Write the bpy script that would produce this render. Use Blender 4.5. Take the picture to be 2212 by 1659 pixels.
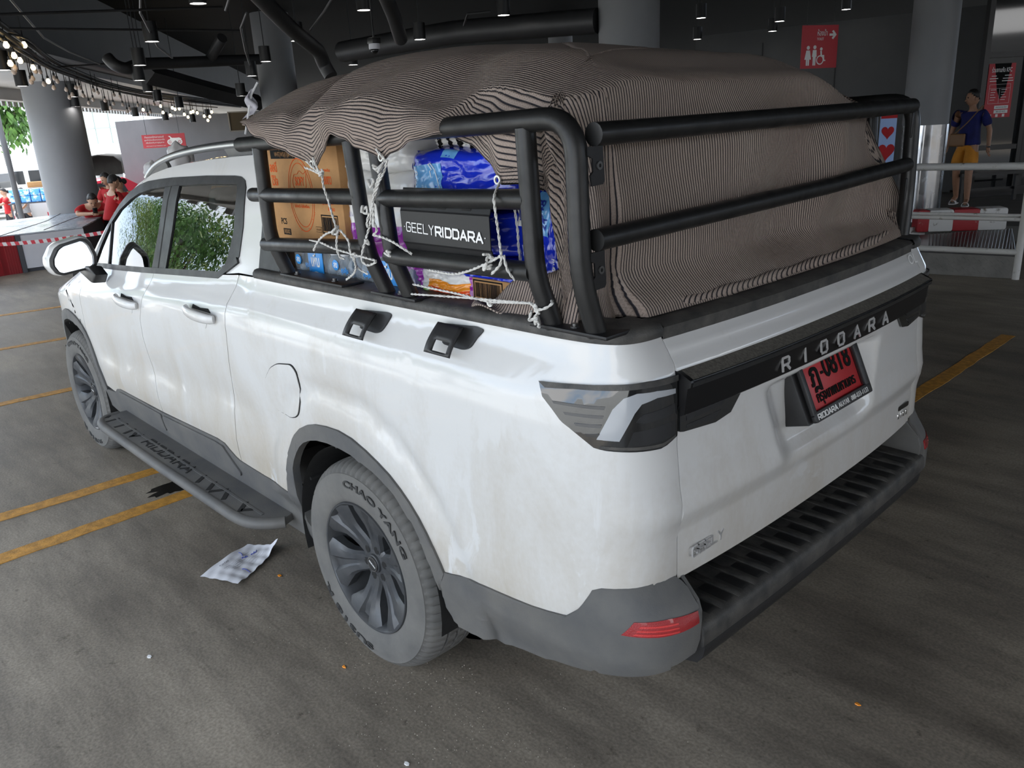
import bpy, bmesh, math, random
from mathutils import Vector, Matrix
SC = bpy.context.scene
COL = SC.collection
for _o in list(bpy.data.objects): bpy.data.objects.remove(_o)

# ------------------------------------------------------------------ camera
CAM_POS = Vector((-2.2018, 2.181, 1.8496))
yaw, pit, rol, foc = -.7409, -.3161, -.0546, 1723.3
fw = Vector((math.cos(pit) * math.cos(yaw), math.cos(pit) * math.sin(yaw), math.sin(pit)))
rt = Vector((math.sin(yaw), -math.cos(yaw), 0)); up = rt.cross(fw)
r2 = math.cos(rol) * rt + math.sin(rol) * up; u2 = -math.sin(rol) * rt + math.cos(rol) * up
cd = bpy.data.cameras.new('camera'); cam = bpy.data.objects.new('camera', cd); COL.objects.link(cam)
cam.matrix_world = Matrix(((r2.x, u2.x, -fw.x, CAM_POS.x), (r2.y, u2.y, -fw.y, CAM_POS.y), (r2.z, u2.z, -fw.z, CAM_POS.z), (0, 0, 0, 1)))
cd.sensor_fit = 'HORIZONTAL'; cd.sensor_width = 36.0; cd.lens = 36.0 * foc / 2212.0; cd.clip_start = .05; cd.clip_end = 400
SC.camera = cam

# ------------------------------------------------------------------ world, sun, exposure
SC.view_settings.view_transform = 'Standard'; SC.view_settings.look = 'None'
SC.view_settings.gamma = 1.0; SC.view_settings.use_curve_mapping = False
SC.view_settings.exposure = .45
SC.cycles.max_bounces = 8; SC.cycles.diffuse_bounces = 4; SC.cycles.glossy_bounces = 4
SC.cycles.transparent_max_bounces = 12; SC.cycles.sample_clamp_indirect = 6.0
SKY_STRENGTH = 3.0
w = bpy.data.worlds.new('sky'); SC.world = w; w.use_nodes = True
nt = w.node_tree; nt.nodes.clear()
wo = nt.nodes.new('ShaderNodeOutputWorld'); bg = nt.nodes.new('ShaderNodeBackground')
tc = nt.nodes.new('ShaderNodeTexCoord'); nz = nt.nodes.new('ShaderNodeTexNoise'); rp_ = nt.nodes.new('ShaderNodeValToRGB')
nz.inputs['Scale'].default_value = 2.6; nz.inputs['Detail'].default_value = 5
rp_.color_ramp.elements[0].position = .42; rp_.color_ramp.elements[0].color = (.55, .72, .95, 1)
rp_.color_ramp.elements[1].position = .58; rp_.color_ramp.elements[1].color = (1, 1, 1, 1)
nt.links.new(tc.outputs['Generated'], nz.inputs['Vector']); nt.links.new(nz.outputs['Fac'], rp_.inputs['Fac'])
nt.links.new(rp_.outputs['Color'], bg.inputs['Color']); bg.inputs['Strength'].default_value = SKY_STRENGTH
nt.links.new(bg.outputs['Background'], wo.inputs['Surface'])
sd = bpy.data.lights.new('sun', 'SUN'); sd.energy = 6.0; sd.angle = math.radians(3); sd.color = (1, .95, .88)
sun = bpy.data.objects.new('sun', sd); COL.objects.link(sun)
sun.rotation_euler = Vector((-.5, -.2, -1.0)).to_track_quat('-Z', 'Y').to_euler()

# ------------------------------------------------------------------ helpers
def tag(o, label=None, cat=None, group=None, kind=None):
    if label: o['label'] = label
    if cat: o['category'] = cat
    if group: o['group'] = group
    if kind: o['kind'] = kind
    return o
def empty(name, loc=(0, 0, 0), rz=0.0, label=None, cat=None, group=None):
    o = bpy.data.objects.new(name, None); COL.objects.link(o)
    o.location = loc; o.rotation_euler = (0, 0, rz); o.empty_display_size = .1
    return tag(o, label, cat, group)
def link_mesh(name, me, mat=None, parent=None):
    o = bpy.data.objects.new(name, me); COL.objects.link(o)
    if mat is not None and not me.materials: me.materials.append(mat)
    if parent is not None: o.parent = parent
    return o
def obj(name, bm, mat=None, parent=None, smooth=None, loc=None):
    """one bmesh -> one object; smooth = auto smooth angle in degrees"""
    me = bpy.data.meshes.new(name); bm.normal_update(); bm.to_mesh(me); bm.free()
    if smooth is not None and len(me.polygons):
        me.polygons.foreach_set('use_smooth', [True] * len(me.polygons))
        if smooth < 180: me.set_sharp_from_angle(angle=math.radians(smooth))
    o = link_mesh(name, me, mat, parent)
    if loc is not None: o.location = loc
    return o
def dup(o, parent=None, **kw):
    c = o.copy(); COL.objects.link(c)
    if parent is not None: c.parent = parent
    for ch in list(o.children): dup(ch, c)
    for k, v in kw.items(): setattr(c, k, v)
    return c
def BM(): return bmesh.new()
def box(bm, c, s, bev=0.0, seg=2, rot=None, mat_i=0):
    """box of size s centred on c, edges rounded by bev, turned by the matrix rot"""
    r = bmesh.ops.create_cube(bm, size=1.0); vs = r['verts']
    for v in vs: v.co = Vector((v.co.x * s[0], v.co.y * s[1], v.co.z * s[2]))
    if bev > 0:
        es = list({e for v in vs for e in v.link_edges})
        q = bmesh.ops.bevel(bm, geom=es, offset=min(bev, min(s) * .49), segments=seg, affect='EDGES', profile=.5)
        vs = list({v for f in q['faces'] for v in f.verts} | {v for v in vs if v.is_valid})
    m = Matrix.Translation(Vector(c))
    if rot is not None: m = m @ rot.to_4x4()
    for v in vs: v.co = m @ v.co
    return vs
def boxo(name, c, s, mat, parent=None, bev=0.0, rot=None, seg=2):
    bm = BM(); box(bm, c, s, bev, seg, rot); return obj(name, bm, mat, parent, 35 if bev else None)
def frame_of(d, ref=Vector((0, 0, 1))):
    d = d.normalized()
    a = ref if abs(d.dot(ref)) < .95 else Vector((1, 0, 0))
    n = (a - d * a.dot(d)).normalized(); return n, d.cross(n)
def round_path(pts, r, n=6):
    """polyline with its corners turned into arcs of radius about r"""
    P = [Vector(p) for p in pts]; out = [P[0]]
    for a, b, c in zip(P, P[1:], P[2:]):
        u = (a - b); v = (c - b); k = min(r, u.length * .48, v.length * .48)
        p, q = b + u.normalized() * k, b + v.normalized() * k
        for i in range(n + 1):
            t = i / n; out.append((1 - t) ** 2 * p + 2 * t * (1 - t) * b + t * t * q)
    out.append(P[-1]); return out
def catmull(pts, n=6):
    P = [Vector(p) for p in pts]; out = []
    for i in range(len(P) - 1):
        p0 = P[max(i - 1, 0)]; p1 = P[i]; p2 = P[i + 1]; p3 = P[min(i + 2, len(P) - 1)]
        for k in range(n):
            t = k / n
            out.append(.5 * ((2 * p1) + (p2 - p0) * t + (2 * p0 - 5 * p1 + 4 * p2 - p3) * t * t + (3 * p1 - p0 - 3 * p2 + p3) * t ** 3))
    out.append(P[-1]); return out
def tube(bm, pts, r, n=12, caps=True, rfun=None, flat=None):
    """round tube along a path; rfun(i, count) scales the radius"""
    P = [Vector(p) for p in pts]; rings = []; N = None
    for i, p in enumerate(P):
        d = (P[min(i + 1, len(P) - 1)] - P[max(i - 1, 0)])
        if d.length < 1e-9: d = Vector((0, 0, 1))
        d.normalize()
        if N is None: N, B = frame_of(d)
        else:
            N = (N - d * N.dot(d)); N = N.normalized() if N.length > 1e-6 else frame_of(d)[0]; B = d.cross(N)
        rr = r * (rfun(i, len(P)) if rfun else 1)
        ring = []
        for k in range(n):
            a = 2 * math.pi * k / n
            ring.append(bm.verts.new(p + (N * math.cos(a) + B * math.sin(a) * (flat or 1)) * rr))
        rings.append(ring)
    for A, C in zip(rings, rings[1:]):
        for k in range(n): bm.faces.new((A[k], A[(k + 1) % n], C[(k + 1) % n], C[k]))
    if caps:
        bm.faces.new(rings[0][::-1]); bm.faces.new(rings[-1])
    return rings
def tubeo(name, pts, r, mat, parent=None, n=12, **kw):
    bm = BM(); tube(bm, pts, r, n, **kw); return obj(name, bm, mat, parent, 50)
def lathe(bm, prof, n=32, axis='z', c=(0, 0, 0), closed=False, rmod=None):
    """turn the profile [(radius, height)] round an axis through c"""
    rings = []; c = Vector(c)
    for j, (r, h) in enumerate(prof):
        ring = []
        for k in range(n):
            a = 2 * math.pi * k / n; q = r * (rmod(j, k) if rmod else 1)
            x, y = q * math.cos(a), q * math.sin(a)
            v = {'z': Vector((x, y, h)), 'y': Vector((x, h, -y)), 'x': Vector((h, x, y))}[axis]
            ring.append(bm.verts.new(c + v))
        rings.append(ring)
    pairs = list(zip(rings, rings[1:]))
    if closed: pairs.append((rings[-1], rings[0]))
    for A, C in pairs:
        for k in range(n): bm.faces.new((A[k], A[(k + 1) % n], C[(k + 1) % n], C[k]))
    if not closed:
        if prof[0][0] > 1e-6: bm.faces.new(rings[0][::-1])
        if prof[-1][0] > 1e-6: bm.faces.new(rings[-1])
    return rings
def prism(bm, poly, fn, t, bev=0.0):
    """flat outline poly [(u, v)] put in space by fn(u, v, depth), between depth 0 and t"""
    A = [bm.verts.new(fn(u, v, 0)) for u, v in poly]; B = [bm.verts.new(fn(u, v, t)) for u, v in poly]
    n = len(poly)
    fs = [bm.faces.new(A), bm.faces.new(B[::-1])]
    for i in range(n): fs.append(bm.faces.new((A[i], B[i], B[(i + 1) % n], A[(i + 1) % n])))
    bmesh.ops.recalc_face_normals(bm, faces=fs)
    if bev > 0:
        es = list({e for e in fs[1].edges} | {e for e in fs[0].edges})
        bmesh.ops.bevel(bm, geom=es, offset=bev, segments=2, affect='EDGES', profile=.5)
    return fs
def round_poly(poly, r, n=4):
    P = [Vector((p[0], p[1], 0)) for p in poly]; out = []; m = len(P)
    for i in range(m):
        a, b, c = P[i - 1], P[i], P[(i + 1) % m]; u, v = a - b, c - b
        k = min(r, u.length * .45, v.length * .45); p, q = b + u.normalized() * k, b + v.normalized() * k
        for j in range(n + 1):
            t = j / n; w_ = (1 - t) ** 2 * p + 2 * t * (1 - t) * b + t * t * q; out.append((w_.x, w_.y))
    return out
def cut_mesh(poly, step):
    """fill a 2D outline and cut it along a grid; returns a bmesh whose z is 0"""
    bm = BM(); f = bm.faces.new([bm.verts.new((p[0], p[1], 0)) for p in poly])
    f.normal_update()
    if f.normal.z < 0: f.normal_flip()
    bmesh.ops.triangulate(bm, faces=[f], ngon_method='EAR_CLIP')
    for ax in (0, 1):
        lo = min(p[ax] for p in poly); hi = max(p[ax] for p in poly)
        k = math.floor(lo / step[ax]) + 1
        while k * step[ax] < hi - 1e-4:
            co = Vector((k * step[ax] if ax == 0 else 0, k * step[ax] if ax == 1 else 0, 0))
            no = Vector((1 if ax == 0 else 0, 1 if ax == 1 else 0, 0))
            bmesh.ops.bisect_plane(bm, geom=bm.verts[:] + bm.edges[:] + bm.faces[:], plane_co=co, plane_no=no, dist=1e-5)
            k += 1
    return bm
def surf_panel(name, poly, fn, mat, parent=None, off=0.0, thick=.010, step=(.05, .05), out=(-.5, 1, 0), mirror=False, crown=0.0, sharp=False):
    """sheet cut to outline poly on the curved surface fn(u, v); its rim is turned in by thick"""
    bm = cut_mesh(poly, step); bm.verts.index_update(); e = .004
    O = Vector(out); N = {}; C = {}
    for v in bm.verts:
        u, t = v.co.x, v.co.y
        du = Vector(fn(u + e, t)) - Vector(fn(u - e, t)); dv = Vector(fn(u, t + e)) - Vector(fn(u, t - e))
        n = du.cross(dv); n.normalize()
        if n.dot(O) < 0: n = -n
        N[v.index] = n; C[v.index] = Vector(fn(u, t)) + n * off
    ns = [N[i] for i in range(len(bm.verts))]
    for v in bm.verts: v.co = C[v.index]
    bm.normal_update()
    s = sum(f.normal.dot(N[f.verts[0].index]) * f.calc_area() for f in bm.faces)
    if s < 0:
        for f in bm.faces: f.normal_flip()
    nv = len(bm.verts); bnd = [ed for ed in bm.edges if ed.is_boundary]
    if crown > 0:                                     # soften the outer edge
        seen = {v for ed in bnd for v in ed.verts}
        for v in seen: v.co -= N[v.index] * crown
    dupv = {}
    def two(v):
        if v not in dupv:
            n = N[v.index]; a = bm.verts.new(v.co); b = bm.verts.new(v.co - n * thick); dupv[v] = (a, b)
        return dupv[v]
    for ed in bnd:
        f = ed.link_faces[0]; lp = [l for l in f.loops if l.edge == ed][0]
        a, b = lp.vert, lp.link_loop_next.vert
        a1, a2 = two(a); b1, b2 = two(b)
        bm.faces.new((b1, a1, a2, b2))
    if mirror:
        for v in bm.verts: v.co.y = -v.co.y
        for f in bm.faces: f.normal_flip()
    bm.normal_update(); bm.verts.index_update()
    vn = [v.normal.copy() for v in bm.verts]
    for i in range(nv):
        n = ns[i]; vn[i] = Vector((n.x, -n.y, n.z)) if mirror else n
    me = bpy.data.meshes.new(name); bm.to_mesh(me); bm.free()
    me.polygons.foreach_set('use_smooth', [True] * len(me.polygons))
    me.normals_split_custom_set_from_vertices([tuple(n) for n in vn])
    return link_mesh(name, me, mat, parent)
def grid(bm, nu, nv, fn, close_u=False):
    V = [[bm.verts.new(fn(i / (nu - (0 if close_u else 1)), j / (nv - 1))) for j in range(nv)] for i in range(nu)]
    for i in range(nu if close_u else nu - 1):
        for j in range(nv - 1):
            a = (i + 1) % nu
            bm.faces.new((V[i][j], V[a][j], V[a][j + 1], V[i][j + 1]))
    return V
def basis(origin, ux, uy):
    """matrix whose x runs along ux, y along uy, placed at origin"""
    x = Vector(ux).normalized(); z = x.cross(Vector(uy)).normalized(); y = z.cross(x); o = Vector(origin)
    return Matrix(((x.x, y.x, z.x, o.x), (x.y, y.y, z.y, o.y), (x.z, y.z, z.z, o.z), (0, 0, 0, 1)))
def text(name, body, size, mat, parent, mtx, depth=.0, align='CENTER', width=None, shear=0, bold=0.0, warp=None, spacing=1.0, height=None):
    """lettering as a flat mesh; mtx places its plane, width squeezes it to a length"""
    cu = bpy.data.curves.new(name, 'FONT'); cu.body = body; cu.size = size; cu.align_x = align; cu.align_y = 'CENTER'
    cu.extrude = depth; cu.shear = shear; cu.offset = bold; cu.space_character = spacing; cu.resolution_u = 3
    t = bpy.data.objects.new(name, cu); COL.objects.link(t)
    dg = bpy.context.evaluated_depsgraph_get()
    me = bpy.data.meshes.new_from_object(t.evaluated_get(dg)); bpy.data.objects.remove(t); bpy.data.curves.remove(cu)
    if len(me.vertices) and (width or height):
        xs = [v.co.x for v in me.vertices]; k = width / max(1e-6, max(xs) - min(xs)) if width else 1
        ys = [v.co.y for v in me.vertices]; ky = height / max(1e-6, max(ys) - min(ys)) if height else 1
        for v in me.vertices: v.co.x *= k; v.co.y *= ky
    for v in me.vertices:
        c = v.co.copy()
        v.co = warp(c) if warp else mtx @ c
    me.materials.clear()
    return link_mesh(name, me, mat, parent)
def decal(name, poly, mat, parent, mtx, t=.0006):
    bm = BM(); prism(bm, poly, lambda u, v, d: mtx @ Vector((u, v, d)), t)
    return obj(name, bm, mat, parent)
def rect(x0, y0, x1, y1): return [(x0, y0), (x1, y0), (x1, y1), (x0, y1)]

GLYPH = {'R': [[(0, 0), (0, 1), (.82, 1), (1, .84), (1, .58), (.82, .42), (.2, .42)], [(.50, .42), (1, 0)]], 'I': [[(0, 0), (0, 1)]], 'D': [[(0, 0), (0, 1), (.78, 1), (1, .80), (1, .20), (.78, 0), (0, 0)]],
         'A': [[(0, 0), (.5, 1), (1, 0)], [(.26, .30), (.74, .30)]], 'G': [[(1, .82), (.86, 1), (.14, 1), (0, .84), (0, .16), (.14, 0), (.86, 0), (1, .16), (1, .50), (.5, .50)]], 'E': [[(1, 1), (0, 1), (0, 0), (1, 0)], [(0, .5), (.85, .5)]],
         'L': [[(0, 1), (0, 0), (1, 0)]], 'Y': [[(0, 1), (.5, .52), (1, 1)], [(.5, .52), (.5, 0)]]}
def block_text(name, body, M, width, h, mt, parent, t=.12, depth=.0006, gap=.35):
    """angular block lettering built from strokes, centred on the plane M"""
    adv = [(.12 if c == 'I' else .95) for c in body]; tot = sum(adv) + gap * (len(body) - 1); k = width / tot; x = -width / 2; bm = BM(); cnt = 0; tw = t * h / 2
    for c, a in zip(body, adv):
        for P in GLYPH[c]:
            Q = [Vector((x + px * a * k * (0 if c == 'I' else 1), (py - .5) * (h - 2 * tw), 0)) for px, py in P]
            for i, (p, q) in enumerate(zip(Q, Q[1:])):
                d = (q - p).normalized(); n = Vector((-d.y, d.x, 0)) * tw; p2, q2 = p - d * tw * (.8 if i else 1), q + d * tw
                prism(bm, [((p2 + n).x, (p2 + n).y), ((p2 - n).x, (p2 - n).y), ((q2 - n).x, (q2 - n).y), ((q2 + n).x, (q2 + n).y)], lambda u, v, e, z=cnt * 2e-5: M @ Vector((u, v, e + (z if e else 0))), depth); cnt += 1
        x += (a + gap) * k
    return obj(name, bm, mt, parent)

# ------------------------------------------------------------------ materials
MATS = {}
def mat(name, col, rough=.5, metal=0.0, coat=0.0, spec=None, noise=0.0, nscale=8.0, col2=None, bump=0.0, bscale=None, emis=None, estr=0.0, alpha=1.0, trans=0.0, ior=None, rvar=0.0, lo=.35, hi=.65):
    if name in MATS: return MATS[name]
    m = bpy.data.materials.new(name); m.use_nodes = True; t = m.node_tree; b = t.nodes['Principled BSDF']
    c4 = (*col, 1)
    b.inputs['Base Color'].default_value = c4; b.inputs['Roughness'].default_value = rough; b.inputs['Metallic'].default_value = metal
    if coat: b.inputs['Coat Weight'].default_value = coat; b.inputs['Coat Roughness'].default_value = .04
    if spec is not None: b.inputs['Specular IOR Level'].default_value = spec
    if ior: b.inputs['IOR'].default_value = ior
    if trans: b.inputs['Transmission Weight'].default_value = trans
    if alpha < 1: b.inputs['Alpha'].default_value = alpha
    if emis: b.inputs['Emission Color'].default_value = (*emis, 1); b.inputs['Emission Strength'].default_value = estr
    if noise or bump or rvar or col2:
        g = t.nodes.new('ShaderNodeTexCoord'); n = t.nodes.new('ShaderNodeTexNoise')
        n.inputs['Scale'].default_value = nscale; n.inputs['Detail'].default_value = 6; n.inputs['Roughness'].default_value = .6
        t.links.new(g.outputs['Object'], n.inputs['Vector'])
        if noise or col2:
            r = t.nodes.new('ShaderNodeValToRGB'); r.color_ramp.elements[0].position = lo; r.color_ramp.elements[1].position = hi
            k = noise
            r.color_ramp.elements[0].color = (*(col2 or tuple(max(0, v * (1 - k)) for v in col)), 1)
            r.color_ramp.elements[1].color = c4
            t.links.new(n.outputs['Fac'], r.inputs['Fac']); t.links.new(r.outputs['Color'], b.inputs['Base Color'])
        if rvar:
            mr = t.nodes.new('ShaderNodeMapRange'); mr.inputs['To Min'].default_value = max(.02, rough - rvar); mr.inputs['To Max'].default_value = min(1, rough + rvar)
            mr.inputs['From Min'].default_value = .3; mr.inputs['From Max'].default_value = .7
            t.links.new(n.outputs['Fac'], mr.inputs['Value']); t.links.new(mr.outputs['Result'], b.inputs['Roughness'])
        if bump:
            n2 = t.nodes.new('ShaderNodeTexNoise'); n2.inputs['Scale'].default_value = bscale or nscale * 6; n2.inputs['Detail'].default_value = 4
            bp = t.nodes.new('ShaderNodeBump'); bp.inputs['Strength'].default_value = bump; bp.inputs['Distance'].default_value = .01
            t.links.new(g.outputs['Object'], n2.inputs['Vector']); t.links.new(n2.outputs['Fac'], bp.inputs['Height']); t.links.new(bp.outputs['Normal'], b.inputs['Normal'])
    MATS[name] = m; return m
def nodes_of(m): return m.node_tree, m.node_tree.nodes['Principled BSDF']
def add(t, kind, **kw):
    n = t.nodes.new(kind)
    for k, v in kw.items():
        if k in ('operation', 'blend_type', 'data_type', 'wave_type', 'bands_direction', 'feature', 'distance', 'noise_dimensions', 'wave_profile'): setattr(n, k, v)
        else: n.inputs[k.replace('_', ' ')].default_value = v
    return n
# ------------------------------------------------------------------ setting
AX = Vector((.8387, -.5446, 0)); AN = Vector((.5446, .8387, 0))      # building axis, outward normal of its open side
E0 = Vector((0, 5.9, 0)); E1 = Vector((0, 9.3, 0))
def concrete():
    m = bpy.data.materials.new('concrete'); m.use_nodes = True; t, b = nodes_of(m)
    g = add(t, 'ShaderNodeTexCoord')
    n1 = add(t, 'ShaderNodeTexNoise', Scale=.55, Detail=8.0, Roughness=.62); n2 = add(t, 'ShaderNodeTexNoise', Scale=2.3, Detail=8.0, Roughness=.7)
    n3 = add(t, 'ShaderNodeTexNoise', Scale=95.0, Detail=3.0); n4 = add(t, 'ShaderNodeTexVoronoi', Scale=5.5); n5 = add(t, 'ShaderNodeTexNoise', Scale=14.0, Detail=6.0, Roughness=.75)
    mp = add(t, 'ShaderNodeMapping'); mp.inputs['Scale'].default_value = (.35, 1.6, 1); mp.inputs['Rotation'].default_value = (0, 0, .9)
    t.links.new(g.outputs['Object'], mp.inputs['Vector'])
    for n in (n1, n3, n4, n5): t.links.new(g.outputs['Object'], n.inputs['Vector'])
    t.links.new(mp.outputs['Vector'], n2.inputs['Vector'])
    r1 = add(t, 'ShaderNodeValToRGB'); e = r1.color_ramp.elements
    e[0].position = .34; e[0].color = (.175, .152, .124, 1); e[1].position = .66; e[1].color = (.345, .305, .255, 1)
    r2 = add(t, 'ShaderNodeValToRGB'); e = r2.color_ramp.elements
    e[0].position = .36; e[0].color = (.55, .54, .53, 1); e[1].position = .62; e[1].color = (1.12, 1.1, 1.06, 1)
    r3 = add(t, 'ShaderNodeValToRGB'); e = r3.color_ramp.elements
    e[0].position = .30; e[0].color = (.72, .72, .72, 1); e[1].position = .70; e[1].color = (1.2, 1.2, 1.2, 1)
    r5 = add(t, 'ShaderNodeValToRGB'); e = r5.color_ramp.elements          # oil spots
    e[0].position = .30; e[0].color = (.45, .43, .41, 1); e[1].position = .40; e[1].color = (1, 1, 1, 1)
    m1 = add(t, 'ShaderNodeMixRGB', blend_type='MULTIPLY'); m2 = add(t, 'ShaderNodeMixRGB', blend_type='MULTIPLY'); m3 = add(t, 'ShaderNodeMixRGB', blend_type='MULTIPLY')
    for m_ in (m1, m2, m3): m_.inputs['Fac'].default_value = 1.0
    t.links.new(n1.outputs['Fac'], r1.inputs['Fac']); t.links.new(n2.outputs['Fac'], r2.inputs['Fac']); t.links.new(n3.outputs['Fac'], r3.inputs['Fac']); t.links.new(n5.outputs['Fac'], r5.inputs['Fac'])
    t.links.new(r1.outputs['Color'], m1.inputs['Color1']); t.links.new(r2.outputs['Color'], m1.inputs['Color2'])
    t.links.new(m1.outputs['Color'], m2.inputs['Color1']); t.links.new(r3.outputs['Color'], m2.inputs['Color2'])
    t.links.new(m2.outputs['Color'], m3.inputs['Color1']); t.links.new(r5.outputs['Color'], m3.inputs['Color2'])
    t.links.new(m3.outputs['Color'], b.inputs['Base Color'])
    mr = add(t, 'ShaderNodeMapRange'); mr.inputs['To Min'].default_value = .38; mr.inputs['To Max'].default_value = .72
    t.links.new(n2.outputs['Fac'], mr.inputs['Value']); t.links.new(mr.outputs['Result'], b.inputs['Roughness'])
    bp = add(t, 'ShaderNodeBump', Strength=.22, Distance=.004); t.links.new(n3.outputs['Fac'], bp.inputs['Height']); t.links.new(bp.outputs['Normal'], b.inputs['Normal'])
    return m
M_conc = concrete()
M_black = mat('black ceiling paint', (.0024, .0024, .0025), .85, spec=.15, noise=.5, nscale=.8)
M_wallg = mat('grey wall paint', (.085, .086, .090), .7, noise=.12, nscale=1.5)
M_pillar = mat('grey pillar paint', (.21, .212, .222), .6, noise=.08, nscale=1.2)
M_addwall = mat('added wall paint', (.10, .098, .095), .7, noise=.1, nscale=1.0)
M_soffit = mat('pale soffit paint', (.42, .41, .40), .7, noise=.15, nscale=1.0)
M_beam = mat('dark grey beam paint', (.045, .045, .048), .7, noise=.2, nscale=1.0)
M_yellow = mat('worn yellow line paint', (.62, .30, .045), .6, noise=.45, nscale=22.0, bump=.2)
M_whitep = mat('chipped white paint', (.62, .61, .59), .5, col2=(.16, .13, .10), nscale=9.0, lo=.30, hi=.40, bump=.2)
M_redp = mat('worn red paint', (.36, .02, .025), .55, col2=(.45, .38, .34), nscale=7.0, lo=.30, hi=.36)
M_steel = mat('brushed stainless steel', (.55, .55, .56), .22, 1.0, rvar=.1, nscale=6)
M_out = mat('sunlit yard concrete', (.45, .44, .41), .8, noise=.12, nscale=.6)
def struct(name, bm, m, smooth=None): return tag(obj(name, bm, m, None, smooth), kind='structure')
def edge_pt(E, s, z=0.0): p = E + AX * s; return Vector((p.x, p.y, z))

EAVE = [Vector((-11, 4.4, 0)), Vector((8.5, 4.0, 0)), Vector((17.5, -2.08, 0)), Vector((51, -23.85, 0))]
CEIL = [Vector((-11, 2.1, 0)), Vector((6.5, 1.68, 0)), Vector((51, -27.25, 0))]
def flat(name, P, z, m):
    bm = BM(); f = bm.faces.new([bm.verts.new((p.x, p.y, z)) for p in P]); f.normal_update()
    if f.normal.z < 0: f.normal_flip()
    return struct(name, bm, m)
bm = BM(); prism(bm, [(p.x, p.y) for p in [Vector((-26, 4.7, 0))] + EAVE[1:] + [Vector((51, -60, 0)), Vector((-26, -60, 0))]], lambda u, v, d: Vector((u, v, -d)), .86); struct('floor', bm, M_conc)
flat('ground', [Vector((-140, -140, 0)), Vector((160, -140, 0)), Vector((160, 140, 0)), Vector((-140, 140, 0))], -.90, M_out)
# black ceiling slab, its edge beam, the pale soffit and the eave
bm = BM()
prism(bm, [(p.x, p.y) for p in CEIL + [Vector((51, -60, 0)), Vector((-11, -60, 0))]], lambda u, v, d: Vector((u, v, 4.3 + d)), .3)
struct('ceiling', bm, M_black)
def strip(name, P, Q, z0, z1, m):
    """band between two edge lines"""
    bm = BM(); prism(bm, [(p.x, p.y) for p in P] + [(q.x, q.y) for q in Q[::-1]], lambda u, v, d: Vector((u, v, z0 + d)), z1 - z0)
    return struct(name, bm, m)
def moved(P, d): return [p + AN * d if i >= 1 else p + Vector((0, d, 0)) for i, p in enumerate(P)]
strip('trim_1', CEIL, moved(CEIL, .35), 3.15, 4.4, M_beam)
strip('trim_2', moved(CEIL, .35), moved(EAVE, -.2), 3.05, 3.25, M_soffit)
strip('trim_3', moved(EAVE, -.25), EAVE, 2.82, 3.5, M_soffit)
bm = BM()                                                              # toothed sheet edge along the eave
for a, b in zip(EAVE, EAVE[1:]):
    d = (b - a); L = d.length; d = d.normalized(); k = 0
    while k * .3 < L:
        q = a + d * (k * .3); box(bm, (q.x, q.y + .02, 2.78), (.16, .03, .10), rot=Matrix.Rotation(math.atan2(d.y, d.x), 3, 'Z')); k += 1
tag(obj('trim_6', bm, M_soffit), kind='structure')
# walls round the back of the hall, plus two added to steer daylight
def wall(name, a, b, h, m=M_wallg, t=.2, z0=0.0):
    a, b = Vector((*a, 0)), Vector((*b, 0)); d = (b - a).normalized(); n = Vector((-d.y, d.x, 0))
    bm = BM(); prism(bm, [(q.x, q.y) for q in (a, b, b + n * t, a + n * t)], lambda u, v, e: Vector((u, v, z0 + e)), h)
    return struct(name, bm, m)
wall('wall_far', (29.6, -8.24), (19.1, -11.2), 2.62)
wall('wall_back', (19.1, -11.2), (8.18, -13.0), 3.0)
wall('wall_right', (8.18, -13.0), (2.70, -14.3), 3.35)
wall('wall_end', (-1.5, -17.5), (-22, -17.5), 4.3, M_beam)
wall('wall_added_left', (-26, 4.3), (-4.7, 4.0), 3.1, M_addwall)  # unseen wall added to keep daylight off the tailgate
wall('wall_added_rear', (-22, -17.5), (-22, 2.0), 4.3, M_addwall)  # unseen wall added to set the light reaching the tailgate from behind
bm = BM()                                                              # panel joints of the back wall: proud battens
for (a, b, n) in (((8.18, -13.0), (2.70, -14.3), 4), ((19.1, -11.2), (8.18, -13.0), 6)):
    for k in range(1, n):
        u = k / n; x = a[0] + (b[0] - a[0]) * u; y = a[1] + (b[1] - a[1]) * u
        box(bm, (x, y + .01, 1.6), (.012, .02, 3.0))
tag(obj('trim_4', bm, M_beam), kind='structure')
# pillars
def pillar(name, x, y, r, z1=4.3):
    bm = BM(); lathe(bm, [(r, 0), (r, z1)], 48, c=(x, y, 0))
    return tag(obj(name, bm, M_pillar, None, 50), kind='structure')
pillar('pillar', 15.96, -2.68, .49); pillar('pillar', 14.6, -6.83, .395); pillar('pillar', 5.02, -6.86, .40)
pl_r = pillar('pillar', 2.39, -10.17, .295); pillar('pillar', 12.48, -13.5, .30)
# yellow parking lines, a few millimetres of paint
def line(x, y0, y1, wd, skew=0.0):
    bm = BM(); n = max(4, int(abs(y1 - y0) / .12)); rnd = random.Random(int(x * 100)); L = []; R = []
    for i in range(n + 1):
        y = y0 + (y1 - y0) * i / n; s = skew * (y - y0)
        L.append((x + s - wd / 2 + rnd.uniform(-.006, .006), y)); R.append((x + s + wd / 2 + rnd.uniform(-.006, .006), y))
    prism(bm, L + R[::-1], lambda u, v, d: Vector((u, v, d)), .003)
    return tag(obj('road_line', bm, M_yellow), kind='structure')
line(2.535, 2.9, -1.6, .105, .03); line(1.955, 2.9, -1.6, .105, -.02); line(4.88, 2.6, -1.6, .10, .08); line(7.02, 2.6, -1.6, .10, .12)
line(9.05, 2.6, -1.6, .10, .15); line(-.35, -2.2, -5, .10); line(-2.5, -2.2, -5, .10)
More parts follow.
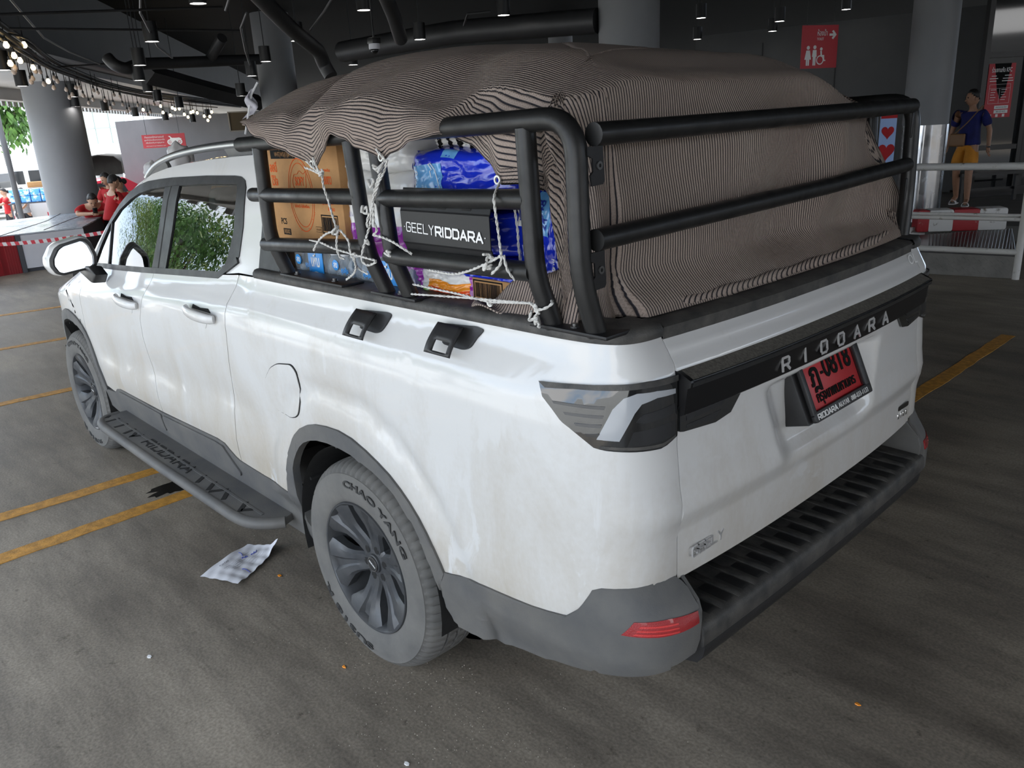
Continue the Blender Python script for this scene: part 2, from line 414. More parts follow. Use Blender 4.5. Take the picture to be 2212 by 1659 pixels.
# ------------------------------------------------------------------ the skin of the truck as surfaces
# truck frame: x forward from the rear axle, y to its left, z up
def lerp_tab(t, tab):
    if t <= tab[0][0]: return tab[0][1]
    for (a, va), (b, vb) in zip(tab, tab[1:]):
        if t <= b:
            u = (t - a) / (b - a); u = u * u * (3 - 2 * u) * .5 + u * .5
            return va + (vb - va) * u
    return tab[-1][1]
def sstep(a, b, t):
    t = min(1., max(0., (t - a) / (b - a))); return t * t * (3 - 2 * t)
Y_TAB = [(.30, .885), (.42, .905), (.55, .922), (.66, .931), (.80, .930), (.95, .932), (1.08, .935), (1.16, .934), (1.22, .925), (1.30, .910), (1.40, .89)]
XT_TAB = [(.45, -1.150), (.60, -1.165), (.753, -1.172), (.866, -1.171), (.924, -1.188), (1.0, -1.176), (1.10, -1.167), (1.285, -1.164), (1.326, -1.141), (1.36, -1.119), (1.42, -1.085)]
XC = -.66            # where the side starts to turn round the rear corner
def tail_x(y, z):    # the rear face: x of the tailgate skin
    x = lerp_tab(z, XT_TAB) + .030 * (abs(y) / .72) ** 2.5 - .030
    w = .235 + .35 * max(0, z - .93)                       # scoop behind the number plate
    k = sstep(w + .060, w - .045, abs(y)) * sstep(.885, .965, z) * sstep(1.16, 1.13, z)
    return x + .038 * k
def cab_y(x, z):     # side of the cab above the belt line
    y = .873 - (z - 1.25) * .26 - .30 * max(0, z - 1.60) ** 1.3
    if x > 1.6: y -= .10 * ((x - 1.6) / 1.4) ** 2
    return y
def cab_pt(x, z): return (x, cab_y(x, z), z)
def belt(x):
    return lerp_tab(x, [(-1.5, 1.372), (-.9, 1.368), (0, 1.36), (.60, 1.352), (.74, 1.345), (.97, 1.327), (1.6, 1.285), (2.88, 1.191), (3.3, 1.13), (4.0, 1.02)])
def side_pt(s, z):
    """left body side; s = x along the side, running on round the rear corner (seam of the tailgate at s = -1.42)"""
    y = lerp_tab(z, Y_TAB); b = belt(s)
    w = sstep(b - .14, b + .01, z)
    y += w * ((cab_y(max(s, .75), b) + .006 + .016 * sstep(.8, .6, s)) - y)
    if s > 2.75:                                           # front wing runs in
        u = (s - 2.75) / 1.35; y -= .30 * u ** 2.6
    r = math.hypot(s - .02, z - .42)                       # haunch over the rear arch
    if z > .5:
        y -= .010 * math.exp(-((r - .62) / .035) ** 2) * sstep(.5, .62, z) * sstep(-.95, -.6, s)
        y += .006 * sstep(.62, .5, r)
    if .5 < s < 2.75:                                      # crease low on the doors
        zc = .745 + .045 * (1.757 - s) / .76
        w = sstep(.6, 1.0, s) * sstep(2.75, 2.4, s)
        y += w * (-.008 * math.exp(-((z - zc - .03) / .10) ** 2) + .006 * sstep(zc + .015, zc - .015, z) * sstep(.5, .62, z))
    if s >= XC: return (s, y, z)
    t = min(1.15, (XC - s) / .76)
    x1 = tail_x(.715, z); P0 = (XC, y); P1 = (XC - .40, y - .004); P2 = (x1 - .004, .715 + .17); P3 = (x1, .715)
    a, b, c, d = (1 - t) ** 3, 3 * t * (1 - t) ** 2, 3 * t * t * (1 - t), t ** 3
    return (a * P0[0] + b * P1[0] + c * P2[0] + d * P3[0], a * P0[1] + b * P1[1] + c * P2[1] + d * P3[1], z)
def tail_pt(y, z): return (tail_x(y, z), y, z)
def bump_pt(s, z):
    """left end of the rear bumper; same running length as side_pt, ends at the step (s = -1.42)"""
    if s >= XC:
        p = side_pt(s, z); return (p[0], p[1] + .006, z)
    k = sstep(.56, .42, z); t = min(1.2, (XC - s) / .76)
    y0 = lerp_tab(z, Y_TAB) + .006 - .02 * k
    P0 = (XC, y0); P1 = (XC - .40, y0 - .004); P2 = (-1.240 + .07 * sstep(.62, .78, z) + .03 * k, .88 - .03 * k); P3 = (-1.235 + .065 * sstep(.655, .77, z) + .02 * k, .70 - .02 * k)
    a, b, c, d = (1 - t) ** 3, 3 * t * (1 - t) ** 2, 3 * t * t * (1 - t), t ** 3
    return (a * P0[0] + b * P1[0] + c * P2[0] + d * P3[0], a * P0[1] + b * P1[1] + c * P2[1] + d * P3[1], z)
# ------------------------------------------------------------------ materials of the truck
def paint():
    m = bpy.data.materials.new('white car paint'); m.use_nodes = True; t, b = nodes_of(m)
    g = add(t, 'ShaderNodeTexCoord'); sx = add(t, 'ShaderNodeSeparateXYZ'); t.links.new(g.outputs['Object'], sx.inputs['Vector'])
    mp = add(t, 'ShaderNodeMapping'); mp.inputs['Scale'].default_value = (1.0, 1.0, .45); t.links.new(g.outputs['Object'], mp.inputs['Vector'])
    n = add(t, 'ShaderNodeTexNoise', Scale=3.2, Detail=9.0, Roughness=.68, Distortion=.6); t.links.new(mp.outputs['Vector'], n.inputs['Vector'])
    n2 = add(t, 'ShaderNodeTexNoise', Scale=60.0, Detail=4.0); t.links.new(g.outputs['Object'], n2.inputs['Vector'])
    h = add(t, 'ShaderNodeMapRange'); h.inputs['From Min'].default_value = 1.25; h.inputs['From Max'].default_value = .35     # dust thickens towards the ground
    h.inputs['To Min'].default_value = -.22; h.inputs['To Max'].default_value = .34
    t.links.new(sx.outputs['Z'], h.inputs['Value'])
    a = add(t, 'ShaderNodeMath', operation='ADD'); t.links.new(n.outputs['Fac'], a.inputs[0]); t.links.new(h.outputs['Result'], a.inputs[1])
    a2 = add(t, 'ShaderNodeMath', operation='MULTIPLY_ADD'); t.links.new(n2.outputs['Fac'], a2.inputs[0]); a2.inputs[1].default_value = .16; t.links.new(a.outputs[0], a2.inputs[2])
    r = add(t, 'ShaderNodeValToRGB'); e = r.color_ramp.elements; e[0].position = .42; e[0].color = (0, 0, 0, 1); e[1].position = .98; e[1].color = (1, 1, 1, 1)
    t.links.new(a2.outputs[0], r.inputs['Fac'])
    # clean wipes where the dust was rubbed off
    mp2 = add(t, 'ShaderNodeMapping'); mp2.inputs['Scale'].default_value = (3.2, 1.0, 1.5); mp2.inputs['Rotation'].default_value = (0, .5, 0); t.links.new(g.outputs['Object'], mp2.inputs['Vector'])
    n3 = add(t, 'ShaderNodeTexNoise', Scale=1.9, Detail=10.0, Roughness=.6, Distortion=1.4); t.links.new(mp2.outputs['Vector'], n3.inputs['Vector'])
    r3 = add(t, 'ShaderNodeValToRGB'); e = r3.color_ramp.elements; e[0].position = .60; e[0].color = (1, 1, 1, 1); e[1].position = .64; e[1].color = (.12, .12, .12, 1)
    t.links.new(n3.outputs['Fac'], r3.inputs['Fac'])
    mu = add(t, 'ShaderNodeMixRGB', blend_type='MULTIPLY'); mu.inputs['Fac'].default_value = 1; t.links.new(r.outputs['Color'], mu.inputs['Color1']); t.links.new(r3.outputs['Color'], mu.inputs['Color2'])
    mx = add(t, 'ShaderNodeMixRGB'); mx.inputs['Color1'].default_value = (.62, .62, .615, 1); mx.inputs['Color2'].default_value = (.39, .345, .28, 1)
    t.links.new(mu.outputs['Color'], mx.inputs['Fac']); t.links.new(mx.outputs['Color'], b.inputs['Base Color'])
    b.inputs['Roughness'].default_value = .45; b.inputs['Coat Roughness'].default_value = .06
    cr = add(t, 'ShaderNodeMapRange'); cr.inputs['To Min'].default_value = .9; cr.inputs['To Max'].default_value = .12
    t.links.new(mu.outputs['Color'], cr.inputs['Value']); t.links.new(cr.outputs['Result'], b.inputs['Coat Weight'])
    return m
M_paint = paint()
M_clad = mat('dusty charcoal plastic', (.070, .072, .076), .6, noise=.25, nscale=5, col2=(.125, .121, .113), lo=.3, hi=.7, bump=.08, bscale=250)
M_bplas = mat('black plastic', (.018, .018, .019), .45, rvar=.1, nscale=9, bump=.05, bscale=300)
M_ledge = mat('dust covered ledge', (.13, .118, .10), .85, noise=.5, nscale=120, bump=.3, bscale=300)
M_dusty = mat('dusty black plastic', (.030, .030, .030), .6, col2=(.085, .080, .073), nscale=16, lo=.30, hi=.62, bump=.15, bscale=220)
M_gloss = mat('gloss black', (.006, .006, .007), .08, coat=.6, rvar=.05)
M_strip = mat('black strip', (.006, .006, .007), .30, spec=.4)
M_dark = mat('dark underbody', (.008, .008, .008), .9)
M_well = mat('wheel arch liner', (.014, .014, .014), .8, noise=.4, nscale=20)
M_rubber = mat('tyre rubber', (.10, .098, .094), .8, col2=(.145, .14, .13), nscale=7, lo=.3, hi=.7, bump=.1, bscale=160)
M_rubl = mat('raised tyre lettering', (.028, .028, .028), .6)
M_rim = mat('graphite wheel alloy', (.045, .049, .056), .40, .35, col2=(.080, .082, .085), nscale=11, lo=.35, hi=.7, rvar=.1)
M_brake = mat('brake disc steel', (.45, .44, .43), .35, 1.0)
M_letter = mat('bright satin lettering metal', (.72, .72, .73), .32, .75)
M_chrome = mat('chrome', (.75, .75, .76), .08, 1.0)
M_lamp = mat('smoked lamp lens', (.010, .011, .012), .05, coat=1.0)
M_lampin = mat('smoked lamp reflector', (.060, .062, .066), .12, .6)
M_lbar = mat('lamp light bar', (.36, .38, .41), .18, coat=.6)
M_red = mat('red reflector', (.30, .008, .012), .15, coat=.7, bump=.3, bscale=420)
M_redb = mat('red reflector prisms', (.62, .03, .03), .2, coat=.7, bump=.4, bscale=420)
M_silver = mat('satin silver rail', (.50, .51, .52), .3, .9)
M_plate = mat('red number plate', (.42, .012, .016), .4)
M_wtext = mat('white lettering', (.80, .80, .80), .5)
M_btext = mat('black lettering', (.008, .008, .008), .7, spec=.1)
M_mirror = mat('mirror glass', (.86, .88, .90), .01, 1.0)
M_seat = mat('grey seat cloth', (.22, .22, .21), .8)
M_plbag = mat('clear plastic seat wrap', (.55, .58, .56), .2, coat=.5, bump=.4, bscale=20)
def car_glass():
    m = bpy.data.materials.new('tinted car glass'); m.use_nodes = True; t = m.node_tree; t.nodes.remove(t.nodes['Principled BSDF']); o = t.nodes['Material Output']
    gl = add(t, 'ShaderNodeBsdfGlossy', Roughness=.0); gl.inputs['Color'].default_value = (1, 1, 1, 1)
    tr = add(t, 'ShaderNodeBsdfTransparent'); tr.inputs['Color'].default_value = (.30, .34, .33, 1)
    fr = add(t, 'ShaderNodeFresnel', IOR=1.9); mx = add(t, 'ShaderNodeMixShader')
    t.links.new(fr.outputs['Fac'], mx.inputs['Fac']); t.links.new(tr.outputs[0], mx.inputs[1]); t.links.new(gl.outputs[0], mx.inputs[2]); t.links.new(mx.outputs[0], o.inputs['Surface'])
    return m
M_glass = car_glass()

# ------------------------------------------------------------------ the truck
TRK = empty('pickup_truck', label='white double-cab pickup truck with a dusty side and smoked tail lamps', cat='truck')
ARCH = [(.478, .50), (.476, .517), (.466, .57), (.443, .632), (.424, .68), (.401, .727), (.371, .775), (.335, .817), (.288, .852), (.233, .878), (.175, .895), (.10, .906), (.02, .911), (-.06, .903), (-.136, .882), (-.20, .858), (-.259, .832), (-.31, .80), (-.353, .768), (-.394, .73), (-.428, .690), (-.456, .650), (-.479, .604), (-.490, .575)]
ARCI = [(.400, .43), (.404, .49), (.400, .58), (.385, .669), (.364, .71), (.337, .746), (.308, .776), (.275, .800), (.225, .822), (.173, .836), (.10, .845), (.017, .846), (-.045, .842), (-.101, .831), (-.167, .817), (-.228, .796), (-.28, .770), (-.324, .738), (-.36, .706), (-.391, .665), (-.41, .625), (-.427, .577), (-.442, .53), (-.452, .497)]
FA = [(3.115 - x, z + .012) for x, z in ARCH][::-1]; FI = [(3.115 - x, z + .012) for x, z in ARCI][::-1]
SEAM_R = [(.897, .533), (.882, .65), (.865, .787), (.848, .89), (.831, .996), (.815, 1.07), (.807, 1.13), (.804, 1.236), (.783, 1.338)]
SEAM_M = [(1.748, .574), (1.756, .66), (1.771, .752), (1.797, .85), (1.812, .947), (1.795, 1.04), (1.745, 1.11), (1.70, 1.17), (1.68, 1.22), (1.66, 1.279)]
SEAM_F = [(2.66, .53), (2.72, .59), (2.760, .64), (2.781, .70), (2.782, .80), (2.769, .948), (2.752, 1.03), (2.734, 1.10), (2.722, 1.204)]
CLT_R = [(1.748, .571), (1.09, .605), (1.02, .600), (.975, .575), (.94, .558), (.897, .548)]
CLT_F = [(2.66, .505), (2.50, .518), (2.44, .55), (2.38, .562), (1.748, .571)]
def sh(P, dx): return [(x + dx, z) for x, z in P]
def belt_line(a, b, n): return [(a + (b - a) * i / n, belt(a + (b - a) * i / n)) for i in range(n + 1)]
def seam_tail(z0, z1, n): return [(-1.420, z0 + (z1 - z0) * i / n) for i in range(n + 1)]
GAP = .0022
for mir in (False, True):
    sgn = -1 if mir else 1
    def panel(name, poly, mt, fn=side_pt, **k): return surf_panel(name, poly, fn, mt, TRK, mirror=mir, **k)
    bed = panel('bed_side_panel', seam_tail(1.352, .754, 6) + [(-1.395, .735), (-1.149, .730), (-1.06, .725), (-1.01, .70), (-.905, .604), (-.80, .60), (-.686, .586), (-.58, .572), (-.492, .560)] + ARCH[::-1][1:-2] + [(.476, .530), (.70, .538)] + sh(SEAM_R, -GAP) + belt_line(.775, -1.420, 26), M_paint)
    # fuel flap on the left only
    if not mir:
        fu = round_poly([(.52, .99), (.46, 1.045), (.40, 1.071), (.294, 1.087), (.262, 1.06), (.291, .905), (.32, .886), (.357, .876), (.465, .872), (.498, .90)], .02, 3)
        cx = sum(p[0] for p in fu) / len(fu); cz = sum(p[1] for p in fu) / len(fu)
        surf_panel('fuel_flap_gap', [(cx + (x - cx) * 1.030, cz + (z - cz) * 1.030) for x, z in fu], side_pt, M_dark, TRK, off=.0024, thick=.003)
        surf_panel('fuel_flap', fu, side_pt, M_paint, TRK, off=.0052, thick=.004, crown=.0006)
    rd = panel('rear_door', sh(SEAM_R, GAP) + belt_line(.79, 1.655, 12) + sh(SEAM_M[::-1], -GAP) + [(x, z) for x, z in CLT_R[1:-1]], M_paint)
    fd = panel('front_door', sh(SEAM_M, GAP) + belt_line(1.67, 2.715, 12) + sh(SEAM_F[::-1], -GAP) + CLT_F[1:-1], M_paint)
    fa = [p for p in FA if p[1] > .53]
    wing = panel('front_wing', sh(SEAM_F, GAP) + belt_line(2.73, 3.95, 12) + [(3.98, .9), (3.98, .62), (fa[0][0] + .02, .56)] + fa + [(2.645, .53)], M_paint)
    # charcoal plastics: flares, sill cladding
    panel('rear_wheel_flare', ARCH + ARCI[::-1], M_clad, off=.012, thick=.03, crown=.004)
    panel('front_wheel_flare', FA + FI[::-1], M_clad, off=.012, thick=.03, crown=.004)
    panel('sill_cladding', CLT_F + CLT_R[1:] + [(.70, .541), (.472, .533), (.404, .50), (.396, .43), (.33, .385), (.36, .352), (.60, .345), (2.55, .375), (2.70, .40), (2.715, .48)], M_clad, off=.008, thick=.03, crown=.003)
    panel('door_moulding', round_poly([(2.40, .545), (2.36, .552), (1.758, .563), (1.758, .47), (2.38, .455)], .012), M_clad, off=.018, thick=.012, crown=.003)
    panel('door_moulding', round_poly([(1.735, .563), (1.10, .592), (1.03, .588), (.915, .49), (.93, .468), (1.735, .470)], .012), M_clad, off=.018, thick=.012, crown=.003)
    # dark shell behind the gaps
    panel('inner_shell', seam_tail(1.30, .76, 3) + [(-1.0, .76), (-.72, .62), (-.50, .59)] + ARCH[::-1][1:] + [(.60, .40), (2.58, .40)] + FA[::-1][1:] + [(3.9, .56), (3.9, 1.0)] + [(x, z - .05) for x, z in belt_line(3.9, -1.42, 20)], M_dark, off=-.036, thick=.002, step=(.06, .06))
    # cab above the belt: white frame, black window surround, glass
    SIL = [(.829, 1.783), (1.03, 1.776), (1.233, 1.767), (1.47, 1.752), (1.66, 1.733), (1.834, 1.706), (1.997, 1.661), (2.18, 1.583), (2.33, 1.518), (2.472, 1.453), (2.66, 1.353), (2.842, 1.251), (2.95, 1.186)]
    FR = [(2.868, 1.192), (2.66, 1.325), (2.437, 1.465), (2.26, 1.555), (2.089, 1.622), (1.97, 1.655), (1.86, 1.673), (1.70, 1.685), (1.56, 1.693), (1.197, 1.704), (.93, 1.706), (.875, 1.703), (.835, 1.69), (.812, 1.665), (.797, 1.607), (.790, 1.52), (.802, 1.41), (.815, 1.395), (.967, 1.330)]
    REAR = [(.629, 1.350), (.630, 1.42), (.630, 1.513), (.639, 1.597), (.665, 1.635), (.70, 1.674), (.731, 1.708), (.806, 1.754)]
    panel('cab_side_frame', REAR + SIL + FR + [(.90, 1.336), (.80, 1.348)], M_paint, fn=cab_pt, thick=.02)
    lower = [(1.0, 1.314), (1.6, 1.276), (2.0, 1.25), (2.45, 1.217), (2.90, 1.182)]
    fr_in = [(2.74, 1.218), (2.60, 1.325), (2.432, 1.440), (2.25, 1.527), (2.08, 1.583), (1.95, 1.616), (1.785, 1.640), (1.631, 1.652)]
    panel('window_surround', FR[:10] + [(1.463, 1.694), (1.463, 1.663), (1.631, 1.652)] + fr_in[::-1][1:] + [(2.82, 1.205)], M_bplas, fn=cab_pt, off=.004, thick=.02)
    panel('window_surround', [(1.463, 1.694)] + FR[9:] + [(.945, 1.362), (.923, 1.368), (.90, 1.40), (.868, 1.50), (.872, 1.60), (.880, 1.655), (.90, 1.676), (1.171, 1.672), (1.463, 1.660)], M_bplas, fn=cab_pt, off=.004, thick=.02)
    panel('door_pillar_trim', [(1.463, 1.692), (1.631, 1.685), (1.628, 1.60), (1.652, 1.456), (1.705, 1.285), (1.538, 1.290), (1.493, 1.465), (1.470, 1.60)], M_bplas, fn=cab_pt, off=.002, thick=.02)
    panel('door_pillar_trim', [(1.545, 1.676), (1.553, 1.676), (1.60, 1.45), (1.628, 1.288), (1.618, 1.288), (1.588, 1.45)], M_dark, fn=cab_pt, off=.0025, thick=.001)
    panel('belt_moulding', [(2.88, 1.186), (2.45, 1.213), (1.6, 1.270), (.967, 1.310), (.80, 1.385), (.815, 1.405), (.967, 1.338), (1.6, 1.296), (2.45, 1.240), (2.86, 1.207)][::-1], M_bplas, fn=cab_pt, off=.010, thick=.03)
    panel('quarter_divider', [(2.425, 1.228), (2.405, 1.228), (2.392, 1.462), (2.404, 1.455)], M_bplas, fn=cab_pt, off=.003, thick=.012)
    fg = panel('front_door_glass', [(2.76, 1.204), (2.60, 1.335), (2.432, 1.452), (2.25, 1.537), (2.08, 1.593), (1.95, 1.624), (1.785, 1.648), (1.62, 1.66), (1.65, 1.456), (1.70, 1.272)], M_glass, fn=cab_pt, off=-.004, thick=.003, step=(.2, .2))
    panel('rear_door_glass', [(1.53, 1.277), (1.488, 1.465), (1.455, 1.675), (.87, 1.685), (.855, 1.50), (.91, 1.372), (.98, 1.325)], M_glass, fn=cab_pt, off=-.004, thick=.003, step=(.2, .2))
    # black sail behind the cab
    panel('bed_front_trim', [(.626, 1.372), (.627, 1.42), (.628, 1.513), (.636, 1.59), (.560, 1.490), (.500, 1.455), (.470, 1.40), (.460, 1.372)], M_bplas, fn=cab_pt, off=.006, thick=.05)
    # black cap along the bed rail
    def cap_pt(u, v):
        s = .62 + (-1.412 - .62) * u; p = Vector(side_pt(s, 1.352)); q = Vector(side_pt(s - .01, 1.352)); d = (q - p); d.z = 0; d.normalize(); n = Vector((d.y, -d.x, 0))
        if n.y < 0 and s > XC: n = -n
        z0 = .013 * sstep(.62, -1.3, s)
        prof = [(-.03, -.01), (.004, -.006), (.007, .004), (.006, .014), (-.002, .024), (-.012, .027), (-.100, .030), (-.112, .026), (-.115, .0), (-.115, -.06)]
        k = v * (len(prof) - 1); i = min(int(k + 1e-6), len(prof) - 2); f = k - i
        o = prof[i][0] * (1 - f) + prof[i + 1][0] * f; h = prof[i][1] * (1 - f) + prof[i + 1][1] * f
        if s < -1.15: o = max(o, -.115 + .02)
        r = p + n * o; return Vector((r.x, sgn * r.y, 1.356 + z0 + h))
    bm = BM(); grid(bm, 60, 10, cap_pt); bmesh.ops.recalc_face_normals(bm, faces=bm.faces[:]); obj('bed_rail_cap', bm, M_dusty, TRK, 45)
    # tail lamp on the corner
    LAMP = [(-.847, 1.257), (-.96, 1.266), (-1.088, 1.273), (-1.254, 1.279), (-1.418, 1.276), (-1.418, 1.130), (-1.40, 1.124), (-1.333, 1.112), (-1.20, 1.115), (-1.055, 1.120), (-1.031, 1.123), (-.918, 1.179), (-.863, 1.226)]
    lp = panel('tail_lamp', LAMP, M_lamp, off=.006, thick=.012, crown=.003, step=(.03, .05))
    def lamppart(name, poly, m, off=.0075): return surf_panel(name, poly, side_pt, m, lp, off=off, thick=.003, step=(.03, .05), mirror=mir, crown=.0006)
    lamppart('lamp_rim', [(-.847, 1.258), (-.96, 1.267), (-1.088, 1.275), (-1.254, 1.281), (-1.418, 1.278), (-1.418, 1.264), (-1.254, 1.267), (-1.088, 1.262), (-.96, 1.256), (-.87, 1.247)], M_dusty)
    lamppart('light_bar', [(-1.400, 1.248), (-1.30, 1.255), (-1.203, 1.256), (-1.146, 1.246), (-1.103, 1.221), (-1.044, 1.146), (-1.13, 1.144), (-1.194, 1.21), (-1.225, 1.230), (-1.30, 1.239), (-1.400, 1.236)], M_lbar)
    for k in range(4):
        z = 1.222 - k * .022; a = -.895 - k * .036
        lamppart('lamp_fin', [(a, z), (-1.075 + k * .006, z + .004), (-1.07 + k * .006, z - .004), (a - .006, z - .006)], M_lampin)
    lamppart('lamp_lower_light', [(-1.20, 1.188), (-1.23, 1.205), (-1.40, 1.213), (-1.40, 1.190), (-1.24, 1.183)], M_lampin)
    lamppart('lamp_base', [(-1.16, 1.128), (-1.19, 1.165), (-1.40, 1.172), (-1.40, 1.134)], M_lampin, .0068)
    lamppart('lamp_base_rim', [(-1.05, 1.124), (-1.33, 1.117), (-1.40, 1.128), (-1.40, 1.134), (-1.33, 1.125), (-1.06, 1.131)], M_dusty)
    # bumper corner and its reflector
    bt = [(-.490, .578), (-.58, .592), (-.686, .609), (-.80, .622), (-.898, .638), (-.94, .672), (-1.004, .737), (-1.04, .748), (-1.149, .756), (-1.27, .757), (-1.385, .752), (-1.408, .735), (-1.418, .690), (-1.420, .60), (-1.400, .556), (-1.371, .553), (-1.262, .538), (-1.121, .513), (-.968, .486), (-.826, .448), (-.697, .412), (-.56, .383), (-.50, .386), (-.455, .43), (-.452, .497)]
    bc = surf_panel('bumper_corner', bt, bump_pt, M_clad, TRK, off=.006, thick=.06, crown=.006, step=(.03, .04), mirror=mir)
    rf = [(-1.075, .637), (-1.129, .674), (-1.27, .677), (-1.400, .672), (-1.398, .642), (-1.30, .639), (-1.21, .637)]
    r_ = surf_panel('reflector', rf, bump_pt, M_red, bc, off=.008, thick=.006, step=(.03, .05), mirror=mir)
    for k in range(3):
        z = .665 - k * .010; surf_panel('reflector_prism', [(-1.15 + k * .012, z), (-1.30, z), (-1.30, z - .004), (-1.14 + k * .012, z - .004)], bump_pt, M_redb, bc, off=.0086, thick=.002, step=(.03, .05), mirror=mir)
    bm = BM(); prism(bm, [(-1.165, .750), (-1.222, .690), (-1.232, .66), (-1.232, .58), (-1.0, .58), (-1.0, .75)], lambda u, v, d: Vector((u, sgn * (.70 - d), v)), .012)
    obj('bumper_end_wall', bm, M_clad, TRK)
    # wheel arch liners
    for ax in (0.0, 3.115):
        bm = BM()
        def lin(u, v, ax=ax):
            a = math.radians(-12 + 204 * u); return Vector((ax - .02 + .425 * math.cos(a), sgn * (.60 + (.325 if ax == 0 else .325 - .09 * sstep(.3, 1, math.cos(a))) * v), .41 + .435 * math.sin(a)))
        grid(bm, 30, 8, lin)
        lathe(bm, [(0, 0), (.44, 0)], 24, 'y', (ax, sgn * .60, .41))
        obj('arch_liner', bm, M_well, TRK, 40)
        for k in range(4):
            a0 = math.radians(30 + 40 * k); tubeo('liner_rib', [(ax - .02 + .42 * math.cos(a0), sgn * y, .41 + .428 * math.sin(a0)) for y in (.63, .80, .90)], .008, M_well, TRK, 6)
    # door mirror
    mr = empty('door_mirror'); mr.parent = TRK
    MP = [(1.049, 1.370), (.955, 1.394), (.930, 1.388), (.912, 1.362), (.898, 1.300), (.905, 1.247), (.928, 1.233), (1.062, 1.210), (1.090, 1.222), (1.108, 1.262), (1.104, 1.300), (1.074, 1.352)]
    cy = 1.01; cz = 1.29
    def ring(k, x, P=MP): return [Vector((x + k * .40 * (y - cy), sgn * (cy + (y - cy) * k), cz + (z - cz) * k)) for y, z in round_poly(P, .008, 2)]
    bm = BM(); R = [[bm.verts.new(p) for p in ring(k, x)] for k, x in ((1.0, 2.447), (1.04, 2.452), (1.10, 2.48), (1.08, 2.54), (.90, 2.60), (.5, 2.65), (.1, 2.66))]
    for A, B in zip(R, R[1:]):
        for i in range(len(A)): bm.faces.new((A[i], A[(i + 1) % len(A)], B[(i + 1) % len(A)], B[i]))
    bm.faces.new(R[-1]); bmesh.ops.recalc_face_normals(bm, faces=bm.faces[:]); obj('mirror_shell', bm, M_paint, mr, 60)
    bm = BM(); R = [[bm.verts.new(p) for p in ring(k, x)] for k, x in ((1.006, 2.458), (1.0, 2.436), (.87, 2.432), (.845, 2.450), (.84, 2.50))]
    for A, B in zip(R, R[1:]):
        for i in range(len(A)): bm.faces.new((A[i], A[(i + 1) % len(A)], B[(i + 1) % len(A)], B[i]))
    bm.faces.new(R[-1]); bmesh.ops.recalc_face_normals(bm, faces=bm.faces[:]); obj('mirror_bezel', bm, M_bplas, mr, 40)
    bm = BM(); prism(bm, [(sgn * (cy + (y - cy) * .86), cz + (z - cz) * .86) for y, z in round_poly(MP, .008, 2)], lambda u, v, d: Vector((2.456 + d + .43 * (u * sgn - cy) + .13 * (v - cz), u, v)), .004); obj('mirror_glass', bm, M_mirror, mr)
    bm = BM(); prism(bm, [(2.53, 1.235), (2.33, 1.248), (2.25, 1.211), (2.315, 1.162), (2.345, 1.160), (2.40, 1.172), (2.53, 1.205)], lambda u, v, d: Vector((u + d * .5, sgn * (.90 + d), v + d * .05)), .06, .008); obj('mirror_arm', bm, M_bplas, mr, 40)
    # door handles
    for s0, s1, z0, nm in ((1.775, 2.052, 1.118, 'door_handle'), (.885, 1.155, 1.174, 'door_handle')):
        tilt = .012; P0 = []
        for i in range(15):
            u = i / 14; s = s1 + (s0 - s1) * u; p = Vector(side_pt(s, z0 - tilt * (u - .5))); o = .010 + .026 * math.sin(math.pi * min(1, max(0, u * 1.04 - .02))) ** .4
            P0.append((p.x, sgn * (p.y + o), p.z))
        bm = BM(); tube(bm, P0, .024, 12, flat=.62, rfun=lambda i, n: .72 + .28 * math.sin(math.pi * i / (n - 1)) ** .5)
        h = obj(nm, bm, M_paint, TRK, 60)
        sm = (s0 + s1) / 2
        surf_panel('handle_recess', round_poly([(sm - .085, z0 + .010), (sm - .06, z0 + .026), (sm + .02, z0 + .020), (sm + .10, z0 + .026), (sm + .10, z0 + .010)], .006), side_pt, M_dark, h, off=.0012, thick=.002, step=(.1, .1), mirror=mir)
        surf_panel('handle_cup', round_poly([(sm - .055, z0 - .012), (sm + .04, z0 - .012), (sm + .005, z0 - .062), (sm - .02, z0 - .062)], .02), side_pt, M_paint, h, off=.003, thick=.004, step=(.05, .03), mirror=mir, crown=.002)
    # tie hooks below the bed rail
    for hx in (-.185, -.585):
        zt = 1.330 + (hx + .185) * -.035; hk = empty('tie_hook'); hk.parent = TRK
        pl = round_poly([(hx + .058, zt - .058), (hx + .075, zt - .006), (hx - .060, zt + .004), (hx - .088, zt), (hx - .055, zt - .052), (hx - .03, zt - .060)], .012)
        surf_panel('hook_plate', pl, side_pt, M_bplas, hk, off=.008, thick=.014, step=(.04, .03), mirror=mir, crown=.003)
        def hp(u, v):          # folded strap standing off the plate
            s = hx + .070 - .105 * v; a = u
            z = zt + .002 - .070 * a; p = Vector(side_pt(s, min(z, belt(s) - .003))); o = .010 + .042 * math.sin(math.pi * min(1., .5 * a + .10) ) ** .8
            return Vector((p.x, sgn * (p.y + o), z))
        bm = BM(); V = grid(bm, 9, 9, hp)
        kill = [f for f in bm.faces if .36 < sum((list(f.verts)[i].co.z - (zt - .068)) / -.070 + 1.0 for i in range(4)) / 4 - 0 < .0]
        cut = []
        for i in range(4, 7):
            for j in range(2, 7):
                f = [f for f in V[i][j].link_faces if V[i + 1][j + 1] in f.verts]
                cut += f
        bmesh.ops.delete(bm, geom=list(set(cut)), context='FACES_ONLY')
        o_ = obj('hook_strap', bm, M_bplas, hk, 60); md = o_.modifiers.new('s', 'SOLIDIFY'); md.thickness = .007; md.offset = 0
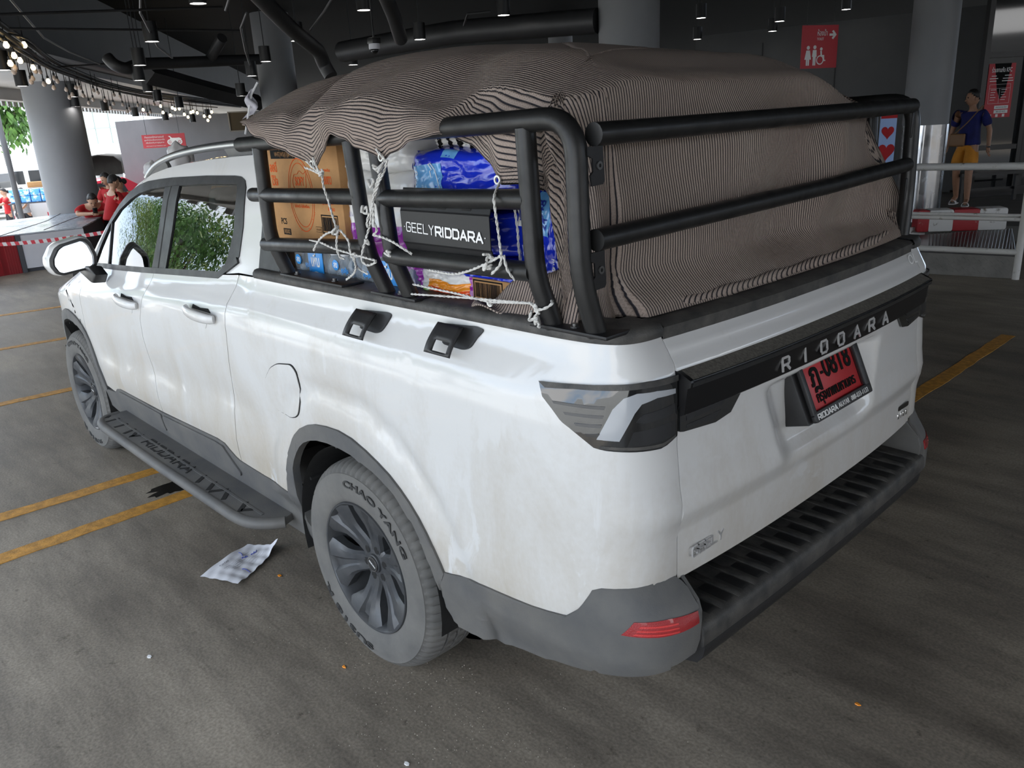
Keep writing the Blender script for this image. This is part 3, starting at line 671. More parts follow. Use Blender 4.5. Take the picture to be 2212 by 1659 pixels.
    # seats seen through the glass
    for sx_, nm in ((1.95, 'front_seat'), (1.05, 'rear_seat')):
        st = empty(nm); st.parent = TRK
        box_c = (sx_, sgn * .40, 1.0)
        bm = BM(); box(bm, (sx_ - .14, sgn * .40, 1.16), (.16, .50, .62), .06, 4, Matrix.Rotation(-.25, 3, 'Y')); obj('seat_back', bm, M_seat, st, 60)
        bm = BM(); box(bm, (sx_ - .26, sgn * .40, 1.54), (.10, .28, .17), .045, 4, Matrix.Rotation(-.15, 3, 'Y')); obj('head_rest', bm, M_plbag, st, 60)
        bm = BM(); box(bm, (sx_ + .12, sgn * .40, .86), (.50, .50, .18), .06, 4); obj('seat_cushion', bm, M_seat, st, 60)
    # running board
    sb = empty('running_board'); sb.parent = TRK
    OUT = [(2.405, .955), (2.40, 1.02), (2.375, 1.052), (2.33, 1.072), (2.25, 1.082), (1.5, 1.082), (.70, 1.072), (.62, 1.062), (.56, 1.035), (.515, .99), (.495, .955)]
    bm = BM(); prism(bm, OUT + [(.52, .90), (2.40, .90)], lambda u, v, d: Vector((u, sgn * v, .428 - d)), .03)
    obj('step_plate', bm, M_clad, sb, 30)
    tubeo('step_tube', round_path([(x, sgn * y, .412) for x, y in OUT], .03, 3), .023, M_clad, sb, 12)
    bm = BM(); box(bm, (1.45, sgn * 1.00, .4285), (1.72, .012, .004), .001); obj('step_rib', bm, M_clad, sb)
    for x, w_, a in [(2.37, .035, .9), (2.29, .07, 0), (2.16, .07, 0), (2.03, .07, .3), (1.96, .06, .9), (1.93, .07, -.6), (1.13, .075, .7), (1.02, .08, .8), (.95, .08, -.6), (.88, .08, .9), (.72, .085, .8), (.68, .05, -.7)]:
        bm = BM(); box(bm, (x, sgn * 1.022, .4285), (.020, w_, .0025), rot=Matrix.Rotation(sgn * a, 3, 'Z')); obj('step_slot', bm, M_dark, sb)
    block_text('step_lettering', 'RIDDARA', basis((1.53, sgn * 1.012, .4286), (-sgn, 0, 0), (0, -sgn, 0)), .56, .060, M_dark, sb, .16, .0012, .35)
    for x in (2.1, 1.4, .8): boxo('step_bracket', (x, sgn * .83, .37), (.06, .24, .05), M_dark, sb)
    # roof rail
    tr_ = empty('roof_rail'); tr_.parent = TRK
    RP = catmull([(2.10, sgn * .665, 1.683), (2.067, sgn * .66, 1.703), (1.946, sgn * .66, 1.746), (1.783, sgn * .66, 1.777), (1.57, sgn * .66, 1.800), (1.332, sgn * .66, 1.815), (1.083, sgn * .66, 1.824), (.93, sgn * .66, 1.826)], 5)
    bm = BM(); tube(bm, RP, .017, 12, flat=1.25); obj('rail_bar', bm, M_silver, tr_, 60)
    bm = BM(); prism(bm, [(2.06, 1.695), (1.83, 1.766), (1.80, 1.74), (1.80, 1.70), (2.06, 1.66)], lambda u, v, d: Vector((u, sgn * (.652 + d), v)), .018); obj('rail_foot', bm, M_clad, tr_)
    bm = BM(); prism(bm, [(1.16, 1.815), (.88, 1.825), (.88, 1.76), (1.10, 1.76)], lambda u, v, d: Vector((u, sgn * (.652 + d), v)), .018); obj('rail_foot', bm, M_clad, tr_)

# roof skin, windscreen, bonnet, nose
def sil_z(x): return lerp_tab(x, [(.80, 1.786), (1.03, 1.776), (1.233, 1.767), (1.47, 1.752), (1.66, 1.733), (1.834, 1.706), (1.997, 1.661), (2.18, 1.583), (2.33, 1.518), (2.472, 1.453), (2.66, 1.353), (2.842, 1.251), (2.95, 1.186)])
def roof_pt(u, v, x0, x1, lift):
    x = x0 + (x1 - x0) * u; z = sil_z(x); y = cab_y(x, z) * (1 - 2 * v); k = 1 - (1 - 2 * v) ** 2
    k2 = k ** .7
    return Vector((x + lift * .14 * k, y, z + .030 * k2))
bm = BM(); grid(bm, 20, 25, lambda u, v: roof_pt(u, v, .80, 1.93, .3)); bmesh.ops.recalc_face_normals(bm, faces=bm.faces[:]); obj('roof_panel', bm, M_paint, TRK, 60)
bm = BM(); grid(bm, 14, 21, lambda u, v: roof_pt(u, v, 1.93, 2.95, .3 + 1.2 * u)); bmesh.ops.recalc_face_normals(bm, faces=bm.faces[:]); obj('windscreen', bm, M_glass, TRK, 60)
bm = BM(); grid(bm, 6, 9, lambda u, v: Vector((.80 - .17 * (1 - u) ** 1.0 * sstep(0, .4, 1 - u), (1 - 2 * v) * (.70 + .14 * (1 - u)), 1.36 + .425 * u))); bmesh.ops.recalc_face_normals(bm, faces=bm.faces[:]); obj('cab_rear_panel', bm, M_paint, TRK, 60)
def hood_pt(u, v):
    x = 2.86 + 1.12 * u; zb = belt(x); p = side_pt(x, zb)
    return Vector((x + .10 * (1 - (1 - 2 * v) ** 2) * u, p[1] * (1 - 2 * v), zb + .05 * (1 - abs(1 - 2 * v) ** 3)))
bm = BM(); grid(bm, 14, 15, hood_pt); bmesh.ops.recalc_face_normals(bm, faces=bm.faces[:]); obj('bonnet', bm, M_paint, TRK, 60)
bm = BM(); grid(bm, 10, 15, lambda u, v: Vector((3.95 + .14 * (1 - (1 - 2 * v) ** 2) + .05 * math.sin(math.pi * u), (1 - 2 * v) * .64, .36 + .68 * u))); bmesh.ops.recalc_face_normals(bm, faces=bm.faces[:]); obj('front_bumper', bm, M_clad, TRK, 60)
boxo('underbody', (1.5, 0, .40), (4.9, 1.16, .26), M_dark, TRK)
boxo('cab_floor', (1.75, 0, .66), (2.2, 1.66, .10), M_dark, TRK)
boxo('dashboard', (2.62, 0, 1.05), (.5, 1.60, .30), M_bplas, TRK, .08)
bm = BM(); lathe(bm, [(.165, -.012), (.178, -.006), (.178, .006), (.165, .012)], 24, 'x', (2.28, .40, 1.16), True); obj('steering_wheel', bm, M_bplas, TRK, 50)
boxo('bed_floor', (-.22, 0, .82), (1.66, 1.50, .04), M_dark, TRK)
boxo('bed_front_wall', (.60, 0, 1.08), (.04, 1.56, .54), M_dark, TRK)
for s_ in (1, -1): boxo('bed_inner_wall', (-.20, s_ * .765, 1.08), (1.5, .02, .54), M_dark, TRK)

# ------------------------------------------------------------------ tailgate
tg = surf_panel('tailgate', [(-.7125, 1.355), (.7125, 1.355), (.7125, .737), (-.7125, .737)], tail_pt, M_paint, TRK, out=(-1, 0, 0), thick=.03, step=(.014, .0125))
boxo('tailgate_inner_wall', (-1.075, 0, 1.05), (.03, 1.42, .60), M_dark, tg)
boxo('tailgate_bottom_lip', (-1.135, 0, .745), (.055, 1.42, .020), M_paint, tg, .006)
bm = BM(); prof = [(.002, -.030), (.002, .012), (-.001, .028), (.010, .036), (.060, .040), (.074, .036), (.078, -.02)]
def capg(u, v):
    y = .713 - 1.426 * u; k = v * (len(prof) - 1); i = min(int(k + 1e-6), len(prof) - 2); f = k - i
    x = tail_x(y, 1.355); return Vector((x + prof[i][0] * (1 - f) + prof[i + 1][0] * f - .003, y, 1.355 + prof[i][1] * (1 - f) + prof[i + 1][1] * f))
grid(bm, 24, 7, capg); bmesh.ops.recalc_face_normals(bm, faces=bm.faces[:]); obj('tailgate_cap', bm, M_dusty, tg, 40)
# black strip across, with a dusty ledge on top
def sweep(name, prof, mt, y0, y1, n=24, zf=None, parent=tg):
    bm = BM()
    def fn(u, v):
        y = y0 + (y1 - y0) * u; k = v * (len(prof) - 1); i = min(int(k + 1e-6), len(prof) - 2); f = k - i
        z = prof[i][1] * (1 - f) + prof[i + 1][1] * f; return Vector((tail_x(y, 1.23) + prof[i][0] * (1 - f) + prof[i + 1][0] * f, y, z))
    V = grid(bm, n, len(prof), fn); bm.faces.new([r for r in V[0]]); bm.faces.new([r for r in V[-1]][::-1])
    bmesh.ops.recalc_face_normals(bm, faces=bm.faces[:]); return obj(name, bm, mt, parent, 30)
st = sweep('gloss_strip', [(.03, 1.284), (.0, 1.284), (-.036, 1.2665), (-.038, 1.262), (-.036, 1.250), (-.028, 1.246), (-.020, 1.182), (-.012, 1.176), (.03, 1.176)], M_strip, .7125, -.7125)
sweep('dusty_ledge', [(.002, 1.2850), (-.034, 1.2675), (-.034, 1.2665), (.002, 1.284)], M_ledge, .70, -.70, parent=st)
sweep('strip_light', [(-.036, 1.2655), (-.0395, 1.262), (-.0375, 1.2505), (-.034, 1.2505)], M_lampin, .705, -.705, parent=st)
for s_ in (1, -1):
    tl = surf_panel('tailgate_lamp', [(s_ * y, z) for y, z in ((.7125, 1.20), (.470, 1.20), (.478, 1.176), (.520, 1.134), (.581, 1.124), (.70, 1.133), (.7125, 1.136))], tail_pt, M_lamp, tg, out=(-1, 0, 0), off=.008, thick=.012, step=(.04, .03))
    surf_panel('lamp_lower_light', [(s_ * y, z) for y, z in ((.690, 1.180), (.535, 1.184), (.555, 1.165), (.690, 1.158))], tail_pt, M_lampin, tl, out=(-1, 0, 0), off=.0095, thick=.002, step=(.04, .03))
    surf_panel('lamp_base', [(s_ * y, z) for y, z in ((.690, 1.148), (.560, 1.152), (.585, 1.134), (.690, 1.141))], tail_pt, M_lampin, tl, out=(-1, 0, 0), off=.0090, thick=.002, step=(.04, .03))
for i, ch in enumerate('RIDDARA'):
    y = .306 - .102 * i; block_text('tailgate_letter', ch, basis((tail_x(y, 1.23) - .0255, y, 1.2140), (0, -1, 0), (.12, 0, 1)), .005 if ch == 'I' else .034, .040, M_letter, st, .17, .0035)
block_text('maker_badge', 'GEELY', basis((tail_x(.60, .798) - .0015, .600, .798), (0, -1, 0), (0, 0, 1)), .134, .029, M_letter, tg, .15, .0045, .34)
bm = BM(); prism(bm, round_poly(rect(-.045, -.0085, .045, .0085), .008), lambda u, v, d: Vector((tail_x(.61, .82) - d, -.625 - u, .822 + v)), .003); obj('dark_badge', bm, M_gloss, tg)
for k, w_ in enumerate((.010, .004, .012, .010)): boxo('chrome_badge', (tail_x(.6, .79) - .002, -.585 - k * .022, .793), (.004, w_, .017), M_chrome, tg, .0012)
text('marker_scrawl', 'OL', .05, M_wtext, tg, basis((tail_x(.68, 1.335) - .006, -.665, 1.335), (0, -1, 0), (.55, 0, .83)), .0002, shear=.4)
# number plate on its wedge holder
PO = Vector((-1.243, 0, 1.010)); PU = Vector((.40, 0, .917)).normalized()
MPL = basis(PO, (0, -1, 0), PU)
np_ = empty('number_plate'); np_.parent = TRK
bm = BM(); prism(bm, [(-1.236, 1.006), (-1.163, 1.172), (-1.13, 1.172), (-1.125, .992), (-1.16, .985)], lambda u, v, d: Vector((u, .192 - d, v)), .384, .004); obj('plate_holder', bm, M_bplas, np_, 40)
def pf(name, poly, z0, t, m, bev=.0015):
    bm = BM(); prism(bm, poly, lambda u, v, d: MPL @ Vector((u, v, z0 + d)), t, bev); return obj(name, bm, m, np_, 40)
pf('plate_frame', round_poly(rect(-.178, 0, .178, .030), .008), 0, .012, M_bplas); pf('plate_frame', rect(-.178, .02, -.160, .17), 0, .012, M_bplas); pf('plate_frame', rect(.150, .02, .178, .17), 0, .012, M_bplas); pf('plate_back', rect(-.17, .01, .17, .165), -.004, .004, M_bplas)
pf('plate_sheet', rect(-.160, .028, .150, .172), .0, .002, M_plate, .0005)
pf('plate_border', rect(-.155, .034, -.1515, .168), .002, .0015, M_btext, 0); pf('plate_border', rect(.1415, .034, .145, .168), .002, .0015, M_btext, 0)
def pt_(body, u, v, w_, h, m, bold=0, nm='plate_lettering'): return text(nm, body, .05, m, np_, MPL @ Matrix.Translation((u, v, .0035)), .0012, width=w_, height=h, bold=bold)
pt_('ฎ', -.098, .122, .052, .072, M_btext, .0010); pt_('-', -.055, .128, .014, .008, M_btext); pt_('0818', .040, .130, .165, .066, M_btext, .0008)
pt_('กรุงเทพมหานคร', -.005, .060, .235, .036, M_btext, .0008)
block_text('frame_lettering', 'RIDDARA', MPL @ Matrix.Translation((-.106, .0140, .0121)), .112, .0165, M_wtext, np_, .17, .0006, .30)
text('frame_lettering', 'AKAYAR', .022, M_wtext, np_, MPL @ Matrix.Translation((-.008, .0135, .0130)), .0003, width=.066, height=.0145)
text('frame_lettering', '088-033-1133', .022, M_wtext, np_, MPL @ Matrix.Translation((.094, .0135, .0130)), .0003, width=.110, height=.0145)
# ------------------------------------------------------------------ rear bumper with its step
rb = empty('rear_bumper'); rb.parent = TRK
def bsweep(name, prof, mt, y0, y1, n=16):
    bm = BM()
    def fn(u, v):
        y = y0 + (y1 - y0) * u; x, z = prof[int(round(v * (len(prof) - 1)))]
        return Vector((x - .012 * (1 - (y / .7) ** 2), y, z))
    V = grid(bm, n, len(prof), fn); bm.faces.new(V[0]); bm.faces.new(V[-1][::-1]); bmesh.ops.recalc_face_normals(bm, faces=bm.faces[:]); return obj(name, bm, mt, rb, 40)
bsweep('step_pad', [(-1.00, .632), (-1.225, .628), (-1.240, .624), (-1.247, .615), (-1.249, .60), (-1.249, .570), (-1.244, .562), (-1.10, .55), (-1.00, .55)], M_dusty, .702, -.702)
bsweep('bumper_face', [(-1.10, .565), (-1.240, .565), (-1.243, .55), (-1.238, .525), (-1.222, .50), (-1.17, .485), (-1.05, .48)], M_bplas, .69, -.69)
bsweep('lower_valance', [(-1.05, .49), (-1.185, .49), (-1.19, .47), (-1.15, .41), (-1.05, .40)], M_bplas, .58, -.58)
y = .62
for k in range(17):
    yy = .615 - k * .0769; xo = -.012 * (1 - (yy / .7) ** 2)
    bm = BM(); prism(bm, [(-1.236, 0), (-1.222, .008), (-1.085, .008), (-1.070, 0)], lambda u, v, d, yy=yy, xo=xo: Vector((u + xo, yy - d - .006 + v * .4, .6275 + v)), .020, .0015); obj('tread_rib', bm, M_dusty, rb, 30)
    bm = BM(); prism(bm, [(-1.225, 0), (-1.215, .0018), (-1.085, .0018), (-1.075, 0)], lambda u, v, d, yy=yy, xo=xo: Vector((u + xo, yy + .034 - d, .6278 + v)), .034); obj('grip_pad', bm, M_bplas, rb)
boxo('hitch_wall', (-1.0, 0, .62), (.03, 1.5, .36), M_dark, rb)
# ------------------------------------------------------------------ wheels
def tyre_bm():
    R = .388; n = 288
    prof = [(.236, -.020), (.243, -.010), (.250, -.004), (.262, .001), (.285, .004), (.310, .006), (.330, .004), (.346, -.001), (.352, -.001), (.353, -.004), (.366, -.012), (.376, -.024), (.3835, -.042), (.3865, -.060), (.3875, -.072), (.3785, -.074), (.3785, -.082), (.388, -.084), (.3885, -.116), (.379, -.118), (.379, -.126), (.3885, -.128), (.388, -.160), (.3785, -.162), (.3785, -.170), (.3875, -.172), (.3865, -.184), (.3835, -.202), (.376, -.220), (.366, -.232), (.340, -.244), (.300, -.248), (.250, -.240), (.236, -.226)]
    def rmod(j, k):
        h = prof[j][1]
        if 9 <= j <= 13 or 26 <= j <= 29: return .978 + .004 * (j % 2) if k % 4 == 0 and j >= 10 else 1
        if j in (17, 18, 21, 22): return .984 if (k + 2 * (j % 2)) % 6 == 0 else 1
        return 1
    bm = BM(); lathe(bm, prof, n, 'y', (0, 0, 0), True, rmod); bmesh.ops.recalc_face_normals(bm, faces=bm.faces[:]); return bm
def on_arc(cr, mid, sign=1):
    """letters set round the sidewall: x of the text becomes an angle"""
    def w_(c):
        a = mid + c.x / cr; r = cr + c.y
        return Vector((r * math.cos(a), .0075 + c.z, r * math.sin(a)))
    return w_
def rim_parts(par):
    bm = BM(); lathe(bm, [(.246, -.006), (.2435, -.001), (.238, -.002), (.231, -.012), (.224, -.030), (.215, -.075), (.205, -.19), (.200, -.22), (.205, -.222), (.218, -.19), (.236, -.03), (.246, -.012)], 96, 'y', (0, 0, 0), True)
    bmesh.ops.recalc_face_normals(bm, faces=bm.faces[:]); obj('rim_barrel', bm, M_rim, par, 40)
    # spoke: broad at the rim, waisted, dished to the hub
    def spoke():
        bm = BM()
        st = [(.052, .030, -.050), (.075, .037, -.049), (.100, .039, -.044), (.130, .042, -.036), (.160, .052, -.027), (.190, .074, -.017), (.218, .096, -.008), (.237, .106, -.004)]
        T = []; 
        for r, hw, d in st:
            row = []
            for u, e in ((-1.0, -.012), (-.78, -.001), (-.30, .0), (-.16, -.006 if r > .12 else -.001), (.16, -.006 if r > .12 else -.001), (.30, .0), (.78, -.001), (1.0, -.012)):
                if r > .21 and abs(u) < .2: e = -.016
                row.append(bm.verts.new((r * math.cos(u * hw / r), d + e, r * math.sin(u * hw / r))))
            T.append(row)
        Bk = [[bm.verts.new((v.co.x, min(v.co.y - .03, -.055), v.co.z)) for v in (row[0], row[-1])] for row in T]
        for i in range(len(T) - 1):
            for j in range(7): bm.faces.new((T[i][j], T[i][j + 1], T[i + 1][j + 1], T[i + 1][j]))
            bm.faces.new((T[i][0], T[i + 1][0], Bk[i + 1][0], Bk[i][0])); bm.faces.new((T[i][7], Bk[i][1], Bk[i + 1][1], T[i + 1][7])); bm.faces.new((Bk[i][0], Bk[i + 1][0], Bk[i + 1][1], Bk[i][1]))
        bmesh.ops.recalc_face_normals(bm, faces=bm.faces[:]); return bm
    s0 = obj('spoke', spoke(), M_rim, par, 28)
    for k in range(6):
        s = s0 if k == 0 else dup(s0, par)
        s.rotation_euler = (0, math.radians(60 * k + 17), 0)
    bm = BM(); lathe(bm, [(0, -.040), (.026, -.040), (.034, -.043), (.036, -.050), (.068, -.052), (.080, -.060), (.082, -.09), (0, -.09)], 48, 'y'); bmesh.ops.recalc_face_normals(bm, faces=bm.faces[:]); obj('hub', bm, M_rim, par, 35)
    bm = BM(); lathe(bm, [(0, -.0365), (.027, -.0365), (.029, -.039), (.029, -.042), (0, -.042)], 32, 'y'); bmesh.ops.recalc_face_normals(bm, faces=bm.faces[:]); obj('centre_cap', bm, M_bplas, par, 30)
    bm = BM(); lathe(bm, [(.0255, -.0360), (.0275, -.0360), (.0275, -.038), (.0255, -.038)], 32, 'y', (0, 0, 0), True); obj('cap_ring', bm, M_chrome, par)
    text('cap_lettering', 'RIDDARA', .01, M_wtext, par, basis((0, -.0362, 0), (-math.cos(.5), 0, -math.sin(.5)), (-math.sin(.5), 0, math.cos(.5))), .0002, width=.040, bold=.0002)
    for k in range(6):
        a = math.radians(60 * k + 47); bm = BM(); c = (.0585 * math.cos(a), 0, .0585 * math.sin(a))
        lathe(bm, [(.0145, -.0495), (.0125, -.0515), (.0125, -.056), (0, -.056)], 16, 'y', c); obj('lug_hole', bm, M_dark, par)
    bm = BM(); lathe(bm, [(.09, -.11), (.165, -.11), (.165, -.13), (.09, -.13)], 48, 'y', (0, 0, 0), True); bmesh.ops.recalc_face_normals(bm, faces=bm.faces[:]); obj('brake_disc', bm, M_brake, par, 30)
    bm = BM(); lathe(bm, [(0, -.15), (.20, -.15), (.20, -.155), (0, -.155)], 32, 'y'); obj('dust_shield', bm, M_dark, par)
    bm = BM(); box(bm, (-.13, -.12, .04), (.07, .05, .12), .012); obj('brake_caliper', bm, M_brake, par, 40)
wl = empty('wheel'); wl.parent = TRK; wl.location = (0, .922, .388)
ty = obj('tyre', tyre_bm(), M_rubber, wl, 38)
rim_parts(wl)
text('tyre_lettering', 'CHAO YANG', .034, M_rubl, wl, None, .0010, warp=on_arc(.318, math.radians(116)), width=.40, bold=.001)
text('tyre_lettering', 'SU318 R', .034, M_rubl, wl, None, .0010, warp=on_arc(.318, math.radians(-62)), width=.34, bold=.001)
for x, s_ in ((3.115, 1), (0, -1), (3.115, -1)):
    c = dup(wl, TRK, location=Vector((x, s_ * .922, .388)))
    c.rotation_euler = (0, .35, 0) if s_ > 0 else (0, .5, math.pi)
# ------------------------------------------------------------------ cargo cage on the bed rails
M_tube = mat('black powder coated steel', (.006, .006, .0063), .40, spec=.4, rvar=.10, nscale=14, col2=(.016, .016, .016), lo=.35, hi=.75, bump=.04, bscale=200)
M_plateb = mat('satin black steel plate', (.010, .010, .011), .45, spec=.35, bump=.03, bscale=250)
M_bolt = mat('dark bolt steel', (.10, .10, .10), .4, .8)
CG = empty('bed_cage', label='black tubular steel cargo cage bolted on the bed rails of the truck', cat='cage')
TR = .0245
def rail_z(x): return 1.826 + (.505 - x) * .0185
def cage_side(sg, Y, FY):
    top = round_path([(.508, sg * Y, rail_z(.508)), (-.30, sg * Y, rail_z(-.30)), (-1.036, sg * Y, rail_z(-1.036)), (-1.042, sg * Y, 1.52), (-1.052, sg * FY, 1.388)], .085, 8)
    tubeo('top_rail', top, TR, M_tube, CG, 16)
    for (xt, xb, xf, zt) in ((.372, .381, .357, 0), (-.181, -.212, -.240, 0), (-.305, -.334, -.357, 0), (-.889, -.902, -.920, 0)):
        tubeo('post', round_path([(xt, sg * Y, rail_z(xt) - .015), (xb, sg * Y, 1.515), (xf, sg * FY, 1.388)], .05, 5), TR * .96, M_tube, CG, 16)
    for x0, z0, x1, z1 in ((.468, 1.660, -.20, 1.671), (.425, 1.493, -.21, 1.527), (-.305, 1.670, -.890, 1.684), (-.322, 1.512, -.895, 1.520)):
        tubeo('side_bar', [(x0 + .012, sg * Y, z0), (x0, sg * Y, z0), (x1, sg * Y, z1)], TR * .97, M_tube, CG, 16, rfun=lambda i, n: .75 if i == 0 else 1)
    for x, wd in ((.17, .40), (-.30, .22), (-.985, .24)):
        p = boxo('base_plate', (x, sg * (FY - .012), 1.3905), (wd, .085, .010), M_plateb, CG, .003)
        for d in (-.3, .3) if wd > .3 else ((0,) if wd < .23 else (.02,)):
            bm = BM(); lathe(bm, [(.011, 0), (.011, .003), (.007, .003), (.007, .010), (0, .010)], 12, c=(x + d * wd + (.0 if wd > .3 else -.01), sg * (FY + .005), 1.3955)); obj('bolt', bm, M_bolt, p, 30)
cage_side(1, .900, .862); cage_side(-1, .838, .80)
for za, zb, nm in ((1.818, 1.834, 'rear_bar'), (1.600, 1.638, 'rear_bar')):
    tubeo(nm, [(-1.062, .872, za), (-1.062, -.2, (za + zb) / 2 + .002), (-1.040, -.815, zb)], TR, M_tube, CG, 16)
for z0, z1 in ((1.716, 1.794), (1.494, 1.575)):
    bm = BM(); prism(bm, [(.893, z1), (.848, z1 + .001), (.843, z0 + .008), (.848, z0), (.884, z0 - .002), (.888, z0 + .020), (.879, z0 + .028), (.880, z1 - .024), (.893, z1 - .018)], lambda u, v, d: Vector((-1.066 + d, u, v)), .005)
    pt = obj('end_bracket', bm, M_plateb, CG)
    bm = BM(); lathe(bm, [(.004, 0), (.009, 0), (.009, .003), (.004, .003)], 16, 'x', (-1.069, .861, (z0 + z1) / 2), True); obj('bracket_hole', bm, M_bolt, pt)
    boxo('end_bracket', (-1.046, -.835, (z0 + z1) / 2 + .015), (.006, .055, .085), M_plateb, CG, .004)
# name plate on the near side
pn = empty('sign_plate'); pn.parent = CG
def snp(x, z): return .892 if z > 1.635 else .908
bm = BM()
def sp_(u, v):
    zs = [1.700, 1.644, 1.640, 1.560, 1.555, 1.512]; ys = [.886, .903, .906, .906, .903, .888]
    k = v * 5; i = min(int(k + 1e-6), 4); f = k - i
    x0 = -.398 - .010 * v; x1 = -.760
    return Vector((x0 + (x1 - x0) * u, ys[i] * (1 - f) + ys[i + 1] * f, zs[i] * (1 - f) + zs[i + 1] * f))
grid(bm, 20, 6, sp_); bmesh.ops.recalc_face_normals(bm, faces=bm.faces[:])
o_ = obj('sign_sheet', bm, M_plateb, pn); md = o_.modifiers.new('s', 'SOLIDIFY'); md.thickness = .003; md.offset = 0
for z, yy in ((1.655, .8985), (1.533, .896)):
    for x in (-.475, -.575, -.672): boxo('sign_slot', (x, yy + .002, z), (.038, .006, .012), M_dark, pn, .003)
MS = basis((-.575, .9085, 1.594), (-1, 0, -.035), (0, 0, 1))
block_text('sign_lettering', 'GEELY', MS @ Matrix.Translation((-.090, .001, 0)), .116, .026, M_wtext, pn, .11, .0005, .40)
block_text('sign_lettering', 'RIDDARA', MS @ Matrix.Translation((.068, 0, 0)), .182, .027, M_wtext, pn, .19, .0005, .34)
for x in (-.158, .168): text('sign_lettering', '•', .014, M_wtext, pn, MS @ Matrix.Translation((x, 0, 0)), .0003)

# ------------------------------------------------------------------ goods on the bed
M_card = mat('brown cardboard', (.43, .235, .10), .8, spec=.2, noise=.12, nscale=18, bump=.05, bscale=120)
M_oprint = mat('orange print', (.58, .10, .025), .8, spec=.1)
M_film = mat('white plastic film', (.74, .73, .71), .22, coat=.3, bump=.35, bscale=9)
M_purple = mat('purple print film', (.30, .03, .36), .22, coat=.4, bump=.35, bscale=9)
M_blue = mat('deep blue film', (.010, .030, .52), .16, coat=.6, bump=.45, bscale=12)
M_lblue = mat('light blue print film', (.13, .36, .68), .2, coat=.5, bump=.2, bscale=12)
M_navy = mat('navy lettering', (.01, .03, .30), .4)
M_ored = mat('orange red film', (.85, .10, .02), .2, coat=.5, bump=.4, bscale=14)
M_orange = mat('orange film', (.90, .32, .03), .2, coat=.5, bump=.4, bscale=14)
M_green = mat('green film', (.20, .45, .06), .25, coat=.4)
M_label = mat('blue bottle label', (.02, .28, .75), .3, coat=.3)
M_wrapc = mat('clear shrink wrap', (.75, .80, .85), .12, alpha=.18, coat=.5, bump=.5, bscale=18)
def water_mat():
    m = bpy.data.materials.new('clear water bottle'); m.use_nodes = True; t = m.node_tree; t.nodes.remove(t.nodes['Principled BSDF']); o = t.nodes['Material Output']
    gl = add(t, 'ShaderNodeBsdfGlossy', Roughness=.05); tr = add(t, 'ShaderNodeBsdfTransparent'); tr.inputs['Color'].default_value = (.62, .78, .90, 1)
    df = add(t, 'ShaderNodeBsdfDiffuse'); df.inputs['Color'].default_value = (.40, .52, .62, 1)
    fr = add(t, 'ShaderNodeFresnel', IOR=1.5); m1 = add(t, 'ShaderNodeMixShader'); m1.inputs['Fac'].default_value = .35; m2 = add(t, 'ShaderNodeMixShader')
    t.links.new(tr.outputs[0], m1.inputs[1]); t.links.new(df.outputs[0], m1.inputs[2]); t.links.new(fr.outputs['Fac'], m2.inputs['Fac']); t.links.new(m1.outputs[0], m2.inputs[1]); t.links.new(gl.outputs[0], m2.inputs[2]); t.links.new(m2.outputs[0], o.inputs['Surface'])
    return m
M_water = water_mat()
def SIDE(x, y, z, tilt=0.0): return basis((x, y, z), (-1, 0, tilt), (tilt, 0, 1))
def sheet(name, poly, m, par, mtx): return decal(name, poly, m, par, mtx, .0005)
# the large carton beside the cab
CB = empty('carton', (0, 0, 0), label='large brown carton with an orange circle print standing behind the cab', cat='box')
bm = BM(); box(bm, (.31, .58, 1.660), (.50, .44, .33), .004); obj('carton_body', bm, M_card, CB, 35)
MB = SIDE(.31, .8003, 1.660, -.012)
boxo('carton_tape', (.31, .58, 1.8255), (.50, .05, .001), mat('brown packing tape', (.42, .28, .15), .3), CB)
text('carton_lettering', 'W4T(WS)(1)(BTB)', .03, M_card, CB, SIDE(.40, .8014, 1.787), .0002, width=.13, height=.020)
sheet('carton_label', rect(-.085, -.022, .085, .022), M_btext, CB, SIDE(.41, .8008, 1.795))
text('carton_lettering', '43(WS)', .03, M_card, CB, SIDE(.42, .8014, 1.808), .0002, width=.07, height=.014)
for r_, w_ in ((.098, .0028), (.086, .0020)):
    bm = BM(); lathe(bm, [(r_, 0), (r_ + w_, 0), (r_ + w_, .0006), (r_, .0006)], 64, 'z', (0, 0, 0), True)
    for v in bm.verts: v.co = SIDE(.315, .8005, 1.652) @ Vector((v.co.x * .82, v.co.y * 1.22, v.co.z))
    obj('carton_ring', bm, M_oprint, CB)
rr = random.Random(4)
for k in range(26):
    a = rr.uniform(0, 6.28); r_ = rr.uniform(.092, .104)
    bm = BM(); box(bm, (0, 0, 0), (rr.uniform(.002, .006), .002, .0006)); 
    for v in bm.verts: v.co = SIDE(.315 - r_ * .82 * math.cos(a), .8006, 1.652 + r_ * 1.22 * math.sin(a)) @ v.co
    obj('print_fleck', bm, M_oprint, CB)
text('carton_lettering', 'SOFY', .05, M_oprint, CB, SIDE(.315, .8010, 1.697), .0002, width=.062, height=.030, bold=.0012)
bm = BM(); tube(bm, [SIDE(.315, .801, 1.697) @ Vector(p) for p in catmull([(-.032, .024, 0), (-.046, 0, 0), (-.040, -.020, 0), (-.022, -.030, 0), (0, -.022, 0), (.022, -.030, 0), (.040, -.016, 0), (.044, .010, 0), (.050, .036, 0), (.030, .026, 0), (.006, .036, 0), (-.010, .026, 0), (-.032, .024, 0)], 5)], .0009, 6); obj('carton_emblem', bm, M_oprint, CB)
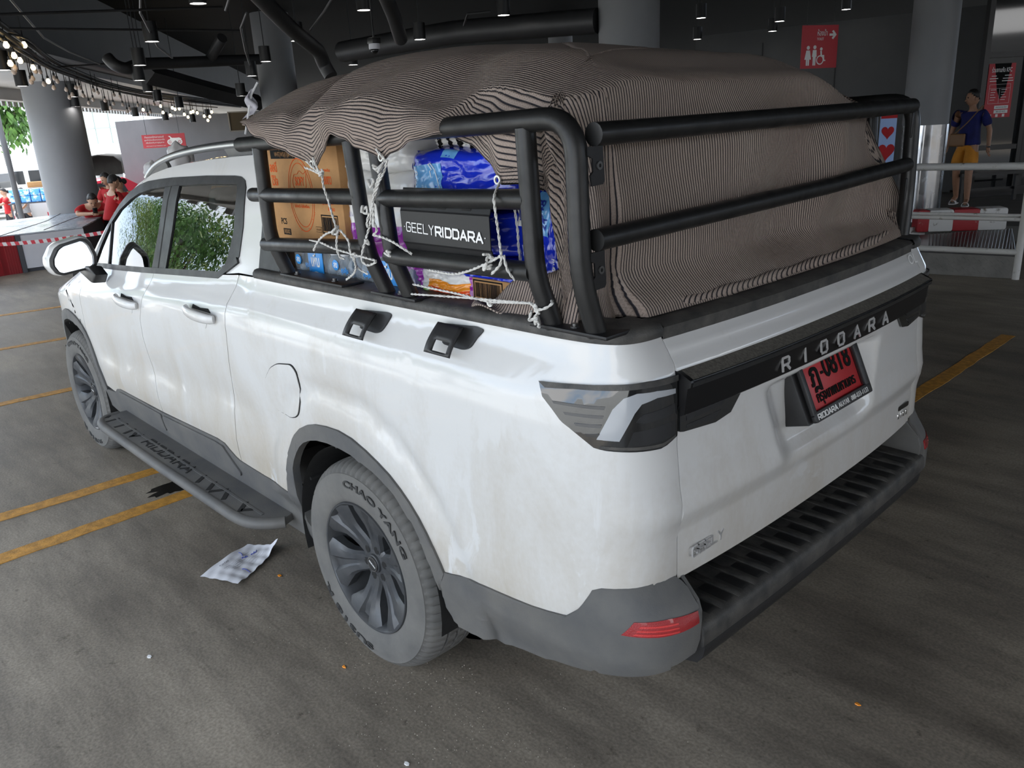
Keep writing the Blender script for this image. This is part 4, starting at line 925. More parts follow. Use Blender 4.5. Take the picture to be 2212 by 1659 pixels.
for b_, x, z, w_, h in (('อยดี', .488, 1.742, .05, .036), ('ไว้ใจ', .488, 1.695, .045, .036), ('รุ่นกลางคืน', .150, 1.735, .075, .014), ('แบบยาว', .140, 1.705, .06, .026), ('ไม่ห่อตัว ไม่ซึมเปื้อน', .32, 1.615, .10, .012), ('สูตรใหม่', .15, 1.630, .07, .010), ('ขนาด', .13, 1.612, .04, .010)):
    text('carton_lettering', b_, .03, M_oprint, CB, SIDE(x, .8006, z), .0002, width=w_, height=h, bold=.0008)
text('carton_lettering', 'PCS', .03, M_btext, CB, SIDE(.462, .8006, 1.558), .0002, width=.040, height=.022, bold=.0004)
sheet('carton_label', rect(-.026, -.011, .026, .011), M_btext, CB, SIDE(.447, .8004, 1.523)); text('carton_lettering', '18302', .03, M_card, CB, SIDE(.447, .8014, 1.523), .0002, width=.040, height=.014)
def barcode(par, x, z, w_, h, m, seed, border=True, y=.8004):
    rn = random.Random(seed); u = -w_ / 2; bm = BM(); mt_ = SIDE(x, y, z)
    while u < w_ / 2 - .003:
        a = rn.choice((.0012, .002, .003)); prism(bm, rect(u, -h / 2, min(u + a, w_ / 2), h / 2), lambda p, q, d: mt_ @ Vector((p, q, d)), .0004); u += a + rn.choice((.0012, .002))
    if border:
        for rc in (rect(-w_ / 2 - .007, h / 2 + .004, w_ / 2 + .007, h / 2 + .008), rect(-w_ / 2 - .007, -h / 2 - .008, w_ / 2 + .007, -h / 2 - .004), rect(-w_ / 2 - .007, -h / 2 - .008, -w_ / 2 - .003, h / 2 + .008), rect(w_ / 2 + .003, -h / 2 - .008, w_ / 2 + .007, h / 2 + .008)):
            prism(bm, rc, lambda p, q, d: mt_ @ Vector((p, q, d)), .0004)
    return obj('barcode', bm, m, par)
barcode(CB, .150, 1.562, .090, .046, M_btext, 3)
text('carton_lettering', '8 851111 142031 3', .012, M_btext, CB, SIDE(.150, .8006, 1.528), .0002, width=.08, height=.006)
sheet('carton_label', rect(-.019, -.009, .019, .009), M_btext, CB, SIDE(.225, .8003, 1.542)); sheet('carton_label', rect(-.0175, -.0075, .0175, .0075), M_card, CB, SIDE(.225, .8009, 1.542)); text('carton_lettering', '1x1x1x10', .012, M_btext, CB, SIDE(.225, .8016, 1.542), .0002, width=.028, height=.008)
# soft packs: pillow bodies with a printed part of their skin
def pillow_fn(c, s, puff, seed, wr=.006):
    rn = random.Random(seed); ph = [rn.uniform(0, 6.3) for _ in range(8)]
    def fn(u, v, off=0.0):
        a, b = 2 * u - 1, 2 * v - 1
        e = max(0, 1 - abs(a) ** 6) ** .5 * max(0, 1 - abs(b) ** 6) ** .5
        x = c[0] - a * s[0] / 2 * (1 - .03 * (1 - b * b) * 0); z = c[2] + b * s[2] / 2
        y = c[1] + s[1] / 2 - puff + puff * e + wr * e * (math.sin(9 * a + 5 * b + ph[0]) * .4 + math.sin(17 * b - 4 * a + ph[1]) * .35 + math.sin(23 * a + 3 * math.sin(6 * b + ph[3]) + ph[2]) * .35)
        z += .004 * math.sin(5 * a + ph[4]); x += .004 * math.sin(7 * b + ph[5])
        return Vector((x, y + off, z))
    return fn
def pack(name, label, cat, group, c, s, m, puff=.035, seed=1, bands=(), wr=.006):
    r = empty(name, label=label, cat=cat, group=group); fn = pillow_fn(c, s, puff, seed, wr)
    bm = BM(); V = grid(bm, 30, 20, fn)
    y1 = c[1] - s[1] / 2
    rim = [V[i][0] for i in range(30)] + [V[29][j] for j in range(1, 20)] + [V[i][19] for i in range(28, -1, -1)] + [V[0][j] for j in range(18, 0, -1)]
    bk = [bm.verts.new((v.co.x, y1, v.co.z)) for v in rim]
    for i in range(len(rim)): bm.faces.new((rim[i], rim[(i + 1) % len(rim)], bk[(i + 1) % len(rim)], bk[i]))
    bm.faces.new(bk[::-1]); bmesh.ops.recalc_face_normals(bm, faces=bm.faces[:])
    obj('pack_body', bm, m, r, 50)
    for nm, mm, u0, u1, v0, v1 in bands:
        bm = BM(); grid(bm, 24, 14, lambda u, v: fn(u0 + (u1 - u0) * u, v0 + (v1 - v0) * v, .0012)); bmesh.ops.recalc_face_normals(bm, faces=bm.faces[:]); obj(nm, bm, mm, r, 50)
    return r, fn
def on_fn(fn, u0, v0, su, sv, off=.0022):
    """print on a pillow: text units become fractions of its skin"""
    return lambda c: fn(min(.995, max(.005, u0 + c.x / su)), min(.995, max(.005, v0 + c.y / sv)), off)
GT = 'white tissue packs behind the carton'
pack('tissue_pack', 'plain white plastic tissue pack on top, next to the large carton', 'tissue pack', GT, (-.125, .60, 1.790), (.37, .40, .125), M_film, .05, 3)
pk, fn = pack('tissue_pack', 'white tissue pack with a purple lower half, leaning against the large carton', 'tissue pack', GT, (-.115, .60, 1.598), (.36, .40, .262), M_film, .05, 5, [('purple_print', M_purple, .0, 1.0, .01, .40)])
text('pack_lettering', '2.5.11 B.', .02, M_navy, pk, None, 0, warp=on_fn(fn, .11, .50, .36, .26), width=.03)
pack('tissue_pack', 'low white tissue pack with purple edge behind the second pair of posts', 'tissue pack', GT, (-.215, .56, 1.425), (.14, .40, .082), M_purple, .03, 9)
GD = 'blue diaper packs'
pk, fn = pack('diaper_pack', 'blue diaper pack marked M 28 above the black sign plate', 'diaper pack', GD, (-.520, .60, 1.715), (.44, .40, .155), M_blue, .04, 11, [('light_blue_panel', M_lblue, .03, .36, .0, .74), ('white_panel', M_film, .012, .055, .0, .80), ('shine_mark', M_lblue, .36, .50, .84, .97)])
RT = Matrix.Rotation(math.radians(90), 4, 'Z')
def side_txt(par, fn, body, u, v, w_, h, su, sv, m, turn=True, nm='pack_lettering', bold=.0006):
    f = on_fn(fn, u, v, su, sv, .0030); wp = (lambda c: f(Vector((-c.y, c.x, 0)))) if turn else f
    return text(nm, body, .04, m, par, None, 0, warp=wp, width=w_, height=h, bold=bold)
side_txt(pk, fn, 'M|28', .034, .50, .090, .018, .44, .155, M_navy)
side_txt(pk, fn, '24-48 นิ้ว', .080, .45, .085, .013, .44, .155, M_wtext)
bm = BM(); tube(bm, [fn(u, v, .004) for u, v in ((.255, .02), (.235, .62), (.255, .64), (.252, .74), (.285, .745), (.290, .64), (.310, .60), (.335, .30), (.38, .12))], .0014, 5); obj('garment_outline', bm, M_wtext, pk)
pk, fn = pack('diaper_pack', 'blue diaper pack standing upright, white corner with M, right of the sign plate', 'diaper pack', GD, (-.805, .60, 1.555), (.16, .40, .265), M_blue, .04, 13, [('white_panel', M_film, .03, .52, .70, .97), ('light_blue_panel', M_lblue, .56, .80, .62, .99), ('light_blue_panel', M_lblue, .02, .20, .05, .26)], .008)
side_txt(pk, fn, 'M', .22, .84, .05, .042, .16, .265, M_navy); side_txt(pk, fn, '24-48', .68, .80, .07, .02, .16, .265, M_navy)
side_txt(pk, fn, 'สบายไม่อับ', .45, .25, .11, .028, .16, .265, M_wtext); side_txt(pk, fn, 'ปกป้องยาวนาน', .86, .22, .11, .016, .16, .265, M_wtext)
pack('diaper_pack', 'flat blue diaper pack with a white edge, lowest, under the black sign plate', 'diaper pack', GD, (-.660, .575, 1.475), (.46, .40, .075), M_blue, .03, 17, [('white_edge', M_film, .02, .98, .0, .12)])
pack('diaper_pack', 'blue diaper pack hidden behind the sign plate, only its edges seen', 'diaper pack', GD, (-.520, .58, 1.575), (.42, .40, .115), M_blue, .03, 19)
pk, fn = pack('striped_pack', 'clear film pack with black and white stripes under the top rail of the cage', 'pack', None, (-.500, .58, 1.822), (.26, .36, .060), M_film, .03, 23, [('black_stripe', M_btext, u, u + .075, .05, .95) for u in (.10, .27, .44, .61, .78)])
pk, fn = pack('tissue_bag', 'orange and red tissue bag in clear film on the bed rail', 'tissue bag', None, (-.400, .575, 1.408), (.25, .40, .100), M_film, .03, 29, [('red_print', M_ored, .20, .93, .0, .46), ('orange_print', M_orange, .20, .93, .46, .68), ('green_print', M_green, .12, .26, .22, .44), ('purple_edge', M_purple, .93, .99, .0, .95)])
C2 = empty('carton', label='small brown carton with a long barcode beside the orange tissue bag', cat='box')
bm = BM(); box(bm, (-.640, .57, 1.400), (.22, .42, .105), .004); obj('carton_body', bm, M_card, C2, 35)
barcode(C2, -.595, 1.420, .105, .040, M_btext, 8, True, .7804); text('carton_lettering', '18851111420214', .012, M_btext, C2, SIDE(-.600, .7806, 1.385), .0002, width=.10, height=.007)
# shrink wrapped water bottles
def bottle_bm():
    bm = BM(); lathe(bm, [(0, 0), (.026, 0), (.030, .006), (.031, .02), (.0295, .026), (.031, .032), (.0295, .040), (.031, .047), (.031, .075), (.0300, .080), (.031, .086), (.031, .108), (.024, .130), (.014, .146), (.013, .152)], 20); bmesh.ops.recalc_face_normals(bm, faces=bm.faces[:]); return bm
for pi, (x0, n, lab) in enumerate(((.455, 6, 'shrink wrapped pack of water bottles with blue banner beside the first post of the cage'), (.055, 5, 'shrink wrapped pack of water bottles with blue banner behind the second post of the cage'))):
    wp = empty('water_pack', label=lab, cat='water bottles', group='water bottle packs on the bed')
    b0 = None
    for row in range(3):
        for i in range(n):
            if b0 is None:
                b0 = obj('bottle', bottle_bm(), M_water, wp, 60); bl = obj('bottle_label', (lambda bm: (lathe(bm, [(.0313, .048), (.0313, .074)], 20), bm)[1])(BM()), M_label, b0, 60)
                bm = BM(); lathe(bm, [(.0135, .150), (.015, .150), (.015, .166), (0, .166)], 14); obj('bottle_cap', bm, mat('white bottle cap', (.7, .72, .75), .4), b0, 40); b = b0
            else: b = dup(b0, wp)
            b.location = (x0 - .032 - .0635 * i, .748 - .064 * row, 1.300)
    mt_ = SIDE(x0 - .0635 * n / 2, .7815, 1.385)
    W_ = .0635 * n / 2
    bm = BM(); grid(bm, 40, 10, lambda u, v: mt_ @ Vector((-W_ + 2 * W_ * u, -.085 + .165 * v, .004 * abs(math.sin(u * n * math.pi)) + .002 * math.sin(v * 21 + u * 30)))); obj('shrink_film', bm, M_wrapc, wp, 60)
    for u in ((-.045,) if pi == 0 else (.02,)):
        sheet('banner', rect(u - .040, -.09, u + .058, .078), M_label, wp, mt_ @ Matrix.Translation((0, 0, .005)))
        text('banner_lettering', 'เพิ่ม', .05, M_wtext, wp, mt_ @ Matrix.Translation((u + .008, .040, .0062)), .0002, width=.055, height=.050, bold=.001)
        text('banner_lettering', '3', .06, M_wtext, wp, mt_ @ Matrix.Translation((u + .012, -.022, .0062)), .0002, width=.040, height=.050, bold=.0015)
    for u, bd in ((-.155, 'สด'), (-.085, 'สุดคุ้ม'), (.095, 'สด'), (.15, 'สุดคุ้ม')):
        if abs(u) < W_ - .01:
            if len(bd) < 3: sheet('bottle_badge', [(.020 * math.cos(a * .5236), .018 * math.sin(a * .5236)) for a in range(12)], M_label, wp, mt_ @ Matrix.Translation((u, .040, .006)))
            text('bottle_lettering', bd, .03, M_wtext if len(bd) < 3 else M_label, wp, mt_ @ Matrix.Translation((u, .040 if len(bd) < 3 else .025, .0068)), .0002, width=.022 if len(bd) < 3 else .045, height=.018 if len(bd) < 3 else .026, bold=.001)

# ------------------------------------------------------------------ knitted shade cloth over the load
def knit():
    m = bpy.data.materials.new('brown knitted shade cloth'); m.use_nodes = True; t, b = nodes_of(m)
    uv = add(t, 'ShaderNodeUVMap'); uv.uv_map = 'cloth'; sx = add(t, 'ShaderNodeSeparateXYZ'); t.links.new(uv.outputs['UV'], sx.inputs['Vector'])
    g = add(t, 'ShaderNodeTexCoord'); nz = add(t, 'ShaderNodeTexNoise', Scale=5.0, Detail=3.0); t.links.new(g.outputs['Object'], nz.inputs['Vector'])
    def mth(op, a, bb=None, v=None):
        n = add(t, 'ShaderNodeMath', operation=op); t.links.new(a, n.inputs[0])
        if bb is not None: t.links.new(bb, n.inputs[1])
        if v is not None: n.inputs[1].default_value = v
        return n.outputs[0]
    wob = mth('MULTIPLY', nz.outputs['Fac'], v=.010); v_ = mth('ADD', sx.outputs['Y'], wob)
    st = mth('SINE', mth('MULTIPLY', v_, v=2 * math.pi / .0092))                   # stripes
    zig = mth('PINGPONG', mth('MULTIPLY', sx.outputs['X'], v=1 / .0042), v=1.0)      # loops along a stripe
    fine = mth('SINE', mth('ADD', mth('MULTIPLY', v_, v=2 * math.pi / .0046), mth('MULTIPLY', zig, v=2.2)))
    s1 = add(t, 'ShaderNodeMapRange'); s1.inputs['From Min'].default_value = -.85; s1.inputs['From Max'].default_value = -.38; t.links.new(st, s1.inputs['Value'])
    n5 = add(t, 'ShaderNodeTexNoise', Scale=900.0, Detail=2.0); t.links.new(uv.outputs['UV'], n5.inputs['Vector'])
    s1m = mth('MULTIPLY', s1.outputs['Result'], mth('ADD', mth('MULTIPLY', n5.outputs['Fac'], v=1.1), v=.30))
    mx = add(t, 'ShaderNodeMixRGB'); mx.inputs['Color1'].default_value = (.026, .025, .030, 1); mx.inputs['Color2'].default_value = (.40, .325, .28, 1); t.links.new(s1m, mx.inputs['Fac'])
    # pale dust in soft patches
    mp = add(t, 'ShaderNodeMapping'); mp.inputs['Scale'].default_value = (1.6, 1.3, 1.0); mp.inputs['Rotation'].default_value = (.5, .3, .9); t.links.new(g.outputs['Object'], mp.inputs['Vector'])
    dn = add(t, 'ShaderNodeTexNoise', Scale=2.1, Detail=5.0, Roughness=.55, Distortion=.5); t.links.new(mp.outputs['Vector'], dn.inputs['Vector'])
    dr = add(t, 'ShaderNodeMapRange'); dr.inputs['From Min'].default_value = .57; dr.inputs['From Max'].default_value = .80; dr.inputs['To Max'].default_value = .50; t.links.new(dn.outputs['Fac'], dr.inputs['Value'])
    dm = mth('MULTIPLY', dr.outputs['Result'], mth('ADD', mth('MULTIPLY', s1.outputs['Result'], v=.7), v=.3))
    m2 = add(t, 'ShaderNodeMixRGB'); t.links.new(dm, m2.inputs['Fac']); t.links.new(mx.outputs['Color'], m2.inputs['Color1']); m2.inputs['Color2'].default_value = (.40, .36, .31, 1)
    t.links.new(m2.outputs['Color'], b.inputs['Base Color']); b.inputs['Roughness'].default_value = .92; b.inputs['Specular IOR Level'].default_value = .1
    hh = mth('ADD', mth('MULTIPLY', st, v=.7), mth('MULTIPLY', fine, v=.35))
    bp = add(t, 'ShaderNodeBump', Strength=.75, Distance=.0022); t.links.new(hh, bp.inputs['Height']); t.links.new(bp.outputs['Normal'], b.inputs['Normal'])
    return m
M_knit = knit()
def top_z(x, y):
    zc = lerp_tab(x, [(-1.02, 1.90), (-.90, 1.965), (-.70, 2.035), (-.45, 2.070), (-.10, 2.088), (.05, 2.09), (.22, 2.075), (.38, 2.06), (.46, 2.02), (.60, 1.97)])
    ze = lerp_tab(x, [(-1.02, 1.86), (-.75, 1.885), (-.45, 1.91), (-.20, 1.93), (.0, 1.93), (.12, 1.905), (.30, 1.92), (.46, 1.90), (.60, 1.86)])
    t = min(1, abs(y) / .90); k = t ** 3.6
    z = zc * (1 - k) + ze * k
    # soft hollows where the load sinks, and pulled creases
    z += .010 * math.sin(3.1 * x + 2.6 * y + .6) * (1 - t ** 4) - .030 * math.exp(-((x + .46 + .35 * (y - .55)) / .10) ** 2) * sstep(.30, .75, y) * sstep(1.0, .80, y)
    z += .018 * math.exp(-((y - .62 - .10 * (x + .6)) / .13) ** 2) * sstep(-.25, -.55, x)
    z -= .034 * math.exp(-((x - .06 - .42 * (.93 - y)) / .065) ** 2) * sstep(.35, .70, y)
    z += .012 * math.sin(16 * x - 7 * y) * sstep(.45, .8, y) * sstep(-.6, -.3, x)
    z -= .085 * sstep(-.25, -.62, y) * sstep(-.62, -.95, x)
    return z
def varc(x, y):      # length of cloth from the ridge out to y
    s = 0; n = 16; q = None
    for i in range(n + 1):
        yy = y * i / n; p = (yy, top_z(x, yy))
        if q: s += math.hypot(p[0] - q[0], p[1] - q[1])
        q = p
    return s if y >= 0 else -s
HEM = [(-.90, 1.70), (-.83, 1.714), (-.754, 1.712), (-.70, 1.765), (-.655, 1.805), (-.62, 1.835), (-.53, 1.822), (-.43, 1.792), (-.40, 1.772), (-.37, 1.785), (-.28, 1.808), (-.20, 1.835), (-.159, 1.848), (-.115, 1.83), (-.085, 1.795), (-.05, 1.755), (-.01, 1.768), (.13, 1.805), (.30, 1.850), (.375, 1.888), (.46, 1.897), (.60, 1.87)]
cols = []            # one column of the cloth: (start on the ridge, points to the hem, stripe coordinates)
def fold(y, z): return .017 * math.sin(9.0 * y + 6.5 * z + 1.4 * math.sin(3 * y + 1.0)) + .010 * math.sin(21 * y + 11 * z + 2.0) * sstep(.1, -.7, y) + .008 * math.sin(15 * z - 5 * y)
NT, NS = 16, 14
def col_left(x, side=1):
    pts = []; hem = lerp_tab(x, HEM) if side > 0 else 1.62; inside = sstep(-.60, -.66, x) if side > 0 else 1.0
    ye = (.915 * (1 - inside) + .815 * inside); yh = (.942 * (1 - inside) + .852 * inside)
    if side < 0: ye, yh = .775, .80
    xs = max(-.55, min(.45, x * .8))
    for i in range(NT):
        t = i / (NT - 1); y = side * ye * t; g_ = sstep(-.55, -.85, x) if side > 0 else 0; xx = xs + (x - xs) * (sstep(0, 1, t) ** .8 * (1 - g_) + t * g_); pts.append((Vector((xx, y, top_z(xx, y))), (xx, varc(xx, y))))
    zt = top_z(x, side * ye); v0 = varc(x, side * ye)
    for i in range(1, NS + 1):
        f = i / NS; k = sstep(0, .45, f)
        z = zt + (hem - zt) * f; y = side * (ye + (yh - ye) * k + .010 * math.sin(math.pi * f) * (1 + .6 * math.sin(31 * x)) - .012 * f * math.sin(26 * x + 1) ** 2)
        pts.append((Vector((x, y, z)), (x, v0 + side * .125 * f)))
    return pts
def col_rear(y, corner=0.0, cx=None):
    """corner: 1 at the left rear corner, falling to 0 along the back"""
    pts = []; xe = -.955; edge = y; a0 = Vector((-.45, y * .45, 0))
    for i in range(NT):
        t = i / (NT - 1); xx = -.45 + (xe + .45) * t; yy = y * (.45 + .55 * t); pts.append((Vector((xx, yy, top_z(xx, yy))), (xx, varc(xx, yy))))
    zt = top_z(xe, y); vy = varc(xe, y); right = sstep(-.45, -.80, y)
    for i in range(1, NS * 2 + 1):
        f = i / (NS * 2); z = zt + (1.397 - zt) * f
        bulge = .030 * math.sin(math.pi * f) + fold(y, z) * sstep(0, .2, f) * sstep(1.0, .85, f)
        x = xe - .020 * sstep(0, .3, f) - bulge + .05 * right * (1 - f); xb = tail_x(y, 1.355) + .050; x = x + (xb - x) * sstep(.80, 1.0, f)
        yy = y - right * .10 * sstep(.35, .72, f) * sstep(1.0, .8, f) + right * .06 * sstep(0, .3, f) * sstep(.55, .3, f)
        pts.append((Vector((x, yy, z)), (xe - (zt - z), vy)))
    return pts
def resample(pts, n):
    L = [0]
    for a, b in zip(pts, pts[1:]): L.append(L[-1] + (b[0] - a[0]).length)
    out = []
    for k in range(n):
        d = L[-1] * k / (n - 1); i = max(0, min(len(pts) - 2, next((j for j in range(len(L) - 1) if L[j + 1] >= d), len(pts) - 2)))
        f = (d - L[i]) / max(1e-9, L[i + 1] - L[i]); a, b = pts[i], pts[i + 1]
        out.append((a[0].lerp(b[0], f), (a[1][0] + (b[1][0] - a[1][0]) * f, a[1][1] + (b[1][1] - a[1][1]) * f)))
    return out
def corner_cols():
    out = []
    for i in range(1, 15):
        t = i / 15; a = t * math.pi / 2; r = .10; cx, cy = -.900, .700
        ex, ey = cx - .055 * math.sin(a), cy + .115 * math.cos(a); pts = []
        for k in range(NT):
            q = k / (NT - 1); sx_, sy_ = -.55 + .10 * t, .10 * t * 3; x = sx_ + (ex - sx_) * q; y = sy_ + (ey - sy_) * q; pts.append((Vector((x, y, top_z(x, y))), (x, varc(x, y))))
        zt = top_z(ex, ey); ve = varc(ex, ey); zb = 1.70 + (1.390 - 1.70) * sstep(.02, .30, t)
        for k in range(1, NS * 2 + 1):
            f = k / (NS * 2); z = zt + (zb - zt) * f; bl = .03 * math.sin(math.pi * f) + .016 * math.sin(13 * t + 7 * z) * sstep(0, .3, f)
            o = Vector((-math.sin(a), math.cos(a), 0)); p = Vector((ex, ey, z)) + o * bl
            p.y += .045 * math.exp(-((t - .12) / .12) ** 2) * math.sin(math.pi * f) * math.sin(9 * f)
            if f > .9: p += o * .03 * (f - .9) / .1
            pts.append((p, (ex - (zt - z) * t, ve + (zt - z) * (1 - t) ** 1.5)))
        out.append(pts)
    return out
NR = 64
XS = [.395 + (-.895 - .395) * i / 130 for i in range(131)]
C_ = [resample(col_left(x), NR) for x in XS] + [resample(c, NR) for c in corner_cols()] + [resample(col_rear(.70 - 1.46 * i / 110), NR) for i in range(111)] + [resample(col_left(-.88 + 1.31 * i / 40, -1), NR) for i in range(41)]
bm = BM(); ul = bm.loops.layers.uv.new('cloth'); V = []; UV = {}
for c in C_:
    row = []
    for p, q in c:
        v = bm.verts.new(p); UV[v] = q; row.append(v)
    V.append(row)
for i in range(len(V) - 1):
    for j in range(NR - 1):
        f = bm.faces.new((V[i][j], V[i + 1][j], V[i + 1][j + 1], V[i][j + 1]))
        for l in f.loops: l[ul].uv = UV[l.vert]
bmesh.ops.recalc_face_normals(bm, faces=bm.faces[:])
if sum(f.normal.z for f in bm.faces if f.calc_center_median().z > 1.95) < 0:
    for f in bm.faces: f.normal_flip()
TP = empty('tarpaulin', label='brown knitted shade cloth draped over the load on the truck bed', cat='tarpaulin')
o_ = obj('cloth', bm, M_knit, TP, 180); md = o_.modifiers.new('s', 'SOLIDIFY'); md.thickness = .0025; md.offset = -1
# hem: a folded double edge along the near side
hem = [c[-1][0] for c in C_[:131]]
bm = BM(); ul = bm.loops.layers.uv.new('cloth'); R = []
for i, p in enumerate(hem):
    c = C_[i]; d = (c[-8][0] - p).normalized(); o = Vector((0, .004, 0)); x = XS[i]
    R.append([(bm.verts.new(p + o - d * .002), (x, 0)), (bm.verts.new(p + o * 1.6 + d * .018), (x, .018)), (bm.verts.new(p + o * .8 + d * .036), (x, .036))])
for A, B in zip(R, R[1:]):
    for j in range(2):
        f = bm.faces.new((A[j][0], A[j + 1][0], B[j + 1][0], B[j][0]))
        for l, q in zip(f.loops, (A[j][1], A[j + 1][1], B[j + 1][1], B[j][1])): l[ul].uv = q
o_ = obj('hem', bm, M_knit, TP, 180); md = o_.modifiers.new('s', 'SOLIDIFY'); md.thickness = .003; md.offset = 0
# rolled lower edge along the tailgate and a loose flap on the rail
def roll(name, pts, r):
    bm = BM(); P = catmull(pts, 8); L = tube(bm, P, r, 12, rfun=lambda i, n: .75 + .35 * math.sin(i * .55) ** 2); ul = bm.loops.layers.uv.new('cloth')
    for f in bm.faces:
        for l in f.loops: c = l.vert.co; l[ul].uv = (c.x + c.z, c.y * .35 + c.x)
    return obj(name, bm, M_knit, TP, 60)
roll('rolled_edge', [(-1.060, .60, 1.405), (-1.084, .40, 1.408), (-1.092, .10, 1.410), (-1.088, -.25, 1.412), (-1.070, -.52, 1.414), (-1.035, -.72, 1.412)], .015)
def flap(u, v):
    x = -.62 - .36 * u; y = .862 - .05 * v + .012 * math.sin(9 * u); z = 1.392 + .11 * v * sstep(0, .7, u) + .012 * math.sin(12 * u + 3 * v) + .004; return Vector((x + .03 * v, y - .02 * u, z))
bm = BM(); V = grid(bm, 26, 10, flap); ul = bm.loops.layers.uv.new('cloth')
for f in bm.faces:
    for l in f.loops: c = l.vert.co; l[ul].uv = (c.z, c.x)
o_ = obj('loose_flap', bm, M_knit, TP, 180); md = o_.modifiers.new('s', 'SOLIDIFY'); md.thickness = .004; md.offset = 0
M_ring = mat('white metal eyelet', (.6, .6, .58), .35, .5)
def eyelet(c, ax='y', r=.011):
    bm = BM(); lathe(bm, [(r * .6, -.002), (r, -.002), (r, .002), (r * .6, .002)], 20, ax, c, True); bmesh.ops.recalc_face_normals(bm, faces=bm.faces[:]); return obj('eyelet', bm, M_ring, TP, 30)
eyelet((-.752, .866, 1.722)); eyelet((-.700, .868, 1.418)); eyelet((-.047, .952, 1.765)); eyelet((-.402, .952, 1.782))

# ------------------------------------------------------------------ ropes
M_rope = mat('white twisted rope', (.70, .69, .66), .8, noise=.25, nscale=90, bump=.5, bscale=200)
def rope(label, paths, knots=(), r=.0031):
    t = empty('rope', label=label, cat='rope', group='white ropes tying down the tarpaulin')
    for P in paths:
        C = catmull(P, 10); bm = BM()
        for ph in (0, math.pi):                       # two strands twisted round each other
            Q = []; L = 0
            for i, p in enumerate(C):
                d = (C[min(i + 1, len(C) - 1)] - C[max(i - 1, 0)]); d = d.normalized() if d.length > 1e-9 else Vector((0, 0, 1)); n_, b_ = frame_of(d, Vector((.3, .9, .2)))
                if i: L += (C[i] - C[i - 1]).length
                a = L / .0055 + ph; Q.append(p + (n_ * math.cos(a) + b_ * math.sin(a)) * r * .55)
            tube(bm, Q, r * .72, 6)
        obj('strand', bm, M_rope, t, 60)
    for k, s in knots:
        rn = random.Random(int(k[0] * 1000)); c = Vector(k)
        P = [c + Vector((rn.uniform(-1, 1), rn.uniform(-.6, 1), rn.uniform(-1, 1))) * s for _ in range(9)]
        bm = BM(); tube(bm, catmull(P, 6), r * 1.1, 7); obj('knot', bm, M_rope, t, 60)
    return t
# ROPES
rope('white rope with frayed end tied from the front cloth corner over the brown carton', [[(-0.104, 0.955, 1.751), (-0.067, 0.935, 1.704), (-0.075, 0.93, 1.664), (-0.098, 0.935, 1.619), (-0.114, 0.935, 1.576)], [(-0.114, 0.935, 1.576), (-0.06, 0.94, 1.563), (-0.008, 0.94, 1.539), (0.03, 0.94, 1.506)], [(0.144, 0.9, 1.526), (0.005, 0.93, 1.532), (-0.081, 0.932, 1.519), (-0.193, 0.935, 1.51), (-0.302, 0.935, 1.502)], [(-0.119, 0.935, 1.577), (-0.101, 0.935, 1.531), (-0.102, 0.93, 1.498), (-0.114, 0.92, 1.488)], [(-0.132, 0.935, 1.577), (-0.161, 0.93, 1.548), (-0.174, 0.935, 1.516), (-0.169, 0.92, 1.475), (-0.124, 0.9, 1.444), (-0.059, 0.89, 1.416)], [(-0.191, 0.935, 1.502), (-0.146, 0.9, 1.463), (-0.184, 0.89, 1.445)], [(-0.101, 0.955, 1.739), (-0.065, 0.955, 1.752), (-0.023, 0.955, 1.774)], [(-0.098, 0.955, 1.735), (-0.051, 0.955, 1.748), (-0.008, 0.955, 1.756)], [(-0.097, 0.955, 1.733), (-0.078, 0.96, 1.769), (-0.072, 0.96, 1.784)]], [((-.098,.957,1.735),.010),((-.114,.937,1.574),.012),((-.19,.932,1.508),.006)])
rope('white knotted rope hanging from the middle cloth corner between the two pairs of posts', [[(-0.433, 0.955, 1.776), (-0.408, 0.95, 1.747), (-0.37, 0.945, 1.716), (-0.333, 0.94, 1.673), (-0.317, 0.94, 1.65)], [(-0.417, 0.95, 1.776), (-0.391, 0.95, 1.744), (-0.356, 0.945, 1.71), (-0.336, 0.945, 1.673), (-0.331, 0.945, 1.651)], [(-0.425, 0.955, 1.776), (-0.399, 0.955, 1.794), (-0.388, 0.955, 1.803)], [(-0.318, 0.94, 1.654), (-0.295, 0.935, 1.608), (-0.271, 0.93, 1.581), (-0.237, 0.932, 1.527), (-0.231, 0.935, 1.497), (-0.26, 0.935, 1.485), (-0.302, 0.935, 1.498)], [(-0.324, 0.94, 1.653), (-0.313, 0.935, 1.609), (-0.323, 0.935, 1.588), (-0.302, 0.935, 1.573)], [(-0.302, 0.935, 1.573), (-0.337, 0.93, 1.569), (-0.389, 0.932, 1.56), (-0.429, 0.932, 1.547), (-0.456, 0.92, 1.53)], [(-0.301, 0.94, 1.634), (-0.286, 0.94, 1.608), (-0.286, 0.94, 1.593)]], [((-.40,.955,1.755),.016),((-.345,.952,1.715),.012),((-.285,.942,1.642),.012),((-.275,.937,1.552),.010),((-.36,.932,1.525),.009)])
rope('white rope tied from the rear cloth eyelet down across the black sign plate', [[(-0.767, 0.872, 1.716), (-0.809, 0.93, 1.691), (-0.815, 0.935, 1.66), (-0.81, 0.925, 1.611), (-0.827, 0.935, 1.56)], [(-0.827, 0.935, 1.558), (-0.771, 0.935, 1.534), (-0.695, 0.93, 1.508), (-0.617, 0.92, 1.492), (-0.495, 0.9, 1.488)], [(-0.827, 0.935, 1.558), (-0.821, 0.935, 1.536), (-0.789, 0.935, 1.511)], [(-0.835, 0.935, 1.559), (-0.842, 0.932, 1.526), (-0.847, 0.915, 1.499)]], [((-.790,.937,1.549),.012),((-.785,.940,1.530),.009)])
